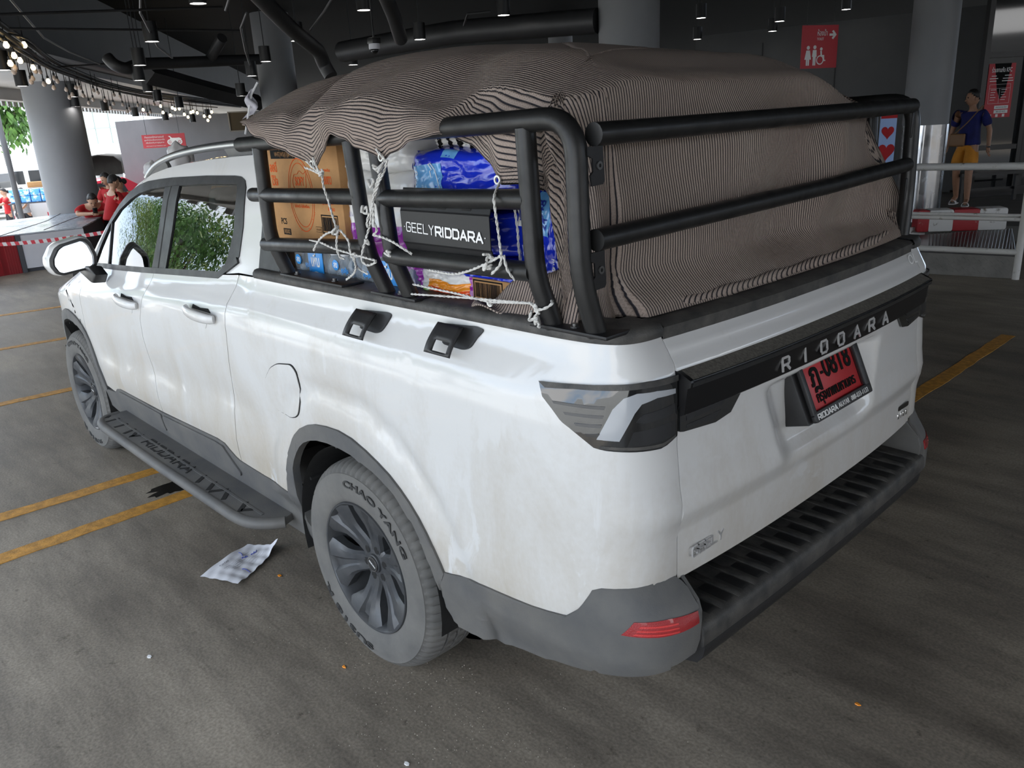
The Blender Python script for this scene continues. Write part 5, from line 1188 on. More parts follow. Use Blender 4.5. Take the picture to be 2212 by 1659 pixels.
rope('white double rope stretched low along the bed rail to the rear post', [[(-0.302, 0.86, 1.403), (-0.354, 0.875, 1.403), (-0.53, 0.88, 1.417), (-0.723, 0.885, 1.431), (-0.874, 0.89, 1.442)], [(-0.38, 0.87, 1.432), (-0.465, 0.875, 1.431), (-0.59, 0.88, 1.43), (-0.702, 0.882, 1.425), (-0.774, 0.885, 1.431), (-0.876, 0.892, 1.443)], [(-0.876, 0.895, 1.444), (-0.91, 0.905, 1.435), (-0.937, 0.905, 1.442), (-0.948, 0.895, 1.453), (-0.916, 0.87, 1.454)], [(-0.887, 0.9, 1.445), (-0.901, 0.9, 1.425), (-0.88, 0.895, 1.405), (-0.869, 0.895, 1.403), (-0.883, 0.9, 1.426)], [(-0.702, 0.875, 1.418), (-0.712, 0.873, 1.417)]], [((-.905,.898,1.435),.010),((-.905,.898,1.405),.012)])
rope('white rope hanging upright in front of the blue diaper pack with M', [[(-0.753, 0.815, 1.65), (-0.767, 0.822, 1.596), (-0.768, 0.822, 1.55), (-0.769, 0.815, 1.501)]], [])
# ------------------------------------------------------------------ people
def skin_mesh(V, E, R, sub=2):
    """grow one continuous surface on a skeleton: V points, E edges, R radii"""
    me = bpy.data.meshes.new('skin'); me.from_pydata([tuple(v) for v in V], E, []); o = bpy.data.objects.new('skin', me); COL.objects.link(o)
    md = o.modifiers.new('skin', 'SKIN'); md.use_smooth_shade = True; md.branch_smoothing = .6
    for i, sv in enumerate(me.skin_vertices[0].data):
        r = R[i]; sv.radius = r if isinstance(r, tuple) else (r, r); sv.use_root = (i == 0)
    s = o.modifiers.new('sub', 'SUBSURF'); s.levels = sub; s.render_levels = sub
    dg = bpy.context.evaluated_depsgraph_get(); out = bpy.data.meshes.new_from_object(o.evaluated_get(dg)); bpy.data.objects.remove(o); bpy.data.meshes.remove(me)
    out.materials.clear(); return out
M_skin = mat('brown skin', (.36, .19, .115), .5, noise=.12, nscale=14)
M_skin2 = mat('tan skin', (.48, .28, .18), .5, noise=.12, nscale=14)
M_hair = mat('black hair', (.010, .009, .009), .5, bump=.5, bscale=60)
M_eye = mat('dark eye', (.02, .015, .012), .2)
M_redc = mat('red polo cloth', (.42, .006, .010), .8, noise=.15, nscale=10)
M_bluec = mat('royal blue striped cloth', (.006, .012, .14), .8, noise=.5, nscale=6)
M_orangec = mat('orange shorts cloth', (.60, .24, .02), .8, noise=.15, nscale=10)
M_darkc = mat('dark trouser cloth', (.018, .018, .022), .85)
M_greyc = mat('grey shirt cloth', (.36, .36, .37), .85, noise=.3, nscale=18)
M_sandal = mat('white slide sandal', (.62, .62, .63), .5)
M_bag = mat('brown leather bag', (.20, .10, .04), .5)
POSE = dict(pelvis=(0, 0, .93), waist=(0, 0, 1.06), chest=(.01, 0, 1.28), neck=(0, 0, 1.44), head=(.02, 0, 1.585),
            shL=(0, .17, 1.39), elL=(-.02, .23, 1.11), wrL=(.04, .25, .87), shR=(0, -.17, 1.39), elR=(-.02, -.23, 1.11), wrR=(.04, -.25, .87),
            hipL=(0, .09, .90), knL=(.02, .10, .49), anL=(0, .10, .08), hipR=(0, -.09, .90), knR=(.02, -.10, .49), anR=(0, -.10, .08), toL=None, toR=None)
def person(label, loc, rz, pose, shirt, pants, skin=None, short=True, sandals=False, look=0.0, bow=0.0, sc=1.0, hair='short', group=None, stout=1.0, legs=True):
    skin = skin or M_skin; P = {k: (Vector(v) if v is not None else None) for k, v in {**POSE, **pose}.items()}
    root = empty('person', loc, rz, label, 'person', group); root.scale = (sc, sc, sc)
    for s in 'LR':
        if P['to' + s] is None:
            d = Vector((.16, .02 if s == 'L' else -.02, -.05)); P['to' + s] = P['an' + s] + d
    nm = ['pelvis', 'waist', 'chest', 'neck', 'head']; V = [P[k] for k in nm]; E = [(0, 1), (1, 2), (2, 3), (3, 4)]
    R = [(.115 * stout, .145 * stout), (.10 * stout, .135 * stout), (.105 * stout, .155 * stout), .052, .060]
    def chain(a, names, radii):
        i = a
        for n, r in zip(names, radii): V.append(P[n]); R.append(r); E.append((i, len(V) - 1)); i = len(V) - 1
    for s in 'LR':
        el, wr = P['el' + s], P['wr' + s]; P['ua' + s] = P['sh' + s].lerp(el, .45); P['fa' + s] = el.lerp(wr, .35); P['ha' + s] = wr + (wr - el).normalized() * .07
        chain(2, ['sh' + s, 'ua' + s, 'el' + s, 'fa' + s, 'wr' + s, 'ha' + s], [.058, .048, .040, .038, .026, (.018, .034)])
        if legs:
            P['th' + s] = P['hip' + s].lerp(P['kn' + s], .4); P['cf' + s] = P['kn' + s].lerp(P['an' + s], .35)
            chain(0, ['hip' + s, 'th' + s, 'kn' + s, 'cf' + s, 'an' + s, 'to' + s], [.088 * stout, .078 * stout, .056, .056, .038, (.030, .040)])
    body = skin_mesh(V, E, R); bm = BM(); bm.from_mesh(body); bpy.data.meshes.remove(body)
    # head with face, joined to the same surface
    M = Matrix.Translation(P['head']) @ Matrix.Rotation(look, 4, 'Z') @ Matrix.Rotation(bow, 4, 'Y')
    r = bmesh.ops.create_uvsphere(bm, u_segments=20, v_segments=14, radius=1.0)
    for v in r['verts']:
        x, y, z = v.co; k = 1 - .22 * max(0, -z) * (1 if x > -.2 else .4)
        q = Vector((x * .098 * (1 - .10 * max(0, -z)), y * .076 * k, z * .122)); q.x += .010 * max(0, -z) * max(0, x)
        v.co = M @ q
    r = bmesh.ops.create_cone(bm, cap_ends=True, segments=8, radius1=.018, radius2=.006, depth=.045)
    for v in r['verts']: v.co = M @ (Matrix.Translation((.098, 0, -.018)) @ Matrix.Rotation(-.35, 4, 'Y')).to_4x4() @ v.co
    for s in (1, -1):
        r = bmesh.ops.create_uvsphere(bm, u_segments=8, v_segments=6, radius=1)
        for v in r['verts']: v.co = M @ Vector((v.co.x * .018 - .005, v.co.y * .009 + s * .077, v.co.z * .032 - .010))
    # five fingers on each hand, thumb from the side of the palm
    for s in 'LR':
        d = (P['ha' + s] - P['wr' + s]).normalized(); sg = 1 if s == 'L' else -1; n_ = Vector((1, 0, 0)); side = (n_ - d * n_.dot(d)); side = side.normalized() if side.length > .05 else Vector((0, 1, 0)); pal = d.cross(side) * sg
        for k, (o, L) in enumerate(((.024, .068), (.008, .076), (-.008, .072), (-.023, .056))):
            a = P['ha' + s] + side * o - d * .01; tube(bm, [a, a + d * L * .45 - pal * .004, a + d * L * .8 - pal * .018, a + d * L * .95 - pal * .032], .0085, 6, rfun=lambda i, n: 1 - .10 * i)
        a = P['wr' + s] + d * .03 + side * .022; tube(bm, [a, a + side * .022 + d * .020, a + side * .030 + d * .045 - pal * .012], .0095, 6)
    obj('body', bm, skin, root, 180)
    for s in (1, -1):
        bm = BM(); r = bmesh.ops.create_uvsphere(bm, u_segments=8, v_segments=6, radius=.010)
        for v in r['verts']: v.co = M @ (v.co + Vector((.088, s * .030, .012)))
        obj('eye', bm, M_eye, root, 180)
    bm = BM(); box(bm, (0, 0, 0), (.006, .042, .007), .002)
    for v in bm.verts: v.co = M @ (v.co + Vector((.093, 0, -.062)))
    obj('mouth', bm, mat('lips', (.30, .10, .08), .5), root)
    bm = BM(); r = bmesh.ops.create_uvsphere(bm, u_segments=20, v_segments=14, radius=1.0); kill = []
    for v in r['verts']:
        x, y, z = v.co
        if z < .25 - .75 * max(0, -x) - .25 * abs(y) * (x < .4) or (x > .72 and z < .55): kill.append(v)
        rn = 1 + .03 * math.sin(14 * x + 9 * y) * math.cos(11 * z); v.co = M @ Vector((x * .106 * rn, y * .085 * rn, z * .134 * rn + .002))
    bmesh.ops.delete(bm, geom=kill, context='VERTS'); ho = obj('hair', bm, M_hair, root, 180); md = ho.modifiers.new('s', 'SOLIDIFY'); md.thickness = .012
    if hair == 'tied':
        bm = BM(); r = bmesh.ops.create_uvsphere(bm, u_segments=12, v_segments=8, radius=1)
        for v in r['verts']: v.co = M @ Vector((v.co.x * .05 - .12, v.co.y * .045, v.co.z * .055 - .02))
        obj('hair_bun', bm, M_hair, root, 180)
    # clothes follow the body
    hem = P['pelvis'] + (P['pelvis'] - P['waist']).normalized() * .05
    V = [hem, P['pelvis'], P['waist'], P['chest'], P['chest'].lerp(P['neck'], .62)]; E = [(0, 1), (1, 2), (2, 3), (3, 4)]
    R = [(.135 * stout, .172 * stout), (.134 * stout, .168 * stout), (.122 * stout, .156 * stout), (.125 * stout, .172 * stout), (.072, .085)]
    for s in 'LR':
        a = len(V); V += [P['sh' + s], P['sh' + s].lerp(P['el' + s], .45), P['sh' + s].lerp(P['el' + s], .82)]; R += [.078, .074, .076]; E += [(3, a), (a, a + 1), (a + 1, a + 2)]
    link_mesh('shirt', skin_mesh(V, E, R), shirt, root)
    if legs:
        V = [P['waist'].lerp(P['pelvis'], .75), P['pelvis']]; E = [(0, 1)]; R = [(.120 * stout, .150 * stout), (.130 * stout, .162 * stout)]
        for s in 'LR':
            a = len(V); V += [P['hip' + s], P['hip' + s].lerp(P['kn' + s], .45)]; R += [.108 * stout, .100 * stout]; E += [(1, a), (a, a + 1)]
            if short: V += [P['hip' + s].lerp(P['kn' + s], .88)]; R += [.098 * stout]; E += [(a + 1, a + 2)]
            else: V += [P['kn' + s], P['kn' + s].lerp(P['an' + s], .5), P['an' + s].lerp(P['kn' + s], .06)]; R += [.075, .070, .062]; E += [(a + 1, a + 2), (a + 2, a + 3), (a + 3, a + 4)]
        link_mesh('shorts' if short else 'trousers', skin_mesh(V, E, R), pants, root)
        for s in 'LR':
            an, to = P['an' + s], P['to' + s]; d = to - an; dz = min(an.z, to.z) - .062; d.z = 0; d = d.normalized() if d.length > .01 else Vector((1, 0, 0)); n = Vector((-d.y, d.x, 0)); c = an + d * .055
            o2 = [(-.12, -.035), (-.05, -.045), (.08, -.05), (.15, -.035), (.165, 0), (.15, .035), (.08, .05), (-.05, .045), (-.12, .035)]
            bm = BM(); prism(bm, round_poly(o2, .03, 2), lambda u, v, q: Vector((c.x + d.x * u + n.x * v, c.y + d.y * u + n.y * v, dz + q)), .025, .004); sh = obj('sandal' if sandals else 'shoe', bm, M_sandal if sandals else M_darkc, root, 40)
            bm = BM()
            def strap(u, v): a = math.pi * u; return Vector((c.x, c.y, dz + .02)) + d * (.03 + .07 * v) + n * (.052 * math.cos(a)) + Vector((0, 0, .062 * math.sin(a)))
            grid(bm, 10, 4, strap); so = obj('sandal_strap', bm, M_sandal if sandals else M_darkc, root, 180); md = so.modifiers.new('s', 'SOLIDIFY'); md.thickness = .006
    return root
# man crossing the raised walk on the right
A = (2.46, -12.204, 0.232)
pr = person('man in blue striped shirt and orange shorts walking behind the white railing', (A[0], A[1], .20), 1.52, dict(
    hipL=(.02, .09, .90), knL=(.14, .11, .50), anL=(.12, .12, .085), toL=(.27, .16, .05), hipR=(0, -.09, .90), knR=(.02, -.12, .49), anR=(-.16, -.15, .10), toR=(-.01, -.14, .05),
    elL=(-.03, .27, 1.12), wrL=(.02, .30, .86), elR=(-.05, -.27, 1.12), wrR=(.02, -.30, .86)), M_bluec, M_orangec, M_skin, True, True, look=-.75, bow=.05, sc=1.035, stout=1.12)
bm = BM(); box(bm, (.17, -.10, .985), (.06, .22, .19), .02, 3); bg_ = obj('shoulder_bag', bm, M_bag, pr, 50)
bm = BM(); tube(bm, catmull([(.16, -.17, 1.06), (.165, .0, 1.22), (.10, .14, 1.42), (0, .15, 1.47), (-.10, .10, 1.40), (-.17, -.05, 1.15), (-.08, -.22, 1.02), (.12, -.21, 1.0)], 5), .008, 6); obj('bag_strap', bm, M_bag, bg_, 60)
bm = BM(); lathe(bm, [(.030, -.012), (.034, 0), (.030, .012)], 14, c=(.02, .30, .875), closed=True); obj('wrist_watch', bm, M_steel, pr)
# group in red at the silver counter
GR = 'people in red shirts at the counter'
A = (13.886, -2.453, 0.742)
kn = dict(pelvis=(-.30, 0, .44), waist=(-.20, 0, .56), chest=(.02, 0, .70), neck=(.16, 0, .80), head=(.27, 0, .88), shL=(.04, .20, .76), shR=(.04, -.20, .76), elL=(.22, .27, .655), wrL=(.42, .06, .66), elR=(.22, -.27, .655), wrR=(.42, -.06, .66),
          hipL=(-.30, .10, .42), knL=(-.22, .13, .10), anL=(-.60, .13, .07), toL=(-.76, .13, .05), hipR=(-.30, -.10, .42), knR=(-.22, -.13, .10), anR=(-.60, -.13, .07), toR=(-.76, -.13, .05))
p1 = person('man in red shirt leaning his elbows on the counter over a phone', (A[0] + .10, A[1], 0), 2.90, kn, M_redc, M_darkc, M_skin2, False, bow=.75, group=GR, stout=1.25, sc=1.05)
bm = BM(); box(bm, (.50, 0, .70), (.012, .075, .14), .004, rot=Matrix.Rotation(.6, 3, 'Y')); obj('phone', bm, M_gloss, p1, 40)
A = (13.014, -2.475, 0.749)
sit = dict(pelvis=(0, 0, .72), waist=(.01, 0, .84), chest=(.05, 0, 1.04), neck=(.08, 0, 1.20), head=(.12, 0, 1.33), shL=(.05, .18, 1.14), shR=(.05, -.18, 1.14), elL=(.10, .25, .88), wrL=(.30, .17, .80), elR=(.10, -.25, .88), wrR=(.30, -.17, .80),
           hipL=(.03, .10, .70), knL=(.42, .13, .64), anL=(.46, .13, .20), toL=(.62, .14, .16), hipR=(.03, -.10, .70), knR=(.42, -.13, .64), anR=(.46, -.13, .20), toR=(.62, -.14, .16))
person('man in red polo sitting on the counter edge with his back half turned', (A[0], A[1], -.10), -1.35, sit, M_redc, M_darkc, M_skin2, False, look=.1, bow=.1, group=GR, stout=1.2)
A = (13.643, -2.882, 0.755)
person('woman with tied hair in red shirt, rightmost of the counter group', (A[0], A[1], -.12), 2.6, {**sit}, M_redc, M_darkc, M_skin2, False, look=-.9, bow=.35, hair='tied', group=GR, sc=.98)
A = (14.508, -3.006, 0.712)
person('person in red half hidden behind the man on the counter edge', (A[0], A[1], -.10), 2.2, {**sit}, M_redc, M_darkc, M_skin2, False, look=-.4, bow=.3, hair='tied', group=GR)
# people out by the van
A = (27.134, -3.761, -0.129)
person('person in red shirt and dark trousers loading the open van', (A[0], A[1], -.9), 1.7, dict(elR=(.22, -.24, 1.22), wrR=(.46, -.18, 1.25), elL=(.22, .24, 1.22), wrL=(.46, .18, 1.2)), M_redc, M_darkc, M_skin2, False, bow=.2, hair='tied', sc=.96)
A = (26.84, -4.176, 0.065)
person('person in grey shirt standing behind the table of bottled water', (A[0], A[1], -.9), 2.1, dict(elR=(.2, -.24, 1.15), wrR=(.38, -.15, 1.0), elL=(.2, .24, 1.15), wrL=(.38, .15, 1.0)), M_greyc, M_darkc, M_skin2, False, look=-.7, bow=.1, sc=.95)
# ------------------------------------------------------------------ silver counter at the far left
M_silvs = mat('silver vinyl sheet', (.46, .50, .56), .25, .3, rvar=.1, nscale=2.5, bump=.25, bscale=3)
M_wboard = mat('white board', (.60, .60, .64), .6, noise=.06, nscale=3)
M_gboard = mat('dark grey board', (.07, .07, .08), .7)
M_redpan = mat('red sheet metal', (.32, .012, .018), .45, noise=.25, nscale=2)
CN = empty('counter', label='low silver topped counter with white, grey and red side panels beside the round pillar', cat='counter')
ct = [(11.913, 0.989, 0.6), (12.278, -0.553, 0.6), (12.237, -1.727, 0.6), (14.984, -3.05, 0.6), (15.726, -3.124, 0.6), (15.368, -1.195, 0.6), (15.389, 0.622, 0.6)]
bm = BM(); prism(bm, [(p[0], p[1]) for p in ct], lambda u, v, d: Vector((u, v, .60 - d)), .02); obj('counter_top', bm, M_silvs, CN)
cc = Vector((sum(p[0] for p in ct) / 7, sum(p[1] for p in ct) / 7, 0))
bm = BM(); prism(bm, [(cc.x + (p[0] - cc.x) * .985, cc.y + (p[1] - cc.y) * .985) for p in ct], lambda u, v, d: Vector((u, v, .58 - d)), .58); obj('counter_body', bm, M_gboard, CN)
def face_panel(name, a, b, f0, f1, z0, z1, m, off=.02, par=CN):
    a, b = Vector((a[0], a[1], 0)), Vector((b[0], b[1], 0)); d = b - a; n = Vector((d.y, -d.x, 0)).normalized()
    if n.dot(Vector((-1, .3, 0))) < 0: n = -n
    p, q = a + d * f0, a + d * f1; bm = BM()
    prism(bm, [(p.x + n.x * off, p.y + n.y * off), (q.x + n.x * off, q.y + n.y * off), (q.x - n.x * .02, q.y - n.y * .02), (p.x - n.x * .02, p.y - n.y * .02)], lambda u, v, e: Vector((u, v, z0 + e)), z1 - z0); return obj(name, bm, m, par)
face_panel('white_panel', ct[1], ct[2], .22, 1.0, .06, .575, M_wboard)
face_panel('dark_post', ct[1], ct[2], .16, .215, .0, .585, M_gboard, .03)
face_panel('red_panel', ct[0], ct[1], .60, 1.0, .0, .585, M_redpan); face_panel('red_panel', ct[1], ct[2], .0, .155, .0, .585, M_redpan)
for k in range(5): face_panel('sheet_rib', ct[1], ct[2], .01 + k * .03, .018 + k * .03, .0, .585, M_redpan, .03)
for k in range(5): face_panel('sheet_rib', ct[0], ct[1], .62 + k * .08, .63 + k * .08, .0, .585, M_redpan, .03)
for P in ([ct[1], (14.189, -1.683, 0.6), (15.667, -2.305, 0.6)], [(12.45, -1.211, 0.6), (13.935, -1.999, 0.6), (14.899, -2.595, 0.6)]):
    tubeo('fold_shade_line', [(p[0], p[1], .602) for p in P], .006, mat('fold shadow line', (.12, .12, .14), .6), CN, 6)  # dark tubes stand in for the shade along the sheet folds
M_tape = mat('white barrier tape', (.66, .64, .64), .45); M_tapr = mat('red barrier tape', (.55, .03, .05), .45)
BT = empty('barrier_tape', label='thin red and white barrier tape strung in front of the silver counter', cat='tape')
ta, tb = Vector((9.533, 0.568, 0.771)), Vector((8.764, -1.218, 0.789))
for k in range(44):
    a = ta.lerp(tb, k / 44); b = ta.lerp(tb, (k + 1) / 44); sag = lambda p, t: p - Vector((0, 0, .05 * math.sin(math.pi * t)))
    a, b = sag(a, k / 44), sag(b, (k + 1) / 44); bm = BM(); q = [bm.verts.new(v) for v in (a, b, b + Vector((0, .01, .045)), a + Vector((0, .01, .045)))]; bm.faces.new(q); obj('tape_stripe', bm, M_tapr if k % 2 else M_tape, BT)
# ------------------------------------------------------------------ pendant downlights
M_pend = mat('black pendant metal', (.018, .018, .019), .4, .3)
M_glow = mat('downlight disc', (1, 1, 1), .5, emis=(1, .97, .92), estr=14.0)
PEND = [(6.21, -1.58, 3.13), (8.13, -1.8, 2.98), (9.71, -2.19, 2.85), (10.63, -2.48, 2.72), (12.92, -3.43, 2.69), (15.27, -4.47, 2.64), (15.95, -5.16, 2.53), (20.6, -5.84, 2.52), (21.74, -7.04, 2.42), (22.14, -7.98, 2.35), (23.85, -9.2, 2.54), (15.42, -2.93, 2.58), (14.13, -2.55, 2.69), (11.79, -1.21, 2.73), (9.65, -0.53, 2.78), (18.24, -4.36, 2.59), (7.58, -3.41, 2.97), (9.89, -4.15, 2.93), (10.52, -4.2, 2.77), (12.49, -4.93, 2.57), (5.95, -3.36, 3.12), (7.53, -5.32, 3.03), (9.98, -5.77, 2.9), (6.14, -5.66, 3.19), (8.27, -7.78, 3.2), (6.14, -10.17, 3.34), (5.23, -11.11, 3.22), (7.43, -11.97, 3.19), (6.2, -12.6, 3.22), (4.95, -12.9, 3.45)]
P0 = None
for i, p in enumerate(PEND):
    if P0 is None:
        P0 = empty('pendant_light', p, label='black cylinder pendant downlight hanging on a rod from the black ceiling', cat='pendant light', group='black pendant downlights')
        bm = BM(); lathe(bm, [(.078, .03), (.078, 0), (.085, 0), (.085, .22), (.02, .225), (0, .225)], 24); bmesh.ops.recalc_face_normals(bm, faces=bm.faces[:]); obj('lamp_body', bm, M_pend, P0, 40)
        bm = BM(); lathe(bm, [(0, .006), (.077, .006), (.077, .012), (0, .012)], 24); obj('lamp_disc', bm, M_glow, P0)
        bm = BM(); lathe(bm, [(.007, 0), (.007, 1.0)], 8); rd_ = obj('hanging_rod', bm, M_pend, P0); o = P0
    else: o = dup(P0); o.location = p
    for c in o.children:
        if c.name.startswith('hanging_rod'): c.location = (0, 0, .22); c.scale = (1, 1, 4.3 - p[2] - .22)
# ------------------------------------------------------------------ festoon lights
M_bulb_on = mat('lit warm bulb', (1, .8, .5), .3, emis=(1, .72, .36), estr=9.0)
M_bulb_off = mat('unlit frosted bulb', (.62, .50, .42), .2)
M_cable = mat('black cable', (.010, .010, .011), .6)
ON = [(8.278, -0.295, 2.938), (8.987, -0.65, 3.015), (8.682, -0.445, 2.87), (9.105, -0.598, 2.855), (11.294, -1.439, 2.773), (8.693, -0.392, 2.788), (9.937, -0.933, 2.847), (17.328, -4.877, 2.569), (17.607, -5.39, 2.649), (17.541, -5.391, 2.504), (17.941, -5.707, 2.45), (17.944, -5.783, 2.615), (18.104, -5.907, 2.588), (18.354, -6.111, 2.605), (18.242, -6.167, 2.469), (18.48, -6.345, 2.409), (18.664, -6.51, 2.521), (18.628, -6.558, 2.54), (18.55, -6.625, 2.502), (18.415, -6.731, 2.415), (18.331, -6.773, 2.311), (18.317, -6.829, 2.397), (18.513, -6.983, 2.511)]
OFF = [(8.89, -0.476, 2.76), (9.129, -0.514, 2.734), (10.145, -1.003, 2.819), (10.575, -1.17, 2.847), (10.151, -0.953, 2.73), (10.155, -0.929, 2.69), (10.739, -1.23, 2.699), (11.828, -1.674, 2.855), (11.785, -1.698, 2.806), (11.571, -1.569, 2.702), (12.248, -1.926, 2.715), (12.723, -2.213, 2.77), (12.682, -2.257, 2.766), (12.513, -2.075, 2.653), (12.535, -2.031, 2.613), (12.958, -2.371, 2.66), (13.21, -2.511, 2.553), (13.398, -2.647, 2.613), (13.424, -2.692, 2.765), (13.592, -2.806, 2.736), (14.036, -3.046, 2.625), (14.498, -3.267, 2.514), (14.811, -3.435, 2.6), (14.837, -3.483, 2.76), (15.083, -3.671, 2.737), (15.237, -3.747, 2.598), (15.589, -3.932, 2.487), (15.785, -4.054, 2.538), (16.696, -4.729, 2.447), (16.987, -4.905, 2.504), (17.18, -5.09, 2.675), (16.336, -4.43, 2.628)]
def bulb(m, lab, grp):
    t = empty('festoon_bulb', label=lab, cat='light bulb', group=grp)
    bm = BM(); lathe(bm, [(0, -.045), (.018, -.041), (.030, -.022), (.030, -.008), (.020, .014), (.014, .028)], 12); obj('bulb_glass', bm, m, t, 180)
    bm = BM(); lathe(bm, [(.015, .022), (.017, .028), (.017, .060), (.008, .066), (.004, .30), (0, .30)], 8); obj('bulb_socket', bm, M_cable, t, 40); return t
for L, m, lab, grp in ((ON, M_bulb_on, 'small lit warm bulb of the string lights by the hall edge', 'lit festoon bulbs'), (OFF, M_bulb_off, 'small unlit pinkish bulb of the string lights by the hall edge', 'unlit festoon bulbs')):
    b0 = bulb(m, lab, grp); b0.location = L[0]
    for p in L[1:]: dup(b0, location=Vector(p))
def cable(name, label, P, r, m=None, cat='cable', sag=0.0, n=8, grp=None):
    t = tubeo(name, catmull(P, 6) if len(P) > 2 else [Vector(p) for p in P], r, m or M_cable, None, n); return tag(t, label, cat, grp)
cable('light_string', 'black cable carrying the warm string lights along the hall edge', [(7.987, -0.027, 3.013), (9.088, -0.725, 3.077), (11.813, -1.744, 2.964), (13.683, -2.78, 2.887), (16.357, -4.489, 2.796), (18.585, -6.369, 2.696), (18.632, -7.212, 2.611)], .012)
for i, (P, r) in enumerate((([(7.729, -0.036, 3.092), (9.303, -0.755, 2.982), (11.789, -1.77, 2.962), (16.372, -4.509, 2.871), (21.842, -9.388, 2.762)], .028), ([(7.837, -0.043, 3.032), (9.41, -0.769, 2.93), (12.076, -1.902, 2.919), (16.361, -4.494, 2.815), (21.834, -9.378, 2.723)], .022), ([(7.742, -0.053, 3.159), (9.752, -0.931, 3.07), (12.391, -2.077, 3.024), (16.38, -4.519, 2.908), (21.85, -9.399, 2.802)], .035))):
    cable('service_cable', 'thick black cable of the bundle running along the ceiling edge', P, r, grp='cable bundle at the ceiling edge')
M_pipe = mat('dark painted pipe', (.032, .032, .034), .5, noise=.3, nscale=3)
M_cond = mat('grey conduit', (.14, .14, .145), .45, .5)
def pipe(label, P, r, m=None): return tag(tubeo('ceiling_pipe', round_path(P, .25, 5), r, m or M_pipe, None, 14), label, 'pipe')
pipe('wide dark drain pipe with an open elbow under the ceiling at upper left', [(10.772, -2.142, 3.045), (10.687, -2.183, 2.939), (10.666, -2.331, 2.876), (10.772, -2.569, 2.961), (11.055, -3.534, 3.019), (11.358, -4.801, 3.099)], .085)
pipe('short slanting drain branch joining the wide dark pipe', [(11.1, -3.83, 3.087), (10.62, -3.85, 3.333)], .08)
pipe('black drain pipe crossing in front of the middle pillar', [(5.537, -1.845, 3.17), (6.203, -2.562, 2.935), (6.89, -3.295, 2.779), (7.01, -3.411, 2.644), (6.924, -3.437, 2.505)], .085)
pipe('black bent drain pipe hanging right of the middle pillar', [(4.69, -2.741, 3.106), (5.281, -3.273, 2.964), (5.542, -3.525, 2.786)], .075)
pipe('long black pipe running under the ceiling above the truck', [(9.851, -5.508, 3.088), (7.415, -5.852, 3.128), (5.311, -6.562, 3.064)], .16)
for lab, P in (('thin grey conduit bending down the ceiling at far upper left', [(7.88, -0.312, 3.361), (8.66, -0.653, 3.249), (9.672, -1.062, 3.162), (10.582, -1.594, 3.093), (11.398, -2.22, 3.011)]), ('thin grey conduit with a junction box above the near pendant lights', [(6.717, -1.221, 3.255), (7.349, -1.428, 3.18), (7.723, -1.614, 3.119), (8.676, -2.067, 2.989), (9.593, -2.601, 2.941)]), ('thin grey conduit zigzag beside the middle pillar', [(6.098, -1.874, 3.208), (6.621, -2.052, 3.146)]), ('thin grey conduit hanging at the middle pillar', [(7.482, -2.722, 3.254), (8.004, -2.883, 3.155), (8.919, -3.356, 2.979), (9.24, -3.556, 2.829)]), ('thin grey conduit right of the middle pillar', [(5.39, -2.612, 3.133), (5.801, -2.752, 3.063), (6.44, -2.938, 2.959)]), ('thin conduit near the middle pendant lights', [(5.082, -4.468, 3.052), (5.257, -4.272, 3.04), (5.509, -4.422, 2.954)]), ('thin pipe running across the black ceiling at upper left', [(6.47, 0.199, 2.985), (7.172, -2.284, 3.258)]), ('second thin pipe running across the black ceiling at upper left', [(8.042, -0.303, 3.063), (8.405, -3.077, 3.173)]), ('thin cable tray line along the far ceiling at left', [(11.843, -1.728, 2.999), (11.802, -2.419, 3.046)])):
    tag(tubeo('conduit', [Vector(p) for p in P], .013, M_cond if 'grey' in lab else M_pipe, None, 8), lab, 'conduit')
bm = BM(); tube(bm, [(12, -3.08, 2.926), (13.883, -4.85, 2.784), (15.556, -6.815, 2.572)], .17, 4); tag(obj('trim_5', bm, M_beam), kind='structure')
# dome camera
DC = empty('dome_camera', (5.723, -3.29, 2.709), label='white dome security camera hanging on a black rod above the load', cat='security camera')
bm = BM(); lathe(bm, [(.012, .10), (.012, 1.6)], 10); obj('hanging_rod', bm, M_pend, DC); boxo('mount_box', (0, 0, .075), (.11, .11, .06), M_pend, DC, .006)
bm = BM(); lathe(bm, [(.060, -.012), (.062, .0), (.060, .045), (0, .045)], 24); obj('dome_housing', bm, M_wboard, DC, 40)
bm = BM(); lathe(bm, [(0, -.060), (.022, -.055), (.040, -.036), (.046, -.012)], 24); obj('dome_lens', bm, M_gloss, DC, 180)
# ------------------------------------------------------------------ signs on the left and the toilet sign
M_signr = mat('red sign board', (.48, .020, .035), .5); M_signm = mat('faded red sign board', (.50, .045, .060), .6)
def hung_sign(name, label, O, ux, w_, h, m, top, t=.02):
    s = empty(name, label=label, cat='sign'); M = basis(O, ux, (0, 0, 1)); bm = BM(); prism(bm, rect(-w_ / 2, -h / 2, w_ / 2, h / 2), lambda u, v, d: M @ Vector((u, v, -t + d)), t); obj('sign_board', bm, m, s)
    for k in (-.38, .38): p = M @ Vector((k * w_, h / 2, -t / 2)); tubeo('hanging_wire', [p, (p.x, p.y, top)], .006, M_pend, s, 6)
    return s, M
S, M = hung_sign('motorcycle_sign', 'red hanging motorcycle parking sign in front of the far grey wall', (22.696, -7.247, 1.877), (-.62, -.78, 0), 1.23, .375, M_signm, 4.2)
for k, (b_, w_) in enumerate((('ที่จอดรถจักรยานยนต์', .55), ('ลูกค้าโปรดล็อครถทุกครั้ง', .58), ('เพื่อป้องกันการสูญหาย', .52))): text('sign_lettering', b_, .08, M_wtext, S, M @ Matrix.Translation((-.26, .115 - k * .078, .004)), .001, width=w_, height=.062)
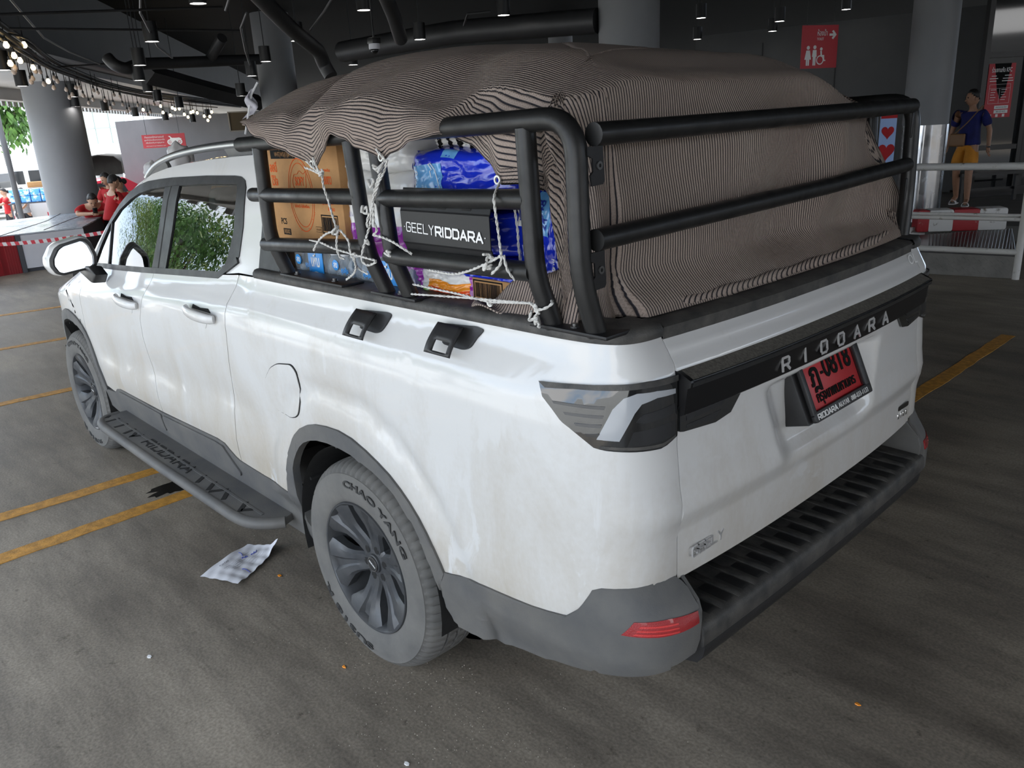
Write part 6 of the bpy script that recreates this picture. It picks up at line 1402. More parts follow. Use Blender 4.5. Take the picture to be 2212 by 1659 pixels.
text('sign_lettering', 'MOTORCYCLE PARKING LOT', .04, M_wtext, S, M @ Matrix.Translation((-.24, -.135, .004)), .001, width=.56, height=.024)
for u in (.17, .45):
    bm = BM(); lathe(bm, [(.045, 0), (.075, 0), (.075, .003), (.045, .003)], 24, closed=True)
    for v in bm.verts: v.co = M @ Vector((v.co.x + u, v.co.y - .045, v.co.z + .003))
    obj('motorcycle_wheel', bm, M_wtext, S)
    for a in range(3): bm = BM(); box(bm, (u, -.045, .004), (.012, .09, .002), rot=Matrix.Rotation(a * 1.05, 3, 'Z')); [setattr(v, 'co', M @ v.co) for v in bm.verts]; obj('motorcycle_spoke', bm, M_wtext, S)
bm = BM(); prism(bm, [(.16, -.02), (.20, .075), (.14, .12), (.19, .125), (.24, .07), (.34, .065), (.45, .07), (.52, .03), (.50, .015), (.42, .02), (.36, -.06), (.26, -.06), (.22, .0)], lambda u, v, d: M @ Vector((u, v, .003 + d)), .003); obj('motorcycle_body', bm, M_wtext, S)
TS, M = hung_sign('toilet_sign', 'red square hanging toilet sign with white figures and an arrow', (3.648, -9.424, 2.644), (-.42, -.90, .0), .60, .565, M_signr, 4.2)
text('sign_lettering', 'ห้องน้ำ', .10, M_wtext, TS, M @ Matrix.Translation((.03, .175, .003)), .001, width=.165, height=.085); text('sign_lettering', 'TOILET', .05, M_wtext, TS, M @ Matrix.Translation((.0, .100, .003)), .001, width=.115, height=.032)
def sgn_poly(nm, P, par=TS, m=M_wtext, MM=None): bm = BM(); prism(bm, P, lambda u, v, d: (MM or M) @ Vector((u, v, .002 + d)), .002); return obj(nm, bm, m, par)
sgn_poly('arrow', [(.15, .170), (.215, .170), (.19, .200), (.215, .215), (.270, .155), (.215, .095), (.19, .110), (.215, .140), (.15, .140)])
def disc(u, v, r, nm): return sgn_poly(nm, [(u + r * math.cos(k * .3927), v + r * math.sin(k * .3927)) for k in range(16)])
disc(-.195, -.010, .026, 'woman_head'); sgn_poly('woman_figure', [(-.225, -.045), (-.165, -.045), (-.140, -.165), (-.168, -.165), (-.170, -.245), (-.192, -.245), (-.194, -.170), (-.198, -.170), (-.200, -.245), (-.222, -.245), (-.224, -.165), (-.250, -.165)])
disc(-.085, -.005, .026, 'man_head'); sgn_poly('man_figure', [(-.115, -.040), (-.055, -.040), (-.048, -.130), (-.062, -.132), (-.064, -.245), (-.082, -.245), (-.084, -.150), (-.088, -.150), (-.090, -.245), (-.108, -.245), (-.110, -.132), (-.124, -.130)])
disc(.025, -.030, .022, 'wheelchair_head'); sgn_poly('wheelchair_figure', [(.010, -.055), (.035, -.055), (.042, -.110), (.080, -.110), (.085, -.175), (.105, -.175), (.105, -.190), (.072, -.190), (.066, -.130), (.020, -.130)])
bm = BM(); lathe(bm, [(.048, 0), (.062, 0), (.062, .002), (.048, .002)], 28, closed=True)
for v in bm.verts: v.co = M @ Vector((v.co.x + .012, v.co.y - .175, v.co.z + .002))
obj('wheelchair_wheel', bm, M_wtext, TS)
# vent frame on the far wall, white flag, white bags
WV = empty('wall_hatch', label='square pale framed hatch on the far grey wall behind the cloth corner', cat='hatch')
M = basis((18.64, -7.809, 2.252), (-.43, -.90, 0), (0, 0, 1))
bm = BM(); prism(bm, rect(-.30, -.22, .30, .22), lambda u, v, d: M @ Vector((u, v, d)), .03); obj('hatch_panel', bm, mat('dim brown board', (.10, .08, .05), .7), WV)
for rc in (rect(-.33, .22, .33, .25), rect(-.33, -.25, .33, -.22), rect(-.33, -.25, -.30, .25), rect(.30, -.25, .33, .25)): bm = BM(); prism(bm, rc, lambda u, v, d: M @ Vector((u, v, d)), .06); obj('hatch_frame', bm, M_soffit, WV)
FG = empty('pennant_flag', label='white plastic pennant flag on a thin stick behind the cloth', cat='flag')
tubeo('flag_stick', [(2.168, -0.039, 2.133), (2.177, 0.003, 2.07), (2.158, 0.081, 1.865)], .006, M_wtext, FG, 6)
bm = BM(); a_, b_, c_, d_ = Vector((2.168, -0.027, 2.109)), Vector((2.198, 0.021, 2.078)), Vector((2.169, 0.055, 1.943)), Vector((2.139, 0.003, 1.983))
grid(bm, 8, 12, lambda u, v: a_.lerp(b_, u).lerp(d_.lerp(c_, u), v) + Vector((.03 * math.sin(5 * u + 3 * v), .02 * math.sin(7 * v), 0))); o_ = obj('flag_sheet', bm, mat('thin white film', (.62, .60, .66), .4, alpha=.85), FG, 180)
def bag(label, P, s):
    bm = BM(); bmesh.ops.create_icosphere(bm, subdivisions=3, radius=1.0); rn = random.Random(int(P[0] * 100))
    ph = [rn.uniform(0, 6) for _ in range(4)]
    for v in bm.verts:
        c = v.co.copy(); k = 1 + .12 * math.sin(5 * c.x + ph[0]) * math.sin(6 * c.y + ph[1]) + .08 * math.sin(11 * c.z + ph[2]) + (.10 * (c.z > .75))
        v.co = Vector((c.x * s[0] * k, c.y * s[1] * k, c.z * s[2] * k)) + Vector(P)
    return tag(obj('white_bag', bm, mat('white bag film', (.66, .65, .66), .4, bump=.3, bscale=12), None, 180), label, 'bag', 'white bags seen past the cab roof')
bag('knotted white plastic bag seen left of the roof rail foot', (14.251, -3.728, 1.298), (.16, .16, .20)); bag('bulky white plastic bag seen under the roof rail', (13.43, -3.949, 1.514), (.18, .20, .30)); bag('round white plastic bag right of the bulky one under the roof rail', (13.548, -4.127, 1.503), (.15, .15, .24))
# ------------------------------------------------------------------ raised walk, railing, ramp and curb on the right
M_walk = mat('grey walk screed', (.13, .125, .115), .65, noise=.25, nscale=2.5)
bm = BM(); prism(bm, [(8.0, -12.9), (3.6, -10.2), (2.35, -9.55), (1.15, -9.95), (-1.2, -10.6), (-1.2, -16.5), (3.0, -16.5)], lambda u, v, d: Vector((u, v, d)), .20); struct('floor_walk', bm, M_walk)
CU = empty('painted_curb', label='red and white striped concrete curb at the edge of the raised walk', cat='curb')
ca, cb = Vector((1.882, -8.896, 0.2)), Vector((1.036, -9.568, 0.2)); cdv = (cb - ca)
for k in range(4):
    a, b = ca + cdv * [0, .13, .40, .69][k], ca + cdv * [.13, .40, .69, 1.0][k]; n = Vector((-cdv.y, cdv.x, 0)).normalized() * .22
    if n.y > 0: n = -n
    bm = BM(); prism(bm, [(a.x, a.y), (b.x, b.y), (b.x + n.x, b.y + n.y), (a.x + n.x, a.y + n.y)], lambda u, v, d: Vector((u, v, .20 + d)), .29, .03); obj('curb_stone', bm, M_redp if k % 2 == 0 else M_whitep, CU, 40)
bm = BM(); a, b = Vector((2.065, -8.622, 0.17)), Vector((1.919, -8.971, 0.17)); prism(bm, [(a.x, a.y), (b.x, b.y), (b.x - .05, b.y - .18), (a.x - .05, a.y - .18)], lambda u, v, d: Vector((u, v, d)), .27, .01); tag(obj('edge_stone', bm, M_whitep, None, 40), 'low chipped white edge stone left of the striped curb', 'curb')
RM = empty('ramp', label='checker plate steel ramp below the white railing', cat='ramp')
M_chk = mat('dull steel checker plate', (.24, .235, .225), .42, .7, noise=.3, nscale=6)
M_rib = mat('dark ramp rib steel', (.10, .10, .10), .4, .5)
r0, r1, r2_, r3 = Vector((1.374, -7.228, 0.26)), Vector((0.283, -7.417, 0.26)), Vector((0.898, -9.31, 0.24)), Vector((1.88, -8.087, 0.24))
bm = BM(); prism(bm, [(p.x, p.y) for p in (r0, r1, r2_, r3)], lambda u, v, d: Vector((u, v, .255 - d)), .02); obj('ramp_top', bm, mat('dark ribbed steel', (.085, .082, .085), .35, .6), RM)
for k in range(26):
    t = .22 + .78 * k / 26; p, q = r0.lerp(r1, t), r3.lerp(r2_, min(1, t + .10)); bm = BM(); tube(bm, [(p.x, p.y, .257), (q.x, q.y, .257)], .006, 4); obj('ramp_rib', bm, M_rib, RM)
dv = r1 - r0; dvn = dv.normalized(); fn_ = Vector((dv.y, -dv.x, 0)).normalized()
if fn_.dot(Vector((-1, 1, 0))) < 0: fn_ = -fn_
a, b = r0 - dvn * 1.2, r1; bm = BM(); prism(bm, [(a.x, a.y), (b.x, b.y), (b.x + fn_.x * .02, b.y + fn_.y * .02), (a.x + fn_.x * .02, a.y + fn_.y * .02)], lambda u, v, d: Vector((u, v, d)), .235); obj('ramp_side', bm, M_chk, RM)
bm = BM(); L_ = (b - a).length; st_ = .052; j = 0         # raised lozenges of the checker plate
while j * st_ < L_ - .03:
    for q in range(4):
        c = a + dvn * (j * st_ + .03); z = .028 + q * .054 + (.027 if j % 2 else 0)
        if z < .225: box(bm, (c.x + fn_.x * .022, c.y + fn_.y * .022, z), (.044, .006, .012), rot=(Matrix.Rotation(math.atan2(dvn.y, dvn.x), 3, 'Z') @ Matrix.Rotation(.75 if (j + q) % 2 else -.75, 3, 'Y')))
    j += 1
tag(obj('checker_lozenges', bm, M_chk, RM), kind='stuff')
RL = empty('railing', label='chipped white tube railing along the ramp', cat='railing')
q0, q1 = r1 + fn_ * .04, r0 - dvn * 1.6 + fn_ * .04
for z, r_, nm in ((1.16, .038, 'hand_rail'), (.625, .022, 'middle_rail'), (.665, .016, 'middle_rail'), (.285, .032, 'lower_rail')):
    tubeo(nm, [(q0.x - dvn.x * -.6, q0.y + dvn.y * .6, z), (q1.x, q1.y, z)] if nm == 'hand_rail' else [(q0.x, q0.y, z), (q1.x, q1.y, z)], r_, M_whitep, RL, 12)
for t in (0.0, .98): p = q0.lerp(q1, t); tubeo('rail_post', [(p.x, p.y, 0), (p.x, p.y, 1.16)], .036, M_whitep, RL, 12)
# stainless cladding round the right pillar
SL = empty('pillar_cladding', label='brushed stainless steel sleeve round the foot of the right pillar', cat='cladding')
bm = BM(); R_ = []
for k in range(73):
    a = 2 * math.pi * k / 72; rr_ = .305 + .004 * math.sin(7 * a) + .003 * math.sin(17 * a + 1); R_.append((bm.verts.new((2.39 + rr_ * math.cos(a), -10.17 + rr_ * math.sin(a), .20)), bm.verts.new((2.39 + rr_ * math.cos(a), -10.17 + rr_ * math.sin(a), 1.52))))
for A, B in zip(R_, R_[1:]): bm.faces.new((A[0], B[0], B[1], A[1]))
obj('steel_sleeve', bm, M_steel, SL, 180)
# glazed shop front with a poster, a bench, the heart banner
M_frame = mat('black door frame', (.012, .012, .013), .4); M_shop = mat('dark shop glass', (.02, .022, .024), .05, coat=.5)
SF = empty('window_1'); SF['kind'] = 'structure'
M = basis((2.462, -13.765, 1.527), (-.60, -.80, 0), (0, 0, 1)); zb = -((M @ Vector((0, 0, 0))).z - .2)
def sfb(nm, x0, y0, x1, y1, z, t, m): bm = BM(); prism(bm, rect(x0, y0, x1, y1), lambda u, v, d: M @ Vector((u, v, z + d)), t); return tag(obj(nm, bm, m, SF), kind='structure')
sfb('shop_glass', -.50, zb, 1.8, 2.1, -.02, .01, M_shop); sfb('shop_sill', -.50, zb, 1.8, zb + .12, -.03, .10, M_frame)
for u in (-.52, .28, .36, 1.1): sfb('shop_mullion', u, zb, u + .09, 2.1, -.04, .10, M_frame)
sfb('shop_transom', -.50, .93, 1.8, 1.02, -.04, .09, M_frame); sfb('shop_rail', -.5, -.55, .3, -.47, -.04, .09, M_frame)
PS = empty('job_poster', label='red and black job poster with white lettering on the dark shop glass', cat='poster')
M = basis((2.539, -13.643, 1.935), (-.60, -.80, 0), (.0, 0, 1))
def pp(nm, P, m, z=.001): bm = BM(); prism(bm, P, lambda u, v, d: M @ Vector((u, v, z + d)), .001); return obj(nm, bm, m, PS)
pp('poster_sheet', rect(-.24, -.43, .24, .43), M_signr, 0); pp('poster_dark_field', [(-.14, .43), (.16, .43), (.10, -.02), (.02, -.14), (-.05, .0)], M_btext, .0012)
text('poster_lettering', 'ร่วมงานกับ KFC', .09, M_wtext, PS, M @ Matrix.Translation((.0, .325, .004)), .0005, width=.36, height=.085, bold=.001)
for k, (u, v, w_) in enumerate(((-.13, .235, .09), (.12, .240, .12), (-.13, .195, .15), (.12, .195, .18), (-.14, .155, .12), (.12, .155, .20))): pp('poster_line', rect(u - w_ / 2, v - .006, u + w_ / 2, v + .006), M_wtext, .0025)
for rc in (rect(-.19, .100, .19, .103), rect(-.19, .100, -.187, -.20), rect(.187, .100, .19, -.20), rect(-.19, -.203, .19, -.20), rect(-.002, .04, .002, -.20), rect(-.19, .037, .19, .040)): pp('poster_rule', rc, M_wtext, .0025)
for k in range(5):
    for u in (-.11, .08): pp('poster_line', rect(u - .05, .012 - k * .04, u + .05 - .015 * (k % 3), .020 - k * .04), M_wtext, .0025)
for v in (-.265, -.335): pp('poster_box', rect(-.06, v - .027, .19, v + .027), M_wtext, .0025)
text('poster_lettering', 'สอบถามรายละเอียด', .03, M_btext, PS, M @ Matrix.Translation((.065, -.265, .0045)), .0003, width=.20, height=.028); text('poster_lettering', '065-527-4572', .03, M_btext, PS, M @ Matrix.Translation((.065, -.335, .0045)), .0003, width=.17, height=.028)
for u in (-.12, .0, .12): pp('poster_icon', rect(u - .022, -.420, u + .022, -.375), M_wtext, .0025)
BN = empty('bench', label='low black bench in front of the dark shop glass', cat='bench')
M = basis((2.151, -12.848, 0.221), (-.60, -.80, 0), (0, 0, 1)); z0 = .20 - (M @ Vector((0, 0, 0))).z
for v, t in ((.44, .05), (.18, .035)): bm = BM(); prism(bm, rect(-.75, z0 + v, 1.2, z0 + v + t), lambda u, v_, d: M @ Vector((u, v_, d - .15)), .3 if v > .3 else .04); obj('bench_seat' if v > .3 else 'bench_rail', bm, M_frame, BN)
for u in (-.6, .35, 1.05): bm = BM(); prism(bm, rect(u, z0, u + .05, z0 + .44), lambda u_, v_, d: M @ Vector((u_, v_, d - .1)), .05); obj('leg', bm, M_frame, BN)
HB = empty('heart_banner', label='light blue banner with red hearts seen past the right rear post of the cage', cat='banner')
M = basis((1.564, -6.93, 1.484), (-.55, -.83, 0), (0, 0, 1)); bm = BM(); prism(bm, rect(-.09, -.26, .10, .26), lambda u, v, d: M @ Vector((u, v, d - .01)), .01); obj('banner_board', bm, mat('light blue print', (.28, .42, .72), .5), HB)
for cv, ss in ((.06, .075), (-.14, .10)):
    P = [(ss * .062 * 16 * math.sin(t) ** 3, ss * .062 * (13 * math.cos(t) - 5 * math.cos(2 * t) - 2 * math.cos(3 * t) - math.cos(4 * t)) + cv) for t in [2 * math.pi * k / 28 for k in range(28)]]
    bm = BM(); prism(bm, P, lambda u, v, d: M @ Vector((max(-.089, min(.099, u)), v, .002 + d)), .002); obj('red_heart', bm, M_redc, HB)
bm = BM(); prism(bm, rect(-.09, .20, .10, .26), lambda u, v, d: M @ Vector((u, v, .002 + d)), .002); obj('red_heading', bm, M_redc, HB)
for u in (-.08, .09): bm = BM(); prism(bm, [(u, -.26), (u + .012, -.26), (u + .012, -.26 - (M @ Vector((0, -.26, 0))).z), (u, -.26 - (M @ Vector((0, -.26, 0))).z)], lambda p, q, d: M @ Vector((p, q, d - .01)), .012); obj('banner_leg', bm, M_frame, HB)
# ------------------------------------------------------------------ things on the floor
PA = empty('order_sheet', label='crumpled white order sheet with printing lying on the floor', cat='paper')
A4 = [Vector((1.079, 1.124, 0)), Vector((0.87, 1.042, 0)), Vector((1.032, 0.76, 0)), Vector((1.188, 0.845, 0))]
def paper(u, v, lift=0.0):
    p = A4[0].lerp(A4[1], u).lerp(A4[3].lerp(A4[2], u), v); z = .004 + .010 * math.sin(3.0 * v + 2 * u) ** 2 + .004 * math.sin(11 * u + 7 * v) ** 2 + .045 * max(0, u + v - 1.72) ** 1.0 * 3.0 + .006 * math.sin(17 * v) ** 2 * u
    return Vector((p.x, p.y, z + lift))
bm = BM(); grid(bm, 16, 24, paper); o_ = obj('sheet', bm, mat('white paper', (.72, .72, .76), .8, noise=.08, nscale=14), PA, 180)
M_ink = mat('grey print ink', (.10, .10, .12), .7); M_pen = mat('blue pen ink', (.05, .08, .42), .6)
def ptxt(b_, u, v, w_, h, m=M_ink):
    return text('print', b_, .05, m, PA, None, 0, warp=lambda c: paper(min(.99, max(.01, u - c.y / .30)), min(.99, max(.01, v + c.x / .42)), .0016), width=w_, height=h)
ptxt('Order', .20, .36, .075, .026)
for k in range(5): ptxt('Customer / Delivery address', .36 + k * .055, .42 - .01 * k, .15 - .015 * k, .010)
for k in range(7): ptxt('............................', .30 + k * .075, .66, .12, .003)
for P in ([(.12, .72), (.22, .70), (.34, .64)], [(.72, .33), (.78, .35), (.90, .33), (.95, .31)], [(.42, .58), (.38, .60), (.44, .63), (.40, .66), (.47, .66)], [(.50, .72), (.46, .74), (.52, .76), (.48, .79), (.54, .79), (.50, .84)]):
    tubeo('pen_mark', [paper(u, v, .002) for u, v in [(q.x, q.y) for q in catmull([(a, b, 0) for a, b in P], 5)]], .0016, M_pen, PA, 5)
M_wet = mat('wet floor stain', (.018, .016, .014), .15)
bm = BM(); wp_ = Vector((2.142, 0.82, 0)); rn = random.Random(5); P = []
for k in range(28): a = 2 * math.pi * k / 28; r_ = rn.uniform(.5, 1.0); P.append((wp_.x + .10 * r_ * math.cos(a), wp_.y + .17 * r_ * math.sin(a)))
prism(bm, P, lambda u, v, d: Vector((u, v, .0005 + d)), .0012); tag(obj('wet_stain', bm, M_wet), 'dark wet stain on the floor beside the running board', 'stain')
rn = random.Random(12); M_grit = mat('pale grit', (.34, .31, .26), .8); bm = BM()
for k in range(650):
    if k < 380: x, y = rn.gauss(-.35, .35), rn.gauss(.98, .16) - .02
    else: x, y = rn.uniform(-1.6, 4.5), rn.uniform(.0, 2.3)
    if abs(y - .8) < .13 and abs(x) < .14: continue
    s = rn.uniform(.0008, .0024); q = bmesh.ops.create_cone(bm, cap_ends=True, segments=4, radius1=s, radius2=s * .4, depth=s * 1.2)
    for v in q['verts']: v.co += Vector((x, y, s * .55))
tag(obj('floor_grit', bm, M_grit), kind='stuff')
for nm, lab, P, m, s in (('dry_leaf', 'small orange leaf bit beside the order sheet', (0.813, 0.876, 0), M_orange, .012), ('dry_leaf', 'small orange leaf bit on the floor below the rear wheel', (0.057, 1.019, 0), M_orange, .011), ('dry_leaf', 'small orange scrap on the dark floor at right', (-1.356, -0.032, 0), M_orange, .011), ('paper_scrap', 'white scrap on the floor left of the rear wheel', (0.659, 1.497, 0), M_wtext, .014), ('paper_scrap', 'white scrap at the bottom edge of the floor', (-0.492, 1.137, 0), M_wtext, .012)):
    bm = BM(); rn = random.Random(int(P[0] * 1000)); prism(bm, [(P[0] + s * rn.uniform(.6, 1.2) * math.cos(k * 1.05), P[1] + s * .6 * rn.uniform(.6, 1.2) * math.sin(k * 1.05)) for k in range(6)], lambda u, v, d: Vector((u, v, .001 + d)), .004, .001); tag(obj(nm, bm, m), lab, 'scrap')
# ------------------------------------------------------------------ outside the hall, at the left
M_bldg = mat('white building cladding', (.82, .83, .84), .6, noise=.05, nscale=.5); M_bwin = mat('pale green glazing', (.48, .56, .52), .2, coat=.3); M_joint = mat('panel joint', (.40, .42, .43), .7)
BD = empty('white_building', label='white panelled building with a pale green window band across the yard', cat='building')
O = Vector((54.75, -16.606, 1.825)); bx = (Vector((64.529, -12.347, 2.231)) - Vector((54.75, -16.606, 1.825))); bx.z = 0; bx.normalize(); M = basis((O.x, O.y, 0), tuple(-bx), (0, 0, 1))
def yard(P): return Vector((P[0], P[1], -.9))
def bl(nm, x0, y0, x1, y1, z, t, m): bm = BM(); prism(bm, rect(x0, y0, x1, y1), lambda u, v, d: M @ Vector((u, v, z + d)), t); return obj(nm, bm, m, BD)
bl('wall', -14, -.9, 1.2, 7.0, -6, 5.9, M_bldg)
for i in range(4):
    bl('facade_panel', -4.9 + i * 1.55, 4.05, -3.42 + i * 1.55, 5.6, -.1, .25, M_bldg); bl('facade_panel', -4.9 + i * 1.55, .1, -3.42 + i * 1.55, 1.85, -.1, .25, M_bldg)
    f = bl('window', -4.75 + i * 1.35, 1.95, -3.48 + i * 1.35, 3.95, -.1, .06, M_bwin); bm = BM(); prism(bm, rect(-4.75 + i * 1.35, 2.90, -3.48 + i * 1.35, 2.95), lambda u, v, d: M @ Vector((u, v, -.02 + d)), .03); obj('window_bar', bm, M_joint, f)
for i in range(4): bl('facade_panel', -12.6 + i * 1.55, 3.4, -11.15 + i * 1.55, 5.5, -.1, .25, M_bldg); bl('facade_panel', -12.6 + i * 1.55, .3, -11.15 + i * 1.55, 2.0, -.1, .25, M_bldg)
bl('side_window', -12.3, 2.1, -6.5, 3.3, -.1, .05, M_bwin)
# trees
M_leaf = mat('sunlit green leaves', (.10, .22, .035), .6, col2=(.030, .085, .014), nscale=1.8, lo=.35, hi=.6); M_leaf2 = mat('yellow green leaves', (.20, .27, .04), .6, col2=(.05, .12, .02), nscale=1.5, lo=.35, hi=.65); M_bark = mat('grey brown bark', (.10, .075, .055), .9, bump=.5, bscale=12)
def tree(label, P, h, cr, seed, n=2600, m=None, ls=.13):
    rn = random.Random(seed); t = empty('leafy_tree', P, label=label, cat='tree', group='trees round the hall'); bm = BM(); cl = []
    for k in range(11):
        a, b = rn.uniform(0, 6.28), rn.uniform(.25, 1.0); cl.append((Vector((cr * .72 * b * math.cos(a), cr * .72 * b * math.sin(a), h * rn.uniform(.48, .95))), cr * rn.uniform(.32, .55)))
    cl.append((Vector((0, 0, h * .85)), cr * .5))
    tube(bm, catmull([(0, 0, 0), (.1, .05, h * .25), (0, .1, h * .5), (.05, 0, h * .8)], 4), .16, 8, rfun=lambda i, n: 1.2 - .8 * i / n)
    for c, r in cl[:6]: tube(bm, [(0, .05, h * .38), c * .6 + Vector((0, 0, h * .18)), c], .05, 6, rfun=lambda i, n: 1 - .35 * i)
    obj('trunk', bm, M_bark, t, 60); vs, fs = [], []
    for k in range(n):
        c, r = rn.choice(cl); d = Vector((rn.gauss(0, 1), rn.gauss(0, 1), rn.gauss(0, .8))).normalized(); p = c + d * r * rn.uniform(.55, 1.08); u, v = frame_of((d + Vector((rn.uniform(-.7, .7), rn.uniform(-.7, .7), rn.uniform(-.3, .9)))).normalized()); s = ls * rn.uniform(.6, 1.5); i = len(vs)
        vs += [p - u * s, p + v * s * .5, p + u * s, p - v * s * .5]; fs.append((i, i + 1, i + 2, i + 3))
    me = bpy.data.meshes.new('foliage'); me.from_pydata([tuple(v) for v in vs], [], fs); o = link_mesh('foliage', me, m or M_leaf, t); o['kind'] = 'stuff'; return t
tree('green tree at the left edge beyond the pole and the white van', tuple(Vector((52.594, -9.556, 1.713)) * Vector((1, 1, 0)) if False else (Vector((52.594, -9.556, 1.713)).x, Vector((52.594, -9.556, 1.713)).y, -.9)), 8.0, 2.6, 3, 3600, None, .20)
for i, (x, y, h, cr) in enumerate(((12.5, 9.5, 3.9, 2.2), (16.5, 8.6, 4.3, 2.4), (21.0, 8.4, 4.2, 2.4), (26, 9.0, 4.8, 2.6), (31, 11.6, 5.0, 2.8), (37, 10, 5.6, 3.0), (14, 13.5, 4.2, 2.4))):
    tree('leafy tree in the yard mirrored in the truck windows', (x, y, -.9), h + .9, cr, 20 + i, 6500, M_leaf2 if i % 2 else M_leaf, .065)
# van, red truck, canvas truck
M_van = mat('white van paint', (.72, .72, .70), .3, coat=.5); M_wred = mat('bright red paint', (.62, .03, .06), .35, coat=.4)
def wheels(par, xs, y, r, wd=.2):
    for x in xs:
        for s in (1, -1):
            w_ = empty('wheel'); w_.parent = par; w_.location = (x, s * y, r)
            bm = BM(); lathe(bm, [(r * .62, -wd / 2), (r * .9, -wd / 2), (r, -wd * .35), (r, wd * .35), (r * .9, wd / 2), (r * .62, wd / 2)], 24, 'y', closed=True); bmesh.ops.recalc_face_normals(bm, faces=bm.faces[:]); obj('tyre', bm, M_rubl, w_, 40)
            bm = BM(); lathe(bm, [(0, -wd * .3), (r * .62, -wd * .42), (r * .62, wd * .42), (0, wd * .3)], 20, 'y'); obj('rim', bm, M_steel, w_, 40)
def hull(bm, prof, y):
    """side outline (x, z, half width share) carried across"""
    A = [bm.verts.new((x, y * k, z)) for x, z, k in prof]; B = [bm.verts.new((x, -y * k, z)) for x, z, k in prof]; n = len(prof)
    fs = [bm.faces.new(A), bm.faces.new(B[::-1])] + [bm.faces.new((A[i], B[i], B[(i + 1) % n], A[(i + 1) % n])) for i in range(n)]; bmesh.ops.recalc_face_normals(bm, faces=fs)
    bmesh.ops.bevel(bm, geom=[e for e in bm.edges], offset=.05, segments=2, affect='EDGES')
VP = yard((36.352, -5.293, -0.9))
VN = empty('white_van', (VP.x + .9, VP.y + .9, -.9), 2.35, 'white van with an open side door and red seats at the left edge', 'van')
bm = BM(); hull(bm, [(2.3, .35, 1), (2.4, .95, 1), (1.7, 1.25, .98), (1.15, 1.95, .9), (.8, 2.08, .88), (-2.2, 2.08, .88), (-2.35, 1.2, 1), (-2.35, .35, 1)], .85); obj('van_body', bm, M_van, VN, 50); wheels(VN, (1.5, -1.5), .78, .33)
for s in (1, -1):
    for x0, x1 in ((-2.0, -1.0), (.35, 1.15)): bm = BM(); prism(bm, [(x0, 1.25), (x1 + (.25 if x1 > 1 else 0), 1.25), (x1, 1.82), (x0, 1.82)], lambda u, v, d, s=s: Vector((u, s * (.835 - .07 * (v - 1.25) + d * .5), v)), .03); obj('van_window', bm, M_shop, VN)
    bm = BM(); prism(bm, rect(-.85, .45, .25, 1.85), lambda u, v, d, s=s: Vector((u, s * (.845 + d), v)), .015); dr = obj('door_opening', bm, M_dark, VN); bm = BM(); prism(bm, rect(-.7, .8, .0, 1.5), lambda u, v, d, s=s: Vector((u, s * (.862 + d), v)), .03, .01); obj('red_seat', bm, M_redc, VN)
bm = BM(); prism(bm, [(1.25, 1.30), (1.72, 1.28), (1.20, 1.90), (1.05, 1.90)], lambda u, v, d: Vector((u + .02, .74 - d, v + .02)), 1.48); obj('van_screen', bm, M_shop, VN)
TPole = cable('lamp_pole', 'slanting dark grey steel post between the van and the bottle table', [yard((24.626, -3.552, 0.217)), (24.669, -3.543, 0.295), (24.618, -3.541, 1.784), (24.719, -3.548, 2.348), (24.92, -3.6, 2.909)], .075, mat('dark grey steel', (.07, .07, .075), .5), 'pole', n=10)
# dark van with table of bottled water
WV2 = empty('white_minibus', ((38.584, -7.137, -0.9)[0] + 2.6, (38.584, -7.137, -0.9)[1] + .4, -.9), 1.35, 'white minibus parked behind the table of bottled water', 'van')
bm = BM(); hull(bm, [(2.3, .35, 1), (2.4, .95, 1), (1.7, 1.25, .98), (1.15, 1.95, .9), (.8, 2.05, .88), (-2.2, 2.05, .88), (-2.35, 1.2, 1), (-2.35, .35, 1)], .85); obj('van_body', bm, M_van, WV2, 50); wheels(WV2, (1.5, -1.5), .78, .33)
for s in (1, -1):
    for x0, x1 in ((-2.0, -1.0), (-.8, .2), (.35, 1.15)): bm = BM(); prism(bm, [(x0, 1.25), (x1 + (.25 if x1 > 1 else 0), 1.25), (x1, 1.82), (x0, 1.82)], lambda u, v, d, s=s: Vector((u, s * (.835 - .07 * (v - 1.25) + d * .5), v)), .03); obj('van_window', bm, M_shop, WV2)
TB = empty('folding_table', label='dark folding table loaded with blue water packs by the pole', cat='table')
M = basis((26.141, -4.264, 0.278), (-.40, -.92, 0), (0, 0, 1)); gz = -.9 - (M @ Vector((0, 0, 0))).z
bm = BM(); prism(bm, rect(-.62, .0, .62, .03), lambda u, v, d: M @ Vector((u, v, -.3 + d)), .6); obj('table_top', bm, M_gboard, TB)
for u in (-.58, .54):
    for d0 in (-.28, .24): bm = BM(); prism(bm, rect(u, gz, u + .04, 0), lambda p, q, d, d0=d0: M @ Vector((p, q, d0 + d)), .04); obj('leg', bm, M_gboard, TB)
M_wpk = mat('blue water pack film', (.10, .36, .78), .25, col2=(.60, .72, .85), nscale=9, lo=.42, hi=.5)
for r_ in range(2):
    for k in range(4):
        q = M @ Vector((-.42 + k * .28, .03, 0)); bm = BM(); prism(bm, rect(-.42 - .13 + k * .28, .032 + r_ * .20, -.42 + .13 + k * .28, .225 + r_ * .20), lambda u, v, d: M @ Vector((u, v, -.22 + d)), .44, .03); tag(obj('bottled_water', bm, M_wpk, None, 40), 'blue shrink wrapped water pack on the folding table by the pole', 'water bottles', 'water packs on the table')
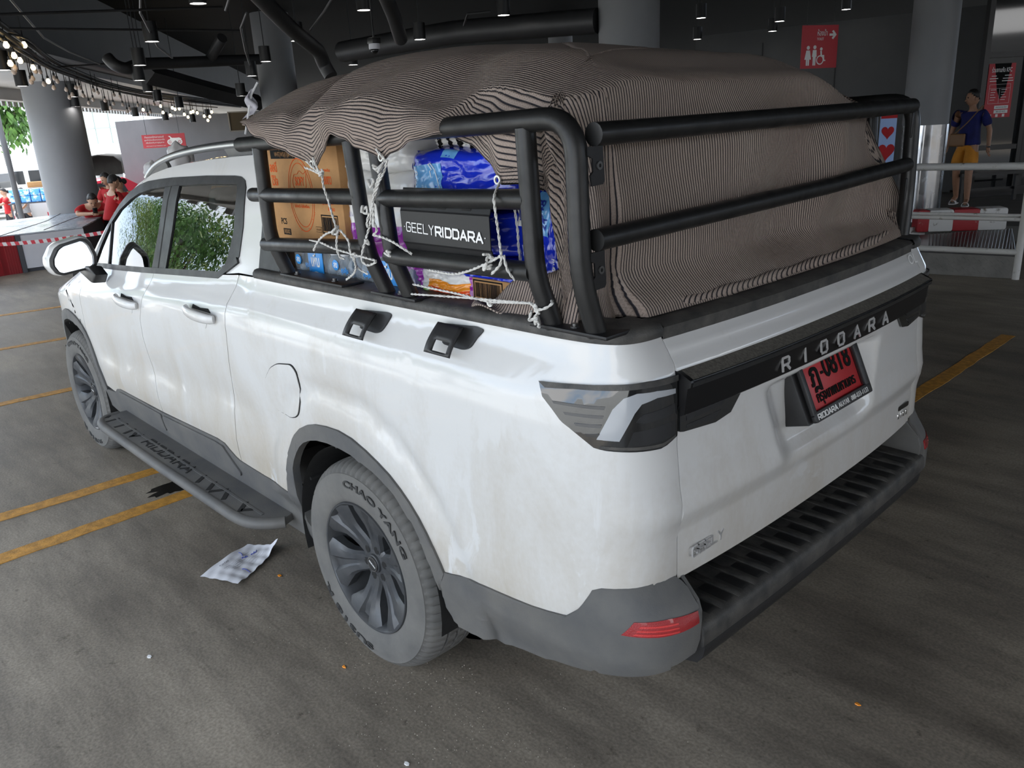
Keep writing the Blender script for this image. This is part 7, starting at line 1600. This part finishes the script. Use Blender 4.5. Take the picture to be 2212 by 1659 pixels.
for k, (px_, lab) in enumerate((((27.33, -4.761, 0.77), 'brown cardboard box on top of the lower one behind the water packs'), ((27.273, -4.734, 0.586), 'brown cardboard box under another behind the water packs'))):
    p = Vector(px_); bm = BM(); box(bm, p, (.34, .50, .17 if k == 0 else .16), .006, rot=Matrix.Rotation(-.4, 3, 'Z')); box(bm, p + Vector((0, 0, .086)), (.05, .50, .002), rot=Matrix.Rotation(-.4, 3, 'Z')); tag(obj('cardboard_box', bm, M_card, None, 40), lab, 'box')
bm = BM(); p = Vector((27.273, -4.734, 0.586)); prism(bm, rect(p.x - .3, p.y - .4, p.x + .3, p.y + .4), lambda u, v, d: Vector((u, v, -.9 + d)), p.z - .085 + .9); tag(obj('box_stand', bm, M_van, None), 'white stand under the two cardboard boxes', 'stand')
RT_ = empty('red_pickup', ((28.171, -6.561, -0.053)[0], (28.171, -6.561, -0.053)[1], -.9), 2.1, 'red car with white lettering behind the round pillar', 'car')
bm = BM(); hull(bm, [(2.1, .4, 1), (2.15, .85, 1), (1.2, 1.05, 1), (.6, 1.6, .86), (-.9, 1.65, .86), (-1.9, 1.15, .95), (-2.1, .9, 1), (-2.1, .4, 1)], .82); obj('car_body', bm, M_wred, RT_, 50); wheels(RT_, (1.3, -1.3), .74, .31)
for s in (1, -1):
    bm = BM(); prism(bm, [(-.85, 1.12), (.95, 1.10), (.58, 1.52), (-.7, 1.55)], lambda u, v, d, s=s: Vector((u, s * (.80 - .22 * (v - 1.1) + d), v)), .02); obj('car_window', bm, M_shop, RT_)
    for k in range(6): bm = BM(); box(bm, (-1.4 + k * .45, s * .825, .72 + .08 * (k % 2)), (.22, .02, .16), .02, rot=Matrix.Rotation(.4 * (k % 3), 3, 'Y')); obj('white_print', bm, M_wtext, RT_)
CT = empty('canvas_truck', ((36.122, -9.664, 0.162)[0], (36.122, -9.664, 0.162)[1], -.9), -.42, 'truck with a dark canvas hood and pale stake sides', 'truck')
bm = BM(); A_ = [(-.85, 1.45), (-.85, 2.05), (-.6, 2.28), (0, 2.36), (.6, 2.28), (.85, 2.05), (.85, 1.45)]
for x0, x1 in ((-2.2, 1.6),):
    R0 = [bm.verts.new((x0, y, z)) for y, z in A_]; R1 = [bm.verts.new((x1, y, z)) for y, z in A_]
    for i in range(6): bm.faces.new((R0[i], R0[i + 1], R1[i + 1], R1[i]))
    bm.faces.new(R1)
o_ = obj('canvas_hood', bm, mat('dark canvas', (.05, .045, .04), .8, noise=.3, nscale=3), CT, 30); md = o_.modifiers.new('s', 'SOLIDIFY'); md.thickness = .03
boxo('load_floor', (-.3, 0, .75), (4.0, 1.75, .12), M_joint, CT); boxo('truck_cab', (2.5, 0, 1.05), (1.3, 1.6, 1.3), M_van, CT, .15); wheels(CT, (2.5, -1.3), .75, .34, .22)
for s in (1, -1):
    for k in range(6): boxo('stake', (-2.2 + k * .75, s * .86, 1.15), (.06, .05, .9), M_bldg, CT)
    for z in (.85, 1.08, 1.30, 1.52): boxo('stake_rail', (-.3, s * .88, z), (3.9, .04, .06), M_bldg, CT)
for z in (.85, 1.08, 1.30): boxo('tail_board', (-2.3, 0, z), (.05, 1.7, .09), M_bldg, CT)
# barriers and cones
M_or = mat('orange plastic', (.78, .27, .02), .45); M_rc = mat('faded red plastic', (.55, .06, .05), .5)
BR = empty('yellow_barrier', label='low white barrier with orange posts and a red and white board in the yard', cat='barrier')
M = basis((29.118, -4.676, -0.198), (-.35, -.94, 0), (0, 0, 1)); gz = -.9 - (M @ Vector((0, 0, 0))).z
for k in range(4): bm = BM(); prism(bm, rect(-.62 + k * .40, gz, -.50 + k * .40, .14), lambda u, v, d: M @ Vector((u, v, d)), .10, .01); obj('barrier_post', bm, M_or, BR, 40)
for k in range(12): bm = BM(); prism(bm, [(-.62 + k * .11, .02), (-.54 + k * .11, .02), (-.51 + k * .11, .09), (-.59 + k * .11, .09)], lambda u, v, d: M @ Vector((u, v, .11 + d)), .015); obj('board_stripe', bm, M_rc if k % 2 else M_wboard, BR)
for k in range(11): bm = BM(); prism(bm, rect(-.60 + k * .12, gz + .04, -.585 + k * .12, .0), lambda u, v, d: M @ Vector((u, v, .03 + d)), .02); obj('barrier_bar', bm, M_wboard, BR)
bm = BM(); prism(bm, rect(-.62, .15, .72, .17), lambda u, v, d: M @ Vector((u, v, .03 + d)), .03); obj('barrier_rail', bm, M_gboard, BR)
for lab, P, s in (('red and white traffic cone left of the barrier, near the counter', (33.249, -5.093, -0.9), 1.0), ('small red traffic cone at the right end of the barrier', (33.421, -5.899, -0.9), .8)):
    c = empty('traffic_cone', P, label=lab, cat='traffic cone'); c.scale = (s, s, s)
    bm = BM(); lathe(bm, [(.15, .03), (.028, .62), (0, .62)], 18); obj('cone_body', bm, M_rc, c, 50); boxo('cone_base', (0, 0, .02), (.36, .36, .04), M_rc, c, .01)
    for z0 in (.18, .38): bm = BM(); lathe(bm, [(.152 - .207 * (z0 - .03), z0), (.152 - .207 * (z0 + .07), z0 + .10)], 18); obj('cone_band', bm, M_wboard, c, 60)
